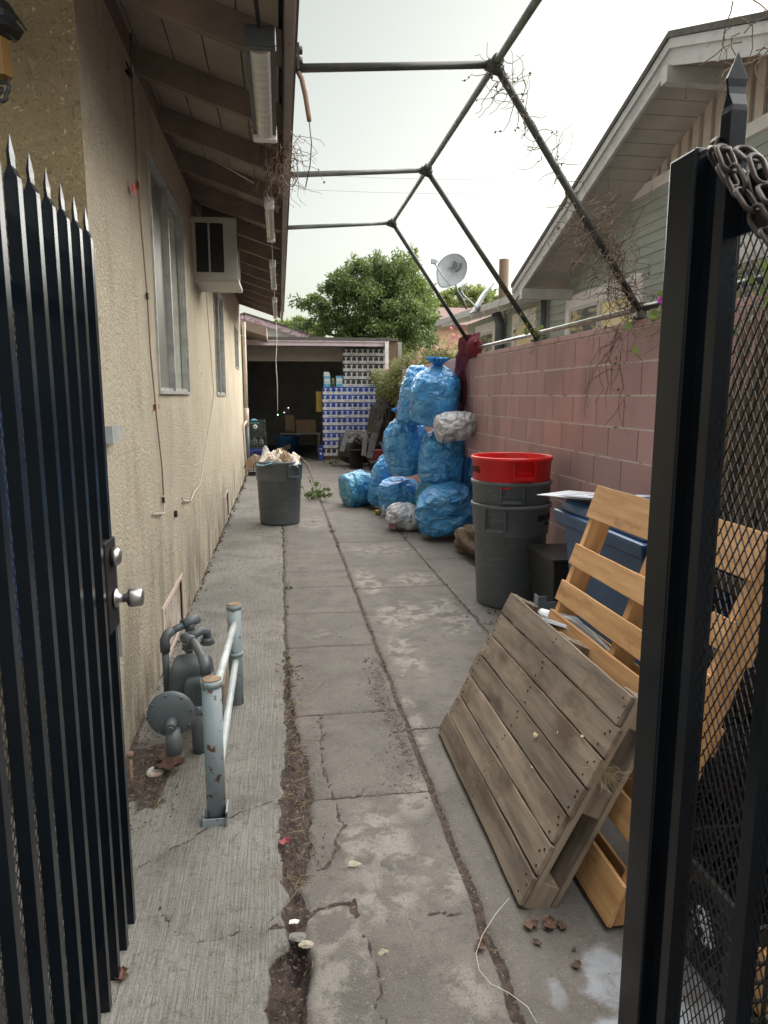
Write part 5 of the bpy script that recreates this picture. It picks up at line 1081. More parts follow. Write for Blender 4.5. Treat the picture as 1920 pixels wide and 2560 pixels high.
crumple('paper_scrap', lc[0] - .02, lc[1] - .18, .85, .13, .09, .05, 'paper', 53, hp, (.7, .1, .2)); crumple('paper_scrap', lc[0] + .22, lc[1] - .08, .86, .09, .07, .04, 'paper', 54, hp, (.4, .3, .2)); crumple('paper_scrap', lc[0] - .16, lc[1] + .0, .96, .06, .05, .03, 'casewhite', 55, hp)
b = MB(); b.box((lc[0] + .10, lc[1] - .05, .955), (.11, .012, .05), Euler((.4, -.5, .2)).to_matrix()); b.obj('black_tray', M_['black'], hp)

# ---------- rubbish bags
def bag(label, c, R, m, seed, rot=(0, 0, 0), tie='tuft', wr=.055, tz=.85, name='rubbish_bag', group='tied blue rubbish bags piled by the block wall', nu=150, nv=96, sq=.35, pl=19):
    """c centre, R half sizes. profile: body up to the gathered neck, then a flared tuft"""
    t = np.linspace(0, 1, nv); body = .82 if tie == 'tuft' else 1.0
    r = np.zeros(nv); z = np.zeros(nv)
    for i, q in enumerate(t):
        if q <= body:
            s = q / body; a = -pi / 2 + pi * s; e = .58
            r[i] = abs(cos(a)) ** e; z[i] = np.sign(sin(a)) * abs(sin(a)) ** .85
            if tie == 'tuft' and s > .72: k = (s - .72) / .28; r[i] = r[i] * (1 - k) + (.10 + .55 * (1 - k) ** 1.6) * k; z[i] = z[i] + .10 * k * k
        else:
            k = (q - body) / (1 - body); r[i] = .10 + .30 * k ** .9; z[i] = z[int(body * (nv - 1))] + .01 + .24 * k
    ph = np.linspace(0, 2 * pi, nu, endpoint=False); Rr, Ph = np.meshgrid(r, ph, indexing='ij'); Zz = np.repeat(z[:, None], nu, 1); Tt = np.repeat(t[:, None], nu, 1)
    top = np.clip((Tt - .45) / (body - .45), 0, 1) ** 2
    ple = np.sin(Ph * pl + 2.5 * vn(np.stack([np.cos(Ph) * 2, np.sin(Ph) * 2, Tt * 3 + seed], -1), seed)) * .5 + np.sin(Ph * (pl * 1.7) + seed) * .3
    if tie == 'tuft': Rr = Rr * (1 + ple * top * np.where(Tt > body, .34, .20))
    P = np.stack([Rr * np.cos(Ph), Rr * np.sin(Ph), Zz], -1)
    n3 = fbm(P * 1.3 + seed * 3.1, 2, seed); rg1 = 1 - 3.2 * np.abs(fbm(P * np.array([1.7, 1.7, 2.6]) + seed, 2, seed + 5)); Pq = P[..., [2, 0, 1]] * np.array([4.6, 3.0, 3.0]) + rg1[..., None] * .5; rg2 = 1 - 2.6 * np.abs(fbm(Pq + seed, 2, seed + 11))
    am = np.where(Tt > body, .25, 1); disp = (n3 * .16 + rg1 * wr * .75 + rg2 * wr * .38) * am
    nrm = P / (np.linalg.norm(P, axis=-1, keepdims=True) + .05); P = P + nrm * disp[..., None]
    # settle: flatten the underside
    P[..., 2] = np.where(P[..., 2] < -1 + sq, -1 + sq - (-1 + sq - P[..., 2]) * .35, P[..., 2])
    P = P * np.array(R) * np.array([1.07, 1.07, 1.03]); M = Matrix.Translation(c) @ Euler(rot).to_matrix().to_4x4()
    o = bpy.data.objects.new(name, grid_mesh(name, P, M_[m], wrap=True)); place(o, None, M); return tag(o, label, 'rubbish bag', group)
def bp(u, v, y): return W(u, v, 'y', y)
px = lambda n, y: n * 1.157 / FPX * y
def bagpx(label, u0, u1, v0, v1, y, dep, m, seed, side=False, **k):
    c = bp((u0 + u1) / 2, (v0 + v1) / 2, y); q = 1.157 / FPX * (c - Vector((0, 0, EYE))).dot(FW); hw = (u1 - u0) / 2 * q / 1.06; hh = (v1 - v0) / 2 * q / 1.04
    R = (hh, dep, hw / 1.03) if side else (hw, dep, hh); bag(label, c, R, m, seed, **k)
bagpx('slumped blue bag lying farthest left in the pile, half full', 728, 812, 1017, 1096, 10.35, .26, 'bagcyan', 1, side=True, rot=(0, 1.4, .3), tie='none')
bagpx('narrow blue bag squeezed behind and left of the lower middle bag', 798, 846, 985, 1108, 9.95, .2, 'bagblue', 2, rot=(.1, .15, 0))
bagpx('lower middle blue bag standing under the tall left one', 820, 912, 1030, 1122, 9.35, .27, 'bagblue', 3, tie='none')
bagpx('tall blue bag in the middle row, left of its neighbour by the wall', 830, 926, 903, 1040, 9.0, .28, 'bagblue', 4, rot=(.05, -.16, .3))
bagpx('broad blue bag in the middle row against the block wall, under the white one', 903, 1013, 932, 1058, 8.35, .27, 'bagblue', 5, tie='none', rot=(0, 0, 1))
bagpx('greenish blue bag low in the gap between the lower middle and right front bags', 900, 965, 1028, 1110, 8.95, .2, 'bagcyan', 6, tie='none', rot=(0, .3, 0))
bagpx('big sprawling blue bag at the front right of the pile on the concrete', 898, 1030, 1050, 1154, 7.8, .30, 'bagblue', 7, tie='none', wr=.07, rot=(0, -.25, .6))
bagpx('rear blue bag at the very top, leaning behind the tied one', 862, 925, 790, 935, 8.7, .22, 'bagblue', 8, tie='none', wr=.035, rot=(0, .2, 0))
bagpx('big blue bag at the very top of the pile with a fanned tie knot', 886, 994, 798, 936, 8.25, .28, 'bagblue', 9, wr=.045, rot=(.12, -.02, .4))
bagpx('dark blue bag hidden between the pile and the block wall', 1003, 1030, 985, 1095, 8.0, .22, 'bagnavy', 10, tie='none')
bagpx('crumpled white bag resting on the broad blue bag by the wall', 926, 1030, 893, 952, 7.85, .20, 'bagwhite', 11, side=True, rot=(0, 1.42, 0), tie='none', group='small white rubbish bags in the pile', wr=.09)
bagpx('small white bag with a red tie on the ground at the front of the pile', 834, 920, 1088, 1148, 8.35, .2, 'bagwhite', 12, side=True, rot=(0, -1.35, -.2), tie='tuft', group='small white rubbish bags in the pile', wr=.08)
p = W(846, 1130, 'y', 8.2); b = MB()
for k in range(7): b.tube([p + Vector((.0, 0, .02)), p + Vector((-.02 + .01 * k, -.02, -.02)), p + Vector((-.05 + .014 * k, -.03 - .01 * k, -.06))], .004, 5)
o = b.obj('red_tie', M_['redtie'], origin=p); tag(o, 'red plastic tie sticking out of the small white bag on the ground', 'bag tie')
p = W(818, 1106, 'z', .035); b = MB(); b.tube([p + Vector((-.05, 0, 0)), p + Vector((.05, .02, 0))], .033, 16); o = b.obj('drink_can', M_['yellow'], origin=p); tag(o, 'yellow drink can lying at the foot of the blue bags', 'can')
# ---------- log
lg2 = empty('rotten_log', (1.85, 6.9, .12), 'rotten brown log with a pale broken end behind the bin stack', 'log')
a = W(1003, 1155, 'y', 7.15); c = Vector((1.98, 5.95, .17)); n = 40; m_ = 40; tt = np.linspace(0, 1, n); ph = np.linspace(0, 2 * pi, m_, endpoint=False); T_, Q_ = np.meshgrid(tt, ph, indexing='ij')
ax = (c - a).normalized(); n1 = ax.orthogonal().normalized(); n2 = ax.cross(n1); rad0 = .125 * (1 + .12 * np.sin(T_ * 5)) * np.clip(T_ * 30, 0, 1) ** .5
base = np.array(a)[None, None] + np.array(c - a)[None, None] * T_[..., None]; dirv = np.cos(Q_)[..., None] * np.array(n1) + np.sin(Q_)[..., None] * np.array(n2)
nz = fbm(base * 5 + dirv * 1.2, 4, 6); P = base + dirv * (rad0 * (1 + .35 * nz + .25 * (1 - 2 * np.abs(vn(np.stack([Q_ * 2, T_ * 2, Q_ * 0], -1), 7)))))[..., None]
gobj('trunk', P, M_['log'], lg2)
b = MB(); b.lathe([(.0, .012), (.05, .01), (.075, 0), (.06, -.03)], 18, Matrix.Translation(a + Vector((-.06, -.12, .03))) @ Euler((1.2, 0, -.5)).to_matrix().to_4x4()); b.obj('broken_end', M_['logend'], lg2)
b = MB(); b.lathe([(.0, .012), (.04, .01), (.05, 0), (.05, -.08)], 18, Matrix.Translation(W(1030, 1140, 'y', 6.6)) @ Euler((1.0, 0, -.3)).to_matrix().to_4x4()); b.obj('branch_stub', M_['logend'], lg2)

# ---------- pallets
def board(parent, name, c, ax, up, L_, w_, t_, m, label=None, jag=0, seed=0):
    """centre, length axis, thickness normal; local x = length (grain)"""
    ax = Vector(ax).normalized(); up = Vector(up).normalized(); y = up.cross(ax).normalized(); up = ax.cross(y)
    M = Matrix.Translation(c) @ Matrix((ax, y, up)).transposed().to_4x4(); rr = random.Random(seed)
    n = 24; vs = []; fs = []
    for i in range(n + 1):
        x_ = -L_ / 2 + L_ * i / n; ja = jag * (vn(np.array([x_ * 9, seed * 3.3, 0]), seed)) ; jb = jag * vn(np.array([x_ * 9, seed * 5.1, 4]), seed + 1)
        wp = .0012 * sin(x_ * 5 + seed)
        for (yy, zz) in ((-w_ / 2 + ja, -t_ / 2), (w_ / 2 + jb, -t_ / 2), (w_ / 2 + jb, t_ / 2), (-w_ / 2 + ja, t_ / 2)): vs.append((x_, yy, zz + wp))
    fs = [(i * 4 + k, i * 4 + (k + 1) % 4, i * 4 + 4 + (k + 1) % 4, i * 4 + 4 + k) for i in range(n) for k in range(4)] + [(3, 2, 1, 0), (n * 4, n * 4 + 1, n * 4 + 2, n * 4 + 3)]
    b = MB(); b.add(vs, fs); return b.obj(name, M_[m], parent, M=M, bevel=.0018, label=label)
def nail(b, p, nrm):
    b.lathe([(.0042, -.001), (.0042, .0012), (0, .0014)], 6, Matrix.Translation(p) @ Vector(nrm).to_track_quat('Z', 'Y').to_matrix().to_4x4())
# weathered block pallet
O1 = Vector((.715, 1.92, .012)); U1 = Vector((.345, 0, .675)).normalized(); V1 = Vector((0, 1, 0)); N1 = Vector((-U1.z, 0, U1.x)); W1 = .758; H1 = 1.19
wp_ = empty('wooden_pallet', O1, 'weathered grey-brown pallet of seven close boards leaning towards the wall, nearest the camera', 'pallet', 'wooden pallets')
rr = random.Random(5); pitch = W1 / 7; nb = MB()
for i in range(7):
    ln = H1 + (rr.uniform(-.02, .012)); c = O1 + U1 * (pitch * (i + .5)) + V1 * (H1 / 2 + rr.uniform(-.01, .01)) + N1 * rr.uniform(-.0015, .002)
    board(wp_, 'deck_board', c, V1 + U1 * rr.uniform(-.006, .006), N1, ln, pitch - .0075, .016, 'wood_old', jag=.0028, seed=i)
    for e in (.035, H1 / 2, H1 - .035):
        for q in (-.03, .028, .01): nail(nb, O1 + U1 * (pitch * (i + .5) + q) + V1 * (e + rr.uniform(-.015, .015)) + N1 * .0085, N1)
nb.obj('nails', M_['blackink'], wp_)['kind'] = 'stuff'
for e in (.05, H1 / 2, H1 - .05):
    board(wp_, 'cross_board', O1 + U1 * (W1 / 2) + V1 * e - N1 * .018, U1, N1, W1, .098, .018, 'wood_old', seed=30 + int(e * 10))
    for q in (.05, W1 * .53, W1 - .05): board(wp_, 'block', O1 + U1 * q + V1 * e - N1 * .060, U1, N1, .095, .092, .064, 'wood_old', seed=40 + int(q * 10))
    board(wp_, 'bottom_board', O1 + U1 * (W1 / 2) + V1 * e - N1 * .1015, U1, N1, W1, .098, .017, 'wood_old', seed=50 + int(e * 10))
# fresh stringer pallet
O2 = Vector((.955, 1.80, .012)); U2 = Vector((.35, 0, 1)).normalized(); N2 = Vector((-U2.z, 0, U2.x)); H2 = 1.10; LU = 1.27
def stringer_pallet(O2, label, H2=H2, seed=0):
    yp = empty('wooden_pallet', O2, label, 'pallet', 'wooden pallets')
    for e in (.02, H2 / 2, H2 - .02):
        poly = [(.0, .0), (.012, -.035), (.05, -.088), (LU - .05, -.088), (LU, -.07), (LU, 0)]
        M = Matrix.Translation(O2 + V1 * (e - .019)) @ Matrix((U2, N2, -V1)).transposed().to_4x4()
        b = MB(); b.prism([(x, y) for x, y in poly], -.038, M.copy() if False else None); b.obj('stringer', M_['wood_new'], yp, M=M, bevel=.002)
    for k, (u0, u1) in enumerate([(0, .138), (.25, .35), (.42, .51), (.60, .69), (.738, .829), (.907, 1.0), (1.125, 1.27)]):
        board(yp, 'deck_board', O2 + U2 * ((u0 + u1) / 2) + V1 * (H2 / 2) + N2 * .0085, V1, N2, H2 + .01, u1 - u0, .016, 'wood_new', seed=60 + k + seed, jag=.0015)
    for k, u in enumerate([.06, .33, .64, .93, 1.20]):
        board(yp, 'back_board', O2 + U2 * u + V1 * (H2 / 2) - N2 * .0965, V1, N2, H2, .09, .015, 'wood_new', seed=70 + k + seed)
    return yp
stringer_pallet(O2, 'fresh yellow pine pallet with wide gaps, standing behind the weathered one')
stringer_pallet(Vector((1.20, .44, .012)), 'second fresh pine pallet, seen only through the right gate mesh', 1.08, 7)
b = MB()
for i in range(110):
    p = Vector((.975, 1.94, .43)) + Vector([rr.gauss(0, .018), rr.gauss(0, .015), rr.gauss(0, .014)]); d_ = Vector([rr.gauss(0, .018), rr.gauss(-.012, .015), rr.gauss(0.004, .018)]); b.tube([p, p + d_, p + d_ * 1.6 + Vector((0, 0, -.01))], .0007, 3, smooth=False)
o = b.obj('straw_tuft', M_['straw'], origin=(.985, 1.94, .46)); tag(o, 'tuft of dry straw caught inside the near edge of the weathered pallet', 'straw')
for (u, v, s, lb) in [(1158, 1590, .022, 'largest'), (1205, 1583, .009, 'middle'), (1258, 1592, .012, 'rightmost'), (1150, 1658, .011, 'lowest')]:
    d = FW + RT * ((u * 1.15732 - 960) / FPX) + UP * ((1280 - v * 1.15732) / FPX); e = Vector((0, 0, EYE)); t = (O1 + N1 * .012 - e).dot(N1) / d.dot(N1); p = e + d * t
    o = hull(s * .8, .5, int(u), M_['foam'], 'foam_crumb', 16); place(o, None, Matrix.Translation(p) @ N1.to_track_quat('Z', 'Y').to_matrix().to_4x4()); tag(o, lb + ' pale crumb stuck on the face of the weathered pallet', 'crumb', 'pale crumbs on the weathered pallet')

# ---------- blue wheeled bin with notices on the lid
bb_ = empty('blue_bin', (1.85, 3.5, 0), 'large dark blue lidded bin by the block wall behind the pallets', 'bin')
RB = Matrix.Rotation(rad(0), 4, 'Z')
def frus(b, x0, x1, y0, y1, z0, X0, X1, Y0, Y1, z1):
    b.add([(x0, y0, z0), (x1, y0, z0), (x1, y1, z0), (x0, y1, z0), (X0, Y0, z1), (X1, Y0, z1), (X1, Y1, z1), (X0, Y1, z1)], [(3, 2, 1, 0), (4, 5, 6, 7), (0, 1, 5, 4), (1, 2, 6, 5), (2, 3, 7, 6), (3, 0, 4, 7)])
b = MB(); frus(b, 1.70, 2.06, 3.05, 3.80, .03, 1.62, 2.11, 2.94, 3.90, .90); b.obj('body', M_['bluebin'], bb_, bevel=.02)
b = MB(); frus(b, 1.595, 2.13, 2.91, 3.94, .86, 1.575, 2.135, 2.89, 3.96, .945); b.obj('rim', M_['bluebin'], bb_, bevel=.015)
b = MB(); frus(b, 1.60, 2.12, 2.92, 3.93, .946, 1.63, 2.11, 2.95, 3.90, 1.01); b.obj('lid', M_['bluebin'], bb_, bevel=.02)
b = MB(); frus(b, 1.80, 2.12, 2.6, 3.72, 1.013, 1.80, 2.12, 2.6, 3.72, 1.03); b.obj('upper_lid', M_['bluelid'], bb_, bevel=.005)
b = MB(); b.bb((1.613, 3.0, .55), (1.621, 3.005, .56)); 
text_obj('KEEP', .05, M_['sticker'], bb_, Matrix.Translation((1.662, 3.62, .62)) @ Matrix(((0, 0, -1, 0), (-1, 0, 0, 0), (0, 1, 0, 0), (0, 0, 0, 1))) @ Matrix.Rotation(rad(-3), 4, 'X'))
sg = empty('notice_board', (1.75, 3.75, 1.04), 'white printed notice sheet lying tilted on the blue bin lid', 'sign')
MS = Matrix.Translation((1.78, 3.68, 1.052)) @ Euler((0, rad(-5), rad(-78))).to_matrix().to_4x4()
b = MB(); b.box((0, 0, 0), (.46, .36, .004)); b.obj('sheet', M_['paperw'], sg, M=MS)
for k, (s, sz, y) in enumerate([('NOTICE', .045, .12), ('KEEP LID', .03, .06), ('CLOSED', .03, .015), ('PLEASE RECYCLE HERE', .018, -.06)]): text_obj(s, sz, M_['logo'], sg, MS @ Matrix.Translation((.0, y, .003)))
b = MB(); b.bb((-.21, -.16, .0021), (.21, -.155, .0035)); b.bb((-.21, .155, .0021), (.21, .16, .0035)); b.bb((-.21, -.155, .0021), (-.205, .155, .0035)); b.obj('border', M_['bluelid'], sg, M=MS)
MS2 = Matrix.Translation((1.70, 3.84, 1.035)) @ Euler((0, rad(-2), rad(-60))).to_matrix().to_4x4(); b = MB(); b.box((0, 0, 0), (.40, .3, .004)); o = b.obj('notice_board', M_['paperw'], None, M=MS2); tag(o, 'second white sheet peeking out under the printed notice on the blue bin', 'sign')
# ---------- crates
def crate_mesh(wx, wy, h, bars=7, rows=4):
    b = MB(); t = .008
    for sx in (-1, 1):
        for sy in (-1, 1): b.bb((sx * wx / 2 - t, sy * wy / 2 - t, 0), (sx * wx / 2 + t, sy * wy / 2 + t, h))
    for (z0, z1) in ((0, .035), (h - .05, h)):
        for s in (-1, 1): b.bb((-wx / 2 + t, s * wy / 2 - t * .8, z0), (wx / 2 - t, s * wy / 2 + t * .8, z1)); b.bb((s * wx / 2 - t * .8, -wy / 2 + t, z0), (s * wx / 2 + t * .8, wy / 2 - t, z1))
    for s in (-1, 1):
        for k in range(1, bars): x = -wx / 2 + wx * k / bars; b.bb((x - .004, s * wy / 2 - .004, .035), (x + .004, s * wy / 2 + .004, h - .05)); y = -wy / 2 + wy * k / bars; b.bb((s * wx / 2 - .004, y - .004, .035), (s * wx / 2 + .004, y + .004, h - .05))
        for k in range(1, rows): z = .035 + (h - .085) * k / rows; b.bb((-wx / 2 + t, s * wy / 2 - .0035, z - .004), (wx / 2 - t, s * wy / 2 + .0035, z + .004)); b.bb((s * wx / 2 - .0035, -wy / 2 + t, z - .004), (s * wx / 2 + .0035, wy / 2 - t, z + .004))
    b.bb((-wx / 2 + t, -wy / 2 + t, .002), (wx / 2 - t, wy / 2 - t, .01)); return b
def crate(loc, d, m, label, rz=0, group='stacked plastic crates', bars=7, rows=4):
    M = Matrix.Translation(loc) @ Matrix.Rotation(rz, 4, 'Z'); t = empty('plastic_crate', loc, label, 'crate', group); crate_mesh(*d, bars, rows).obj('basket', M_[m], t, M=M)
    return t, M
xs_ = -.49; ys_ = 14.7
crate((xs_, ys_, .0), (.36, .36, .26), 'black', 'black plastic crate at the bottom of the stack beside the house end', .05)
crate((xs_, ys_, .265), (.36, .36, .28), 'crateblue', 'blue plastic crate, second from the bottom of the stack beside the house end', .0)
crate((xs_ + .01, ys_, .55), (.36, .36, .28), 'cratedark', 'dark crate stuffed with bottles, under the topmost crate of the house-end stack', .04)
tc_, Mt = crate((xs_ - .01, ys_, .835), (.36, .36, .28), 'cratedark', 'topmost dark green crate of the house-end stack with a round white emblem', -.03)
b = MB(); b.bb((-.16, -.178, .05), (.16, -.186, .22)); b.obj('front_panel', M_['cratedark'], tc_, M=Mt)
b = MB(); b.lathe([(.045, 0), (.045, .002), (0, .0021)], 24, Mt @ Matrix.Translation((.0, -.1865, .15)) @ Matrix.Rotation(pi / 2, 4, 'X')); b.obj('emblem', M_['sticker'], tc_)
b = MB(); b.lathe([(.022, 0), (.022, .002), (0, .0021)], 3, Mt @ Matrix.Translation((.0, -.1895, .15)) @ Matrix.Rotation(pi / 2, 4, 'X'), smooth=False); b.obj('emblem_mark', M_['cratedark'], tc_)
crumple('packet', xs_ - .02, ys_, 1.13, .14, .1, .04, 'cyan', 88, None, (.3, .2, 0)); tag(bpy.data.objects['packet'], 'blue and white packet lying in the topmost dark green crate', 'packet')
for k in range(5):
    p = Vector((xs_ - .13 + .065 * k, ys_ - .1, .58)); b = MB(); b.lathe([(0, 0), (.028, .002), (.03, .14), (.012, .19), (.012, .21), (0, .212)], 12, Matrix.Translation(p) @ Euler((.2, .4 * sin(k * 3), 0)).to_matrix().to_4x4()); o = b.obj('plastic_bottle', M_['dish'], origin=p); tag(o, 'clear plastic bottle in the dark crate under the topmost one', 'bottle', 'bottles in the dark crate')
# crates and baskets behind the right gate
crate((1.62, 2.10, .0), (.42, .5, .34), 'black', 'black basket crate at the bottom of the stack behind the pine pallet', 0)
crate((1.62, 2.10, .345), (.42, .5, .34), 'black', 'black basket crate in the middle of the stack behind the pine pallet', .03)
crate((1.62, 2.10, .69), (.42, .5, .34), 'black', 'black basket crate on top of the stack behind the pine pallet', -.02)
crate((1.62, 2.66, .0), (.40, .5, .36), 'black', 'black crate on the ground between the blue bin and the basket stack', .02)
b = MB(); b.bb((1.45, 1.85, 1.05), (1.95, 2.5, 1.075)); o = b.obj('loose_plank', M_['wood_old'], origin=(1.7, 2.2, 1.05), bevel=.003); tag(o, 'loose grey plank lying on the topmost black basket', 'plank')
gp_, Mg = crate((1.30, 1.62, .0), (.34, .40, .30), 'black', 'black crate with a white lettered label, low behind the right gate mesh', .0)
lc_ = Matrix.Translation((1.118, 1.60, .16)) @ Matrix(((0, 0, -1, 0), (-1, 0, 0, 0), (0, 1, 0, 0), (0, 0, 0, 1))) @ Matrix.Rotation(rad(-62), 4, 'Z')
b = MB(); b.box((0, 0, -.002), (.20, .11, .002)); b.obj('label_plate', M_['blackink'], gp_, M=lc_)
text_obj('GPS', .062, M_['sticker'], gp_, lc_, fat=.002); text_obj('- - - - - - -', .022, M_['sticker'], gp_, lc_ @ Matrix.Translation((0, .042, 0)), fat=.001); text_obj('- -- - --', .022, M_['sticker'], gp_, lc_ @ Matrix.Translation((0, -.042, 0)), fat=.001)
b = MB(); b.lathe([(0, 0), (.11, 0), (.115, .01), (.135, .30), (.145, .305), (.145, .32), (.132, .325), (.128, .30), (.11, .02), (0, .02)], 32, Matrix.Translation((1.52, 3.05 - .25, 0))); o = b.obj('green_bucket', M_['greenbucket'], origin=(1.52, 2.8, 0)); tag(o, 'pale green bucket glimpsed between the boards of the pine pallet', 'bucket')
t = empty('black_tub', (1.95, 4.62, 0), 'black plastic tub between the bin stack and the blue bin', 'tub')
b = MB(); frus(b, 1.80, 2.08, 4.42, 4.82, 0, 1.77, 2.11, 4.38, 4.86, .50); b.obj('body', M_['black'], t, bevel=.01); b = MB(); b.bb((1.755, 4.365, .505), (2.125, 4.875, .53)); b.obj('rim', M_['black'], t, bevel=.006)
b = MB(); b.bb((1.545, 4.05, .0), (1.60, 4.055, .38)); b.bb((1.60, 4.05, .0), (1.66, 4.055, .34)); b.bb((1.545, 4.056, 0), (1.55, 4.12, .38)); o = b.obj('metal_bracket', M_['straight'], origin=(1.6, 4.05, 0)); tag(o, 'grey angle bracket standing between the bin stack and the pallets', 'bracket')
b = MB(); b.box((1.56, 4.22, .15), (.22, .09, .05)); b.box((1.56, 4.22, .10), (.20, .085, .05)); o = b.obj('red_brick', M_['cap'], origin=(1.56, 4.2, .1), bevel=.005); tag(o, 'red bricks low behind the top corner of the weathered pallet', 'brick')
o = sheet('torn_paper', [((1.12, 2.95, .60), (1.17, 3.02, .63)), ((1.16, 2.7, .64), (1.22, 2.72, .68)), ((1.19, 2.45, .62), (1.25, 2.5, .64)), ((1.2, 2.3, .60), (1.22, 2.3, .61))], M_['paperw'], amp=.02, n=30, m=10); tag(o, 'strip of torn white wrapping lodged behind the top edge of the weathered pallet', 'wrapping')
# reed roll against the wall
rf = MB(); rr = random.Random(12)
for i in range(340):
    y = 2.02 + rr.random() * .95; x = 1.93 + rr.gauss(0, .03); z0 = .95 + rr.random() * .1; z1 = 1.78 + rr.random() * .22; ln = rr.gauss(.12, .07)
    rf.tube([(x, y, z0), (x + .09 + rr.gauss(0, .01), y - ln, z1)], .0035, 4, cap=False, smooth=False)
for i in range(60):
    y = 2.0 + rr.random() * .1; rf.tube([(1.93, y, .95), (2.0, y + rr.gauss(.02, .04), 1.5 + rr.random() * .4)], .003, 4, cap=False, smooth=False)
o = rf.obj('reed_roll', M_['reed'], origin=(2, 2.5, 1)); tag(o, 'bundle of dry reed fencing leaning on the block wall behind the right gate', 'reed fencing')

# ---------- drinks cases
def case_proto(wd, h, dp, m, txt=True):
    t = bpy.data.objects.new('drinks_case', None); C.objects.link(t); t.empty_display_size = .1
    b = MB(); b.bb((-wd / 2, 0, 0), (wd / 2, dp, h)); b.obj('carton', M_[m], t, bevel=.004)
    b = MB(); b.bb((-wd / 2 - .001, -.003, 0.004), (wd / 2 + .001, dp + .003, h * .40)); b.obj('tray_band', M_['casewhite'], t)
    nn = 3 if wd > .3 else 2
    for k in range(nn): b = MB(); x = -wd / 2 + wd * (k + .5) / nn; b.prism([(x - .016, h * .40), (x + .016, h * .40), (x + .018, h * .72), (x + .04, h * .80), (x + .03, h * .88), (x - .045, h * .84), (x - .02, h * .74)], .002, Matrix(((1, 0, 0, 0), (0, 0, 1, -.0024), (0, 1, 0, 0), (0, 0, 0, 1)))); b.obj('print', M_['cansilver'], t)
    text_obj('smartwater' if wd > .3 else 'S', .032 if wd > .3 else .04, M_['logo' if m == 'caseblack' else 'caseblue'], t, Matrix.Translation((0, -.0038, h * .19)) @ Matrix.Rotation(pi / 2, 4, 'X'), fat=.001)
    return t
CW, CN, CHh = .405, .262, .186
protos = {('caseblue', 1): None}
ordn = ['bottom', 'second', 'third', 'fourth', 'fifth', 'sixth', 'seventh', 'eighth', 'ninth']
def put_case(m, wide, x, y, z, label, group):
    k = (m, wide)
    if protos.get(k) is None: protos[k] = case_proto(CW if wide else CN, CHh, .26 if wide else .40, m); t = protos[k]
    else: t = dup(protos[k])
    t.location = (x, y, z); t.location.y += random.uniform(-.015, .02); t.rotation_euler = (0, random.uniform(-.006, .006), random.uniform(-.05, .05)); t['label'] = label; t['category'] = 'drinks case'; t['group'] = group
cols = ['leftmost', 'second from the left', 'third from the left', 'fourth from the left', 'fifth from the left']
X0 = 1.045; Z0 = .30
for r in range(8):
    pat = [(0, 0, 1, 1), (1, 1, 0, 0)][(7 - r) % 2]; x = X0 + random.uniform(-.008, .008)
    for k, wd in enumerate(pat):
        wv = CW if wd else CN; put_case('caseblue', wd, x + wv / 2, 17.82, Z0 + r * (CHh + .003), f'blue drinks case, {ordn[r]} row {"of" if r == 0 else "up in"} the blue stack, {cols[k]}', 'blue drinks cases stacked in the carport'); x += wv + .006
for k in range(4): put_case('caseblack', 0, X0 + .135 + k * .27, 17.82, .108, f'dark drinks case right on the pallet under the blue stack, {cols[k]}', 'dark drinks cases under the blue stack')
for r in range(5):
    pat = [(1, 1, 0), (1, 1, 0)][r % 2]; x = X0 + .52 + (.0 if r else -.02)
    for k, wd in enumerate(pat):
        wv = CW if wd else CN; put_case('caseblack', wd, x + wv / 2, 17.86, Z0 + 8 * (CHh + .003) + r * (CHh + .003), f'dark drinks case in the stack above the blue ones, {ordn[r]} row, {cols[k]}', 'dark drinks cases stacked on the blue ones'); x += wv + .006
pl_ = empty('stack_pallet', (1.6, 17.9, 0), 'low wooden pallet carrying the stack of drinks cases', 'pallet')
for q in range(3): b = MB(); b.bb((1.04, 17.83 + q * .18, .0), (2.3, 17.9 + q * .18, .085)); b.obj('skid', M_['wood_old'], pl_)
b = MB(); b.bb((1.03, 17.80, .0855), (2.32, 18.3, .103)); b.obj('deck', M_['wood_old'], pl_)
def carton(x, y, z, w_, h, label, m1='cyan', m2='cyan2', flap=True):
    t = empty('carton', (x, y, z), label, 'carton'); b = MB(); b.bb((x - w_ / 2, y, z), (x + w_ / 2, y + w_, z + h)); b.obj('box', M_[m1], t, bevel=.003)
    b = MB(); b.bb((x - w_ / 2 + .01, y - .0025, z + h * .3), (x + w_ / 2 - .01, y - .001, z + h * .78)); b.obj('front_print', M_[m2], t); b = MB(); b.bb((x - w_ * .35, y - .0045, z + h * .42), (x + w_ * .35, y - .003, z + h * .47)); b.obj('text_bar', M_['logo'], t)
    if flap: b = MB(); b.prism([(x - w_ / 2, z + h), (x + w_ / 2, z + h), (x + w_ * .3, z + h + .10), (x - w_ / 2, z + h + .11)], .004, Mx(y)); b.obj('open_flap', M_['cyan2'], t)
zt = Z0 + 8 * (CHh + .003)
carton(1.16, 17.84, zt, .16, .26, 'light blue carton with an open white flap on the left end of the blue stack'); carton(1.46, 17.84, zt, .16, .27, 'light blue closed carton on the blue stack beside the dark cases', flap=False)
b = MB(); b.lathe([(0, 0), (.05, 0), (.05, .15), (.02, .2), (.02, .22), (0, .22)], 14, Matrix.Translation((1.31, 17.9, zt))); o = b.obj('jug', M_['glass'], origin=(1.31, 17.9, zt)); tag(o, 'dark glass jug standing between the two light blue cartons', 'jug')
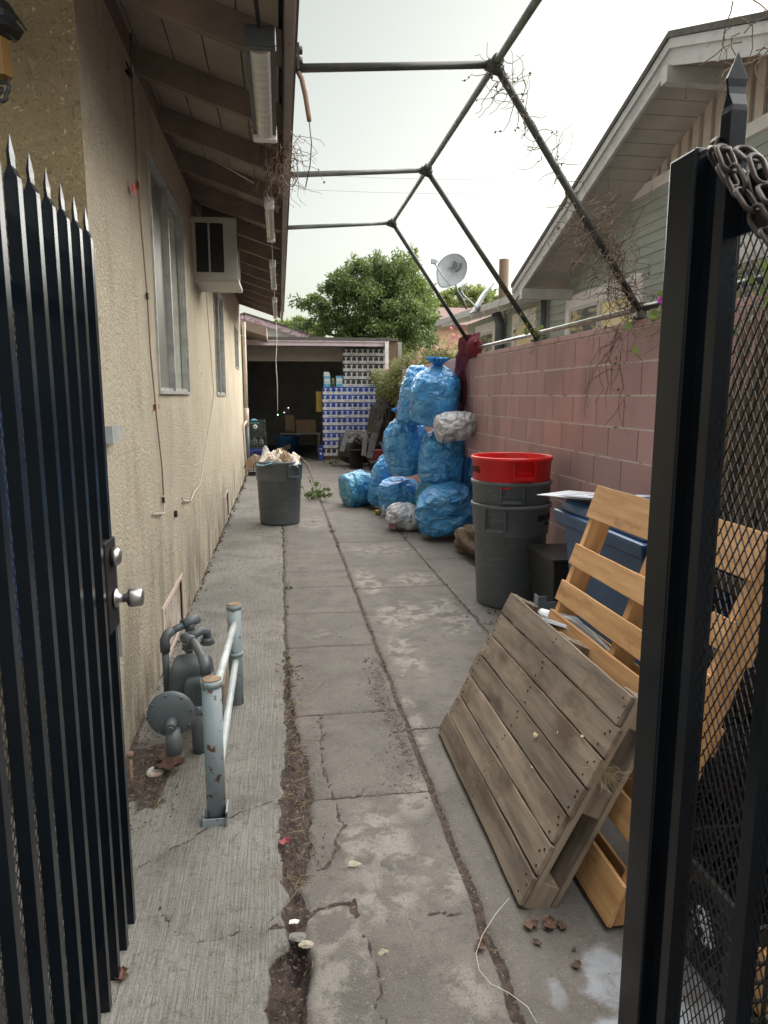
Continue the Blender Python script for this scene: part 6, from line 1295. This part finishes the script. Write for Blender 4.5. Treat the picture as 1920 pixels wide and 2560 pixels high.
t = empty('blue_twelve_pack', (.975, 17.8, 0), 'single blue carton standing on the ground left of the drinks stack', 'carton'); b = MB(); b.bb((.92, 17.72, 0), (1.02, 17.95, .37)); b.obj('box', M_['caseblue'], t, bevel=.003); b = MB(); b.lathe([(.03, 0), (.03, .002), (0, .0021)], 20, Matrix.Translation((.97, 17.719, .17)) @ Matrix.Rotation(pi / 2, 4, 'X')); b.bb((.935, 17.716, .28), (1.005, 17.7185, .30)); b.obj('print', M_['casewhite'], t)
b = MB(); b.bb((.90, 18.0, 1.2), (1.03, 18.35, 1.70)); o = b.obj('yellow_panel', M_['yellow'], origin=(1, 18, 1.2)); tag(o, 'dull yellow box edge left of the drinks stack', 'box')
# interior stuff
t = empty('cardboard_box', (.62, 19.6, .0), 'brown cardboard box on a dark table in the carport', 'box'); q0 = W(660, 915, 'y', 19.6)
b = MB(); b.bb((q0.x - .25, 19.6, .60), (q0.x + .28, 20.0, .95)); b.obj('box', M_['card'], t, bevel=.004); b = MB(); b.bb((q0.x - .25, 19.6, .955), (q0.x + .2, 20, .96)); b.obj('flap', M_['card'], t)
b = MB(); b.bb((q0.x - .55, 19.7, .64), (q0.x - .29, 19.95, 1.08)); o = b.obj('grey_box', M_['card'], origin=(q0.x - .4, 19.7, .7), bevel=.004); tag(o, 'tall dull box left of the cardboard box inside the carport', 'box')
t = empty('dark_table', (q0.x, 19.8, 0), 'dark table carrying boxes inside the carport', 'table'); b = MB(); b.bb((q0.x - .7, 19.5, .555), (q0.x + .4, 20.2, .598)); b.obj('top', M_['darkin'], t)
for (sx, sy) in ((-.66, 19.55), (.36, 19.55), (-.66, 20.1), (.36, 20.1)): b = MB(); b.bb((q0.x + sx - .025, sy, 0), (q0.x + sx + .025, sy + .05, .554)); b.obj('leg', M_['darkin'], t)
p = W(619, 888, 'y', 20.5); t = empty('wall_device', p, 'small grey device with two white lights inside the dark carport', 'device'); b = MB(); b.box(p, (.17, .06, .24)); b.obj('case', M_['greyplas'], t, bevel=.006)
M_['glow'] = mat('lit_indicator', (.8, .85, 1), .4); _n, _b = nd(M_['glow']); _b.inputs['Emission Color'].default_value = (.8, .85, 1, 1); _b.inputs['Emission Strength'].default_value = 1.2
for (du, dv) in ((4, -7), (-5, 3)): pp = W(619 + du, 888 + dv, 'y', 20.46); b = MB(); b.box(pp, (.032, .01, .016)); b.obj('indicator_light', M_['glow'], t)
p = W(600, 896, 'y', 20.5); b = MB(); b.lathe([(0, -.02), (.018, 0), (0, .02)], 10, Matrix.Translation(p)); o = b.obj('green_indicator', M_['led'], origin=p); tag(o, 'tiny green indicator light in the dark carport just below the hanging cord', 'light')
p = W(559, 930, 'y', 19.5)
t = empty('round_bin_far', (.0, 19.3, 0), 'dark blue low tub inside the carport behind the cardboard heap', 'tub'); b = MB(); b.lathe([(0, 0), (.28, 0), (.33, .5), (.35, .52), (.34, .54), (.31, .5), (.27, .03), (0, .03)], 28, Matrix.Translation((.15, 19.3, 0))); b.obj('body', M_['bluebin'], t); t.name = 'storage_tub'

# ---------- junk pile in front of the drinks cases
JY = 15.6
def JP(u, v, y=JY): return W(u, v, 'y', y)
def lump(name, label, cat, c, R, m, seed, am=.3, wr=.1, n=60):
    th = np.linspace(-pi / 2, pi / 2, n); ph = np.linspace(0, 2 * pi, n * 2, endpoint=False); T, Q = np.meshgrid(th, ph, indexing='ij'); P = np.stack([np.cos(T) * np.cos(Q), np.cos(T) * np.sin(Q), np.sin(T)], -1)
    d = fbm(P * 1.5 + seed, 3, seed) * am + (1 - 2 * np.abs(fbm(P * np.array([4, 4, 1.6]) + seed, 3, seed + 2))) * wr; P = P * (1 + d[..., None]) * np.array(R) + np.array(c); P[..., 2] = np.maximum(P[..., 2], .004)
    o = gobj(name, P, M_[m], origin=c); return tag(o, label, cat)
lump('tarp_heap', 'black tarpaulin heap draped tall against the drinks cases', 'tarpaulin', tuple(JP(835, 940, 16.4)), (.42, .35, .80), 'tarp', 3)
lump('tarp_heap', 'low black tarpaulin fold spreading left in front of the blue cases', 'tarpaulin', tuple(JP(780, 965, 16.3)), (.52, .34, .36), 'tarp', 5)
lump('tarp_heap', 'dark cloth heap at the right of the junk pile, behind the blue bags', 'tarpaulin', tuple(JP(862, 985, 15.9)), (.34, .3, .52), 'tarp', 8)
def pot(loc, r, h, m, label, rot=None, name='plant_pot'):
    M = Matrix.Translation(loc) @ (Euler(rot).to_matrix().to_4x4() if rot else Matrix.Identity(4)); b = MB(); b.lathe([(0, 0), (r * .72, 0), (r * .75, .01), (r * .95, h * .9), (r * 1.04, h * .9), (r * 1.04, h), (r * .97, h), (r * .9, h * .88), (r * .7, .02), (0, .02)], 28, M); o = b.obj(name, M_[m], origin=loc); return tag(o, label, 'pot', 'plastic plant pots in the junk pile')
a = W(770, 1012, 'z', 0); pot(a, .19, .44, 'black', 'tall black plant pot standing upright at the front of the junk pile')
pot(tuple(JP(758, 988, a.y + .05)), .17, .42, 'black', 'black plant pot tilted and stuffed into the upright black one', (.2, .55, 0))
a2 = W(742, 992, 'z', 0); pot((a2.x, a2.y, 0), .17, .36, 'greyplas', 'grey plant pot left of the upright black one')
for k, (u0, v0, u1, v1, wd, lb) in enumerate([(752, 925, 738, 975, .10, 'bent grey plastic sheet leaning left of the black pots'), (810, 935, 797, 990, .14, 'upright grey plastic tube sheet right of the black pots'), (790, 940, 785, 985, .10, 'pale plastic sheet sticking out behind the black pots'), (820, 955, 848, 985, .05, 'grey bar slanting down to the right in the junk pile'), (850, 985, 800, 1000, .05, 'grey bar crossing low in the junk pile')]):
    p, q = JP(u0, v0, 15.3 - .03 * k), JP(u1, v1, 15.1 - .03 * k); b = MB(); b.beam(p, q, wd, .02, (0, -1, .3)); o = b.obj('plastic_offcut', M_['greyplas'], origin=p, bevel=.005); tag(o, lb, 'offcut')
b = MB(); b.tube([JP(868, 893, 16.0), JP(868, 885, 16), JP(860, 880, 16), JP(835, 881, 16), JP(828, 886, 16), JP(827, 960, 16)], .02, 10); b.tube([JP(868, 893, 16.0), JP(869, 960, 16)], .02, 10); o = b.obj('cart_handle', M_['darkpipe'], origin=JP(850, 900, 16)); tag(o, 'dark tubular cart handle arching above the junk pile', 'cart')
b = MB(); b.tube([JP(803, 1000, 15.5), JP(836, 868, 16.3)], .022, 8); o = b.obj('leaning_pole', M_['black'], origin=JP(803, 1000, 15.5)); tag(o, 'dark pole with a pale tip leaning over the junk pile', 'pole')
b = MB(); b.tube([JP(836, 868, 16.3), JP(840, 852, 16.4)], .02, 8); b.obj('tip', M_['dish'], o)
a = JP(805, 992, 15.3); b = MB(); b.bb((a.x - .02, 15.1, .22), (a.x + .36, 15.5, .44)); o = b.obj('red_box', M_['redbox'], origin=a, bevel=.008); tag(o, 'dark red metal box in the junk pile beside the blue bags', 'box')
b = MB(); frus(b, a.x - .05, a.x + .4, 15.05, 15.5, 0, a.x - .09, a.x + .44, 15.0, 15.55, .21); o = b.obj('black_tray', M_['black'], origin=a, bevel=.008); tag(o, 'low black tray on the ground under the red box', 'tray')
b = MB(); b.lathe([(0, 0), (.09, 0), (.09, .22), (0, .22)], 20, Matrix.Translation(JP(852, 985, 15.3)) @ Euler((.3, .6, 0)).to_matrix().to_4x4()); o = b.obj('terracotta_pipe', M_['orange'], origin=JP(852, 985, 15.3)); tag(o, 'orange clay piece resting on the red box', 'clay piece')
# drain pipes at the house corner
dp_ = empty('drain_pipes', (-.68, 14.35, 0), 'cream and grey drain pipes on the far corner of the stucco house', 'pipe')
b = MB(); b.tube([(-.66, 14.32, 1.35), (-.66, 14.32, 3.0)], .035, 12); b.tube([(-.66, 14.32, 1.0), (-.66, 14.32, 1.36)], .045, 12); b.obj('upper_pipe', M_['cream'], dp_)
b = MB(); b.tube([(-.65, 14.3, .18), (-.65, 14.3, 1.0)], .032, 12); b.obj('lower_pipe', M_['drain'], dp_)
b = MB(); b.tube([(-.70, 13.9, .05), (-.66, 13.7, .12), (-.67, 13.5, .5), (-.68, 13.4, 1.05), (-.66, 13.9, 1.1), (-.66, 14.2, 1.1)], .022, 8); b.obj('branch_pipe', M_['cream'], dp_)

# ---------- trees and bushes
def foliage(name, clumps, n, leaf, parent, mats, seed, origin, droop=.3, asp=.32, name_o='crown'):
    r = np.random.default_rng(seed); V = []; MI = []
    vol = np.array([c[3] * c[4] * c[5] for c in clumps]) ** .8; pick = r.choice(len(clumps), n, p=vol / vol.sum()); cl = np.array([c[:6] for c in clumps])[pick]
    d = r.normal(size=(n, 3)); d /= np.linalg.norm(d, axis=1, keepdims=True); rad_ = r.random(n) ** .42
    # break every clump into sub-sprays so gaps open up
    sub = r.normal(size=(len(clumps), 26, 3)); sub /= np.linalg.norm(sub, axis=2, keepdims=True); sub *= (r.random((len(clumps), 26, 1)) ** .45)
    sp = sub[pick, r.integers(0, 26, n)]; off = sp + d * rad_[:, None] * .34
    P = cl[:, :3] + off * cl[:, 3:6]
    out = off / (np.linalg.norm(off, axis=1, keepdims=True) + 1e-6); a = out * .7 + r.normal(size=(n, 3)) * .6; a[:, 2] -= droop; a /= np.linalg.norm(a, axis=1, keepdims=True)
    c = np.cross(a, r.normal(size=(n, 3))); c /= np.linalg.norm(c, axis=1, keepdims=True); s = leaf * r.uniform(.6, 1.3, (n, 1))
    Q = np.stack([P, P + a * s * .45 + c * s * asp * .5, P + a * s, P + a * s * .45 - c * s * asp * .5], 1) - np.array(origin)
    w_ = vn(P * 1.4, seed); mi = np.where(w_ + r.normal(0, .35, n) > .25, 1, 0); mi = np.where(r.random(n) < .10, 2, mi)
    me = quads_mesh(name_o, Q, [M_[m] for m in mats], mi); o = bpy.data.objects.new(name_o, me); return place(o, parent, Matrix.Translation(origin))
def tree(name, base, h0, clumps, n, leaf, label, cat='tree', mats=('leafd', 'leafg', 'leafl'), seed=1, r0=.12, group=None, droop=.3, asp=.32):
    t = empty(name, base, label, cat, group); base = Vector(base)
    b = MB(); top = base + Vector((0.1, .1, h0)); b.tube([base, base.lerp(top, .5) + Vector((.06, 0, 0)), top], [r0, r0 * .8, r0 * .6], 10); b.obj('trunk', M_['bark'], t)
    for c in clumps:
        p = Vector(c[:3]); b = MB(); m = top.lerp(p, .5) + Vector((0, 0, -.15)); b.tube([top - Vector((0, 0, .2)), m, p], [r0 * .42, r0 * .28, r0 * .08], 6); b.obj('limb', M_['bark'], t)
    foliage(name, clumps, n, leaf, t, mats, seed, tuple(base), droop, asp); return t
def cl(u, v, y, ru, rv, ry=.6):
    p = W(u, v, 'y', y); k = 1.157 / FPX * y; return (p.x, p.y, p.z, ru * k, ry, rv * k)
TY = 21.4
C1 = [cl(800, 650, TY, 85, 75, 1.1), cl(770, 600, TY, 50, 40), cl(835, 590, TY + .4, 50, 45), cl(880, 600, TY, 32, 48, .5), cl(740, 610, TY, 32, 32, .5), cl(715, 645, TY, 34, 28, .6), cl(680, 655, TY, 28, 17, .4), cl(652, 652, TY, 24, 10, .3), cl(700, 680, TY, 30, 20, .5), cl(740, 700, TY, 45, 30), cl(880, 660, TY - .5, 55, 55, 1), cl(905, 710, TY - 1, 42, 48, .8), cl(850, 720, TY - .8, 60, 45, .9), cl(890, 560, TY, 10, 26, .3), cl(760, 575, TY, 14, 20, .4), cl(820, 565, TY, 14, 16, .4), cl(925, 700, TY - 1, 22, 30, .6), cl(905, 625, TY, 26, 26, .5), cl(645, 700, TY, 26, 9, .3), cl(690, 712, TY, 30, 12, .4), cl(780, 725, TY, 60, 26, .7)]
tree('broadleaf_tree', (W(820, 900, 'y', TY).x, TY, 0), 3.2, C1, 42000, .13, 'large dense dark green tree rising behind the carport roof', seed=3)
C2 = [cl(1000, 650, 38, 40, 22, 1.5), cl(1040, 645, 38, 28, 22, 1.5), cl(960, 655, 38, 26, 16, 1.5), cl(1075, 650, 38, 20, 14, 1), cl(1010, 630, 38, 20, 14, 1), cl(930, 672, 38, 24, 12, 1)]
tree('background_tree', (W(1000, 900, 'y', 38).x, 38, 0), 5.0, C2, 9000, .26, 'yellow-green tree far behind the satellite dish', mats=('leafl', 'leafg', 'leafd'), seed=5)  # crown weighted to the lighter leaf colour
C3 = [cl(640, 700, 34, 30, 10, 1), cl(680, 712, 34, 28, 10, 1), cl(610, 705, 34, 24, 10, 1)]
tree('background_tree', (W(650, 900, 'y', 34).x, 34, 0), 4.0, C3, 3000, .22, 'small bright tree top showing low over the garage roof at the left', mats=('leafl', 'leafg', 'leafd'), seed=6, r0=.1)
C4 = [(2.75, 14.6, 2.05, .42, .9, .38), (2.6, 15.4, 1.9, .42, .8, .42), (2.55, 16.2, 1.85, .45, .6, .42), (2.95, 13.4, 2.15, .40, .8, .25), (2.5, 16.9, 1.9, .34, .4, .40), (3.0, 12.4, 2.15, .35, .7, .2)]
t = empty('overhanging_bush', (2.95, 15, 0), 'grey-green bush with pink blooms spilling over the far end of the block wall', 'bush')
b = MB(); b.tube([(2.9, 15, 0), (2.9, 15, 1.9)], .05, 8); b.tube([(2.9, 16.3, 0), (2.9, 16.3, 1.9)], .04, 8); b.obj('stem', M_['bark'], t)
foliage('bush', C4, 15000, .085, t, ('leafo', 'leafg', 'leafl'), 9, (2.95, 15, 0), .4, .3, 'foliage')
foliage('bush', [(c[0], c[1], c[2] + .25, c[3], c[4], .16) for c in C4], 90, .05, t, ('pinkf', 'pinkf', 'pinkf'), 10, (2.95, 15, 0), .2, .8, 'blossoms')
C5 = [(4.9, 20, 2.6, .8, .6, .6), (4.3, 19.4, 2.3, .5, .6, .4)]
t = empty('garden_shrub', (4.8, 20, 0), 'light green shrub between the peach house and the shed roof', 'shrub'); b = MB(); b.tube([(4.8, 20, 0), (4.8, 20, 2.3)], .04, 6); b.obj('stem', M_['bark'], t)
foliage('shrub', C5, 1800, .10, t, ('leafg', 'leafl', 'leafo'), 12, (4.8, 20, 0), .3, .35, 'foliage')
tangle('pink_vine', 'pink flowering vine in front of the peach house wall', 'vine', [W(968, 720, 'y', 22), W(965, 765, 'y', 22)], [.3, .25], 26, .7, .004, 'leafo', 'pinkf', 60, .09, seed=41)

# ---------- litter on the driveway
def shard(p, s, m, name, label, cat, group=None, seed=1, flat=.6):
    o = hull(s, flat, seed, M_[m], name); place(o, None, Matrix.Translation(Vector(p) + Vector((0, 0, -.003)))); return tag(o, label, cat, group)
shard(W(764, 1868, 'z', 0), .028, 'stone', 'rubble', 'jagged pale chip of rubble in the middle of the driveway', 'rubble', seed=3, flat=.45)
shard(W(828, 2057, 'z', 0), .018, 'stone', 'rubble', 'small rounded pale stone on the middle slab near the bottom', 'stone', seed=5)
shard(W(634, 1990, 'z', 0), .017, 'paper', 'pebble', 'pale flat pebble in the crack just above the hole', 'pebble', seed=6, flat=.3)
shard(W(640, 2022, 'z', 0), .03, 'concwall', 'slab_fragment', 'flat broken piece of slab at the upper rim of the hole', 'rubble', seed=8, flat=.2)
shard(W(660, 2040, 'z', 0), .026, 'stone', 'slab_fragment', 'second broken piece of slab at the right rim of the hole', 'rubble', seed=9, flat=.25)
shard(W(870, 1460, 'z', 0), .014, 'stone', 'pebble', 'tiny pale pebble on the right slab beside the middle joint', 'pebble', seed=11)
b = MB(); p0 = W(1100, 1940, 'z', .01); b.tube([p0, W(1070, 1975, 'z', .03), W(1042, 2020, 'z', .02), W(1028, 2060, 'z', .012), W(1035, 2095, 'z', .015), W(1060, 2125, 'z', .02), W(1100, 2145, 'z', .02), W(1140, 2175, 'z', .012), W(1160, 2210, 'z', .01)], .0010, 6); o = b.obj('thin_wire', M_['cord'], origin=p0); tag(o, 'thin pale wire curving over the driveway below the weathered pallet', 'wire')
# crumbs of soil, grit and twigs: uncountable
rng = np.random.default_rng(5); V = []; MI = []
def scatter(n, fx, fy, s0, s1, mi, sink=0):
    for i in range(n):
        x = fx(); y = fy(); z = float(np.interp(0, [0, 1], [0, 0])) - sink; s = rng.uniform(s0, s1) * (.6 + y / 6); q = rng.normal(size=(3, 3)) * s * .5; c = np.array([x, y, z + s * .35]); q -= q.mean(0); top = c + np.array([0, 0, s * .4])
        for k in range(3): V.append([c + q[k], c + q[(k + 1) % 3], top]); MI.append(mi)
scatter(900, lambda: rng.normal(.035, .045), lambda: rng.uniform(2.15, 4.1), .004, .014, 0, .006)
scatter(260, lambda: rng.normal(.0, .035), lambda: rng.uniform(1.55, 2.0), .004, .012, 0, .03)
scatter(350, lambda: rng.normal(.58, .02), lambda: rng.uniform(1.5, 9), .004, .010, 0, .008)
scatter(240, lambda: rng.normal(.5, .05), lambda: rng.uniform(2.6, 4.2), .004, .010, 0)
scatter(260, lambda: rng.normal(.0, .02), lambda: rng.uniform(4.1, 14), .004, .010, 0)
scatter(1300, lambda: rng.uniform(-.7, 1.5), lambda: rng.uniform(1.2, 7), .0015, .005, 1)
scatter(500, lambda: rng.uniform(-.7, 1.9), lambda: rng.uniform(1.2, 14), .002, .006, 0)
scatter(300, lambda: rng.uniform(-.7, -.45), lambda: rng.uniform(2.5, 3.4), .004, .012, 0)
scatter(300, lambda: -.71 + abs(rng.normal(0, .02)), lambda: rng.uniform(3.2, 14), .006, .016, 0)
scatter(200, lambda: rng.normal(1.375, .03), lambda: rng.uniform(3, 9), .004, .010, 0)
scatter(160, lambda: rng.uniform(1.45, 1.75), lambda: rng.uniform(4.4, 5.0), .003, .009, 1)
scatter(260, lambda: 2.1 - abs(rng.normal(0, .06)), lambda: rng.uniform(5.4, 12), .006, .016, 0)
me = quads_mesh('driveway_litter', np.array(V), [M_['soil'], M_['blackink']], np.array(MI), k=3); o = bpy.data.objects.new('driveway_litter', me); place(o, None); tag(o, 'crumbs of soil and grit strewn along the driveway cracks', 'litter', kind='stuff')
b = MB(); rr = random.Random(77)
def twigs(n, fx, fy, l0, l1, r=.0009):
    for i in range(n):
        x, y = fx(), fy(); a = rr.uniform(0, pi * 2); l = rr.uniform(l0, l1); p = Vector((x, y, .003)); d = Vector((cos(a), sin(a), 0)); n_ = Vector((-d.y, d.x, 0)); b.tube([p, p + d * l * .5 + n_ * rr.gauss(0, l * .15) + Vector((0, 0, .004)), p + d * l + n_ * rr.gauss(0, l * .2)], r, 3, cap=False, smooth=False)
twigs(150, lambda: rr.gauss(.04, .05), lambda: rr.uniform(2.1, 4.2), .02, .09); twigs(50, lambda: rr.uniform(-.6, 1.4), lambda: rr.uniform(1.3, 7), .02, .06); twigs(60, lambda: rr.uniform(-.68, -.45), lambda: rr.uniform(2.5, 3.3), .02, .06); twigs(60, lambda: rr.gauss(1.4, .1), lambda: rr.uniform(4.4, 6), .02, .06)
o = b.obj('twig_litter', M_['straw'], origin=(0, 3, 0)); tag(o, 'thin dry twigs and grass stalks scattered over the driveway', 'litter', kind='stuff')
tangle('fallen_branch', 'fallen leafy branch lying on the driveway to the right of the single grey bin', 'branch', [W(675, 1068, 'z', .04), W(690, 1075, 'z', .05)], [.08, .1], 14, .28, .004, 'twig', 'leafd', 70, .09, seed=51)
tangle('fallen_branch', 'small withered sprig on the ground in front of the junk pile', 'branch', [W(718, 1002, 'z', .04), W(728, 1003, 'z', .05)], [.1, .1], 10, .25, .004, 'twig', 'leafd', 40, .08, seed=52)
tangle('weed_tuft', 'little weed growing in the left driveway crack', 'weed', [W(618, 1268, 'z', .01), W(622, 1268, 'z', .02)], [.02, .02], 8, .08, .001, 'leafd', 'leafd', 30, .022, seed=53)
tangle('weed_tuft', 'dark weed tuft at the top of the soil strip', 'weed', [W(618, 1437, 'z', .01), W(628, 1440, 'z', .02)], [.02, .02], 10, .08, .001, 'twig', 'leafd', 30, .02, seed=54)
# cobwebs and scratches are left to the materials

# blue sheet hung against the front wall behind the left gate
o = sheet('blue_sheet', [((-2.3, 2.93, 1.82), (-.84, 2.95, 1.74)), ((-2.3, 2.9, 1.4), (-.85, 2.93, 1.35)), ((-2.3, 2.92, .9), (-.83, 2.94, .9)), ((-2.3, 2.9, .5), (-.86, 2.93, .55))], M_['bluesheet'], amp=.03, fr=8); tag(o, 'dark blue sheet hung on the tan front wall behind the left gate', 'sheet')
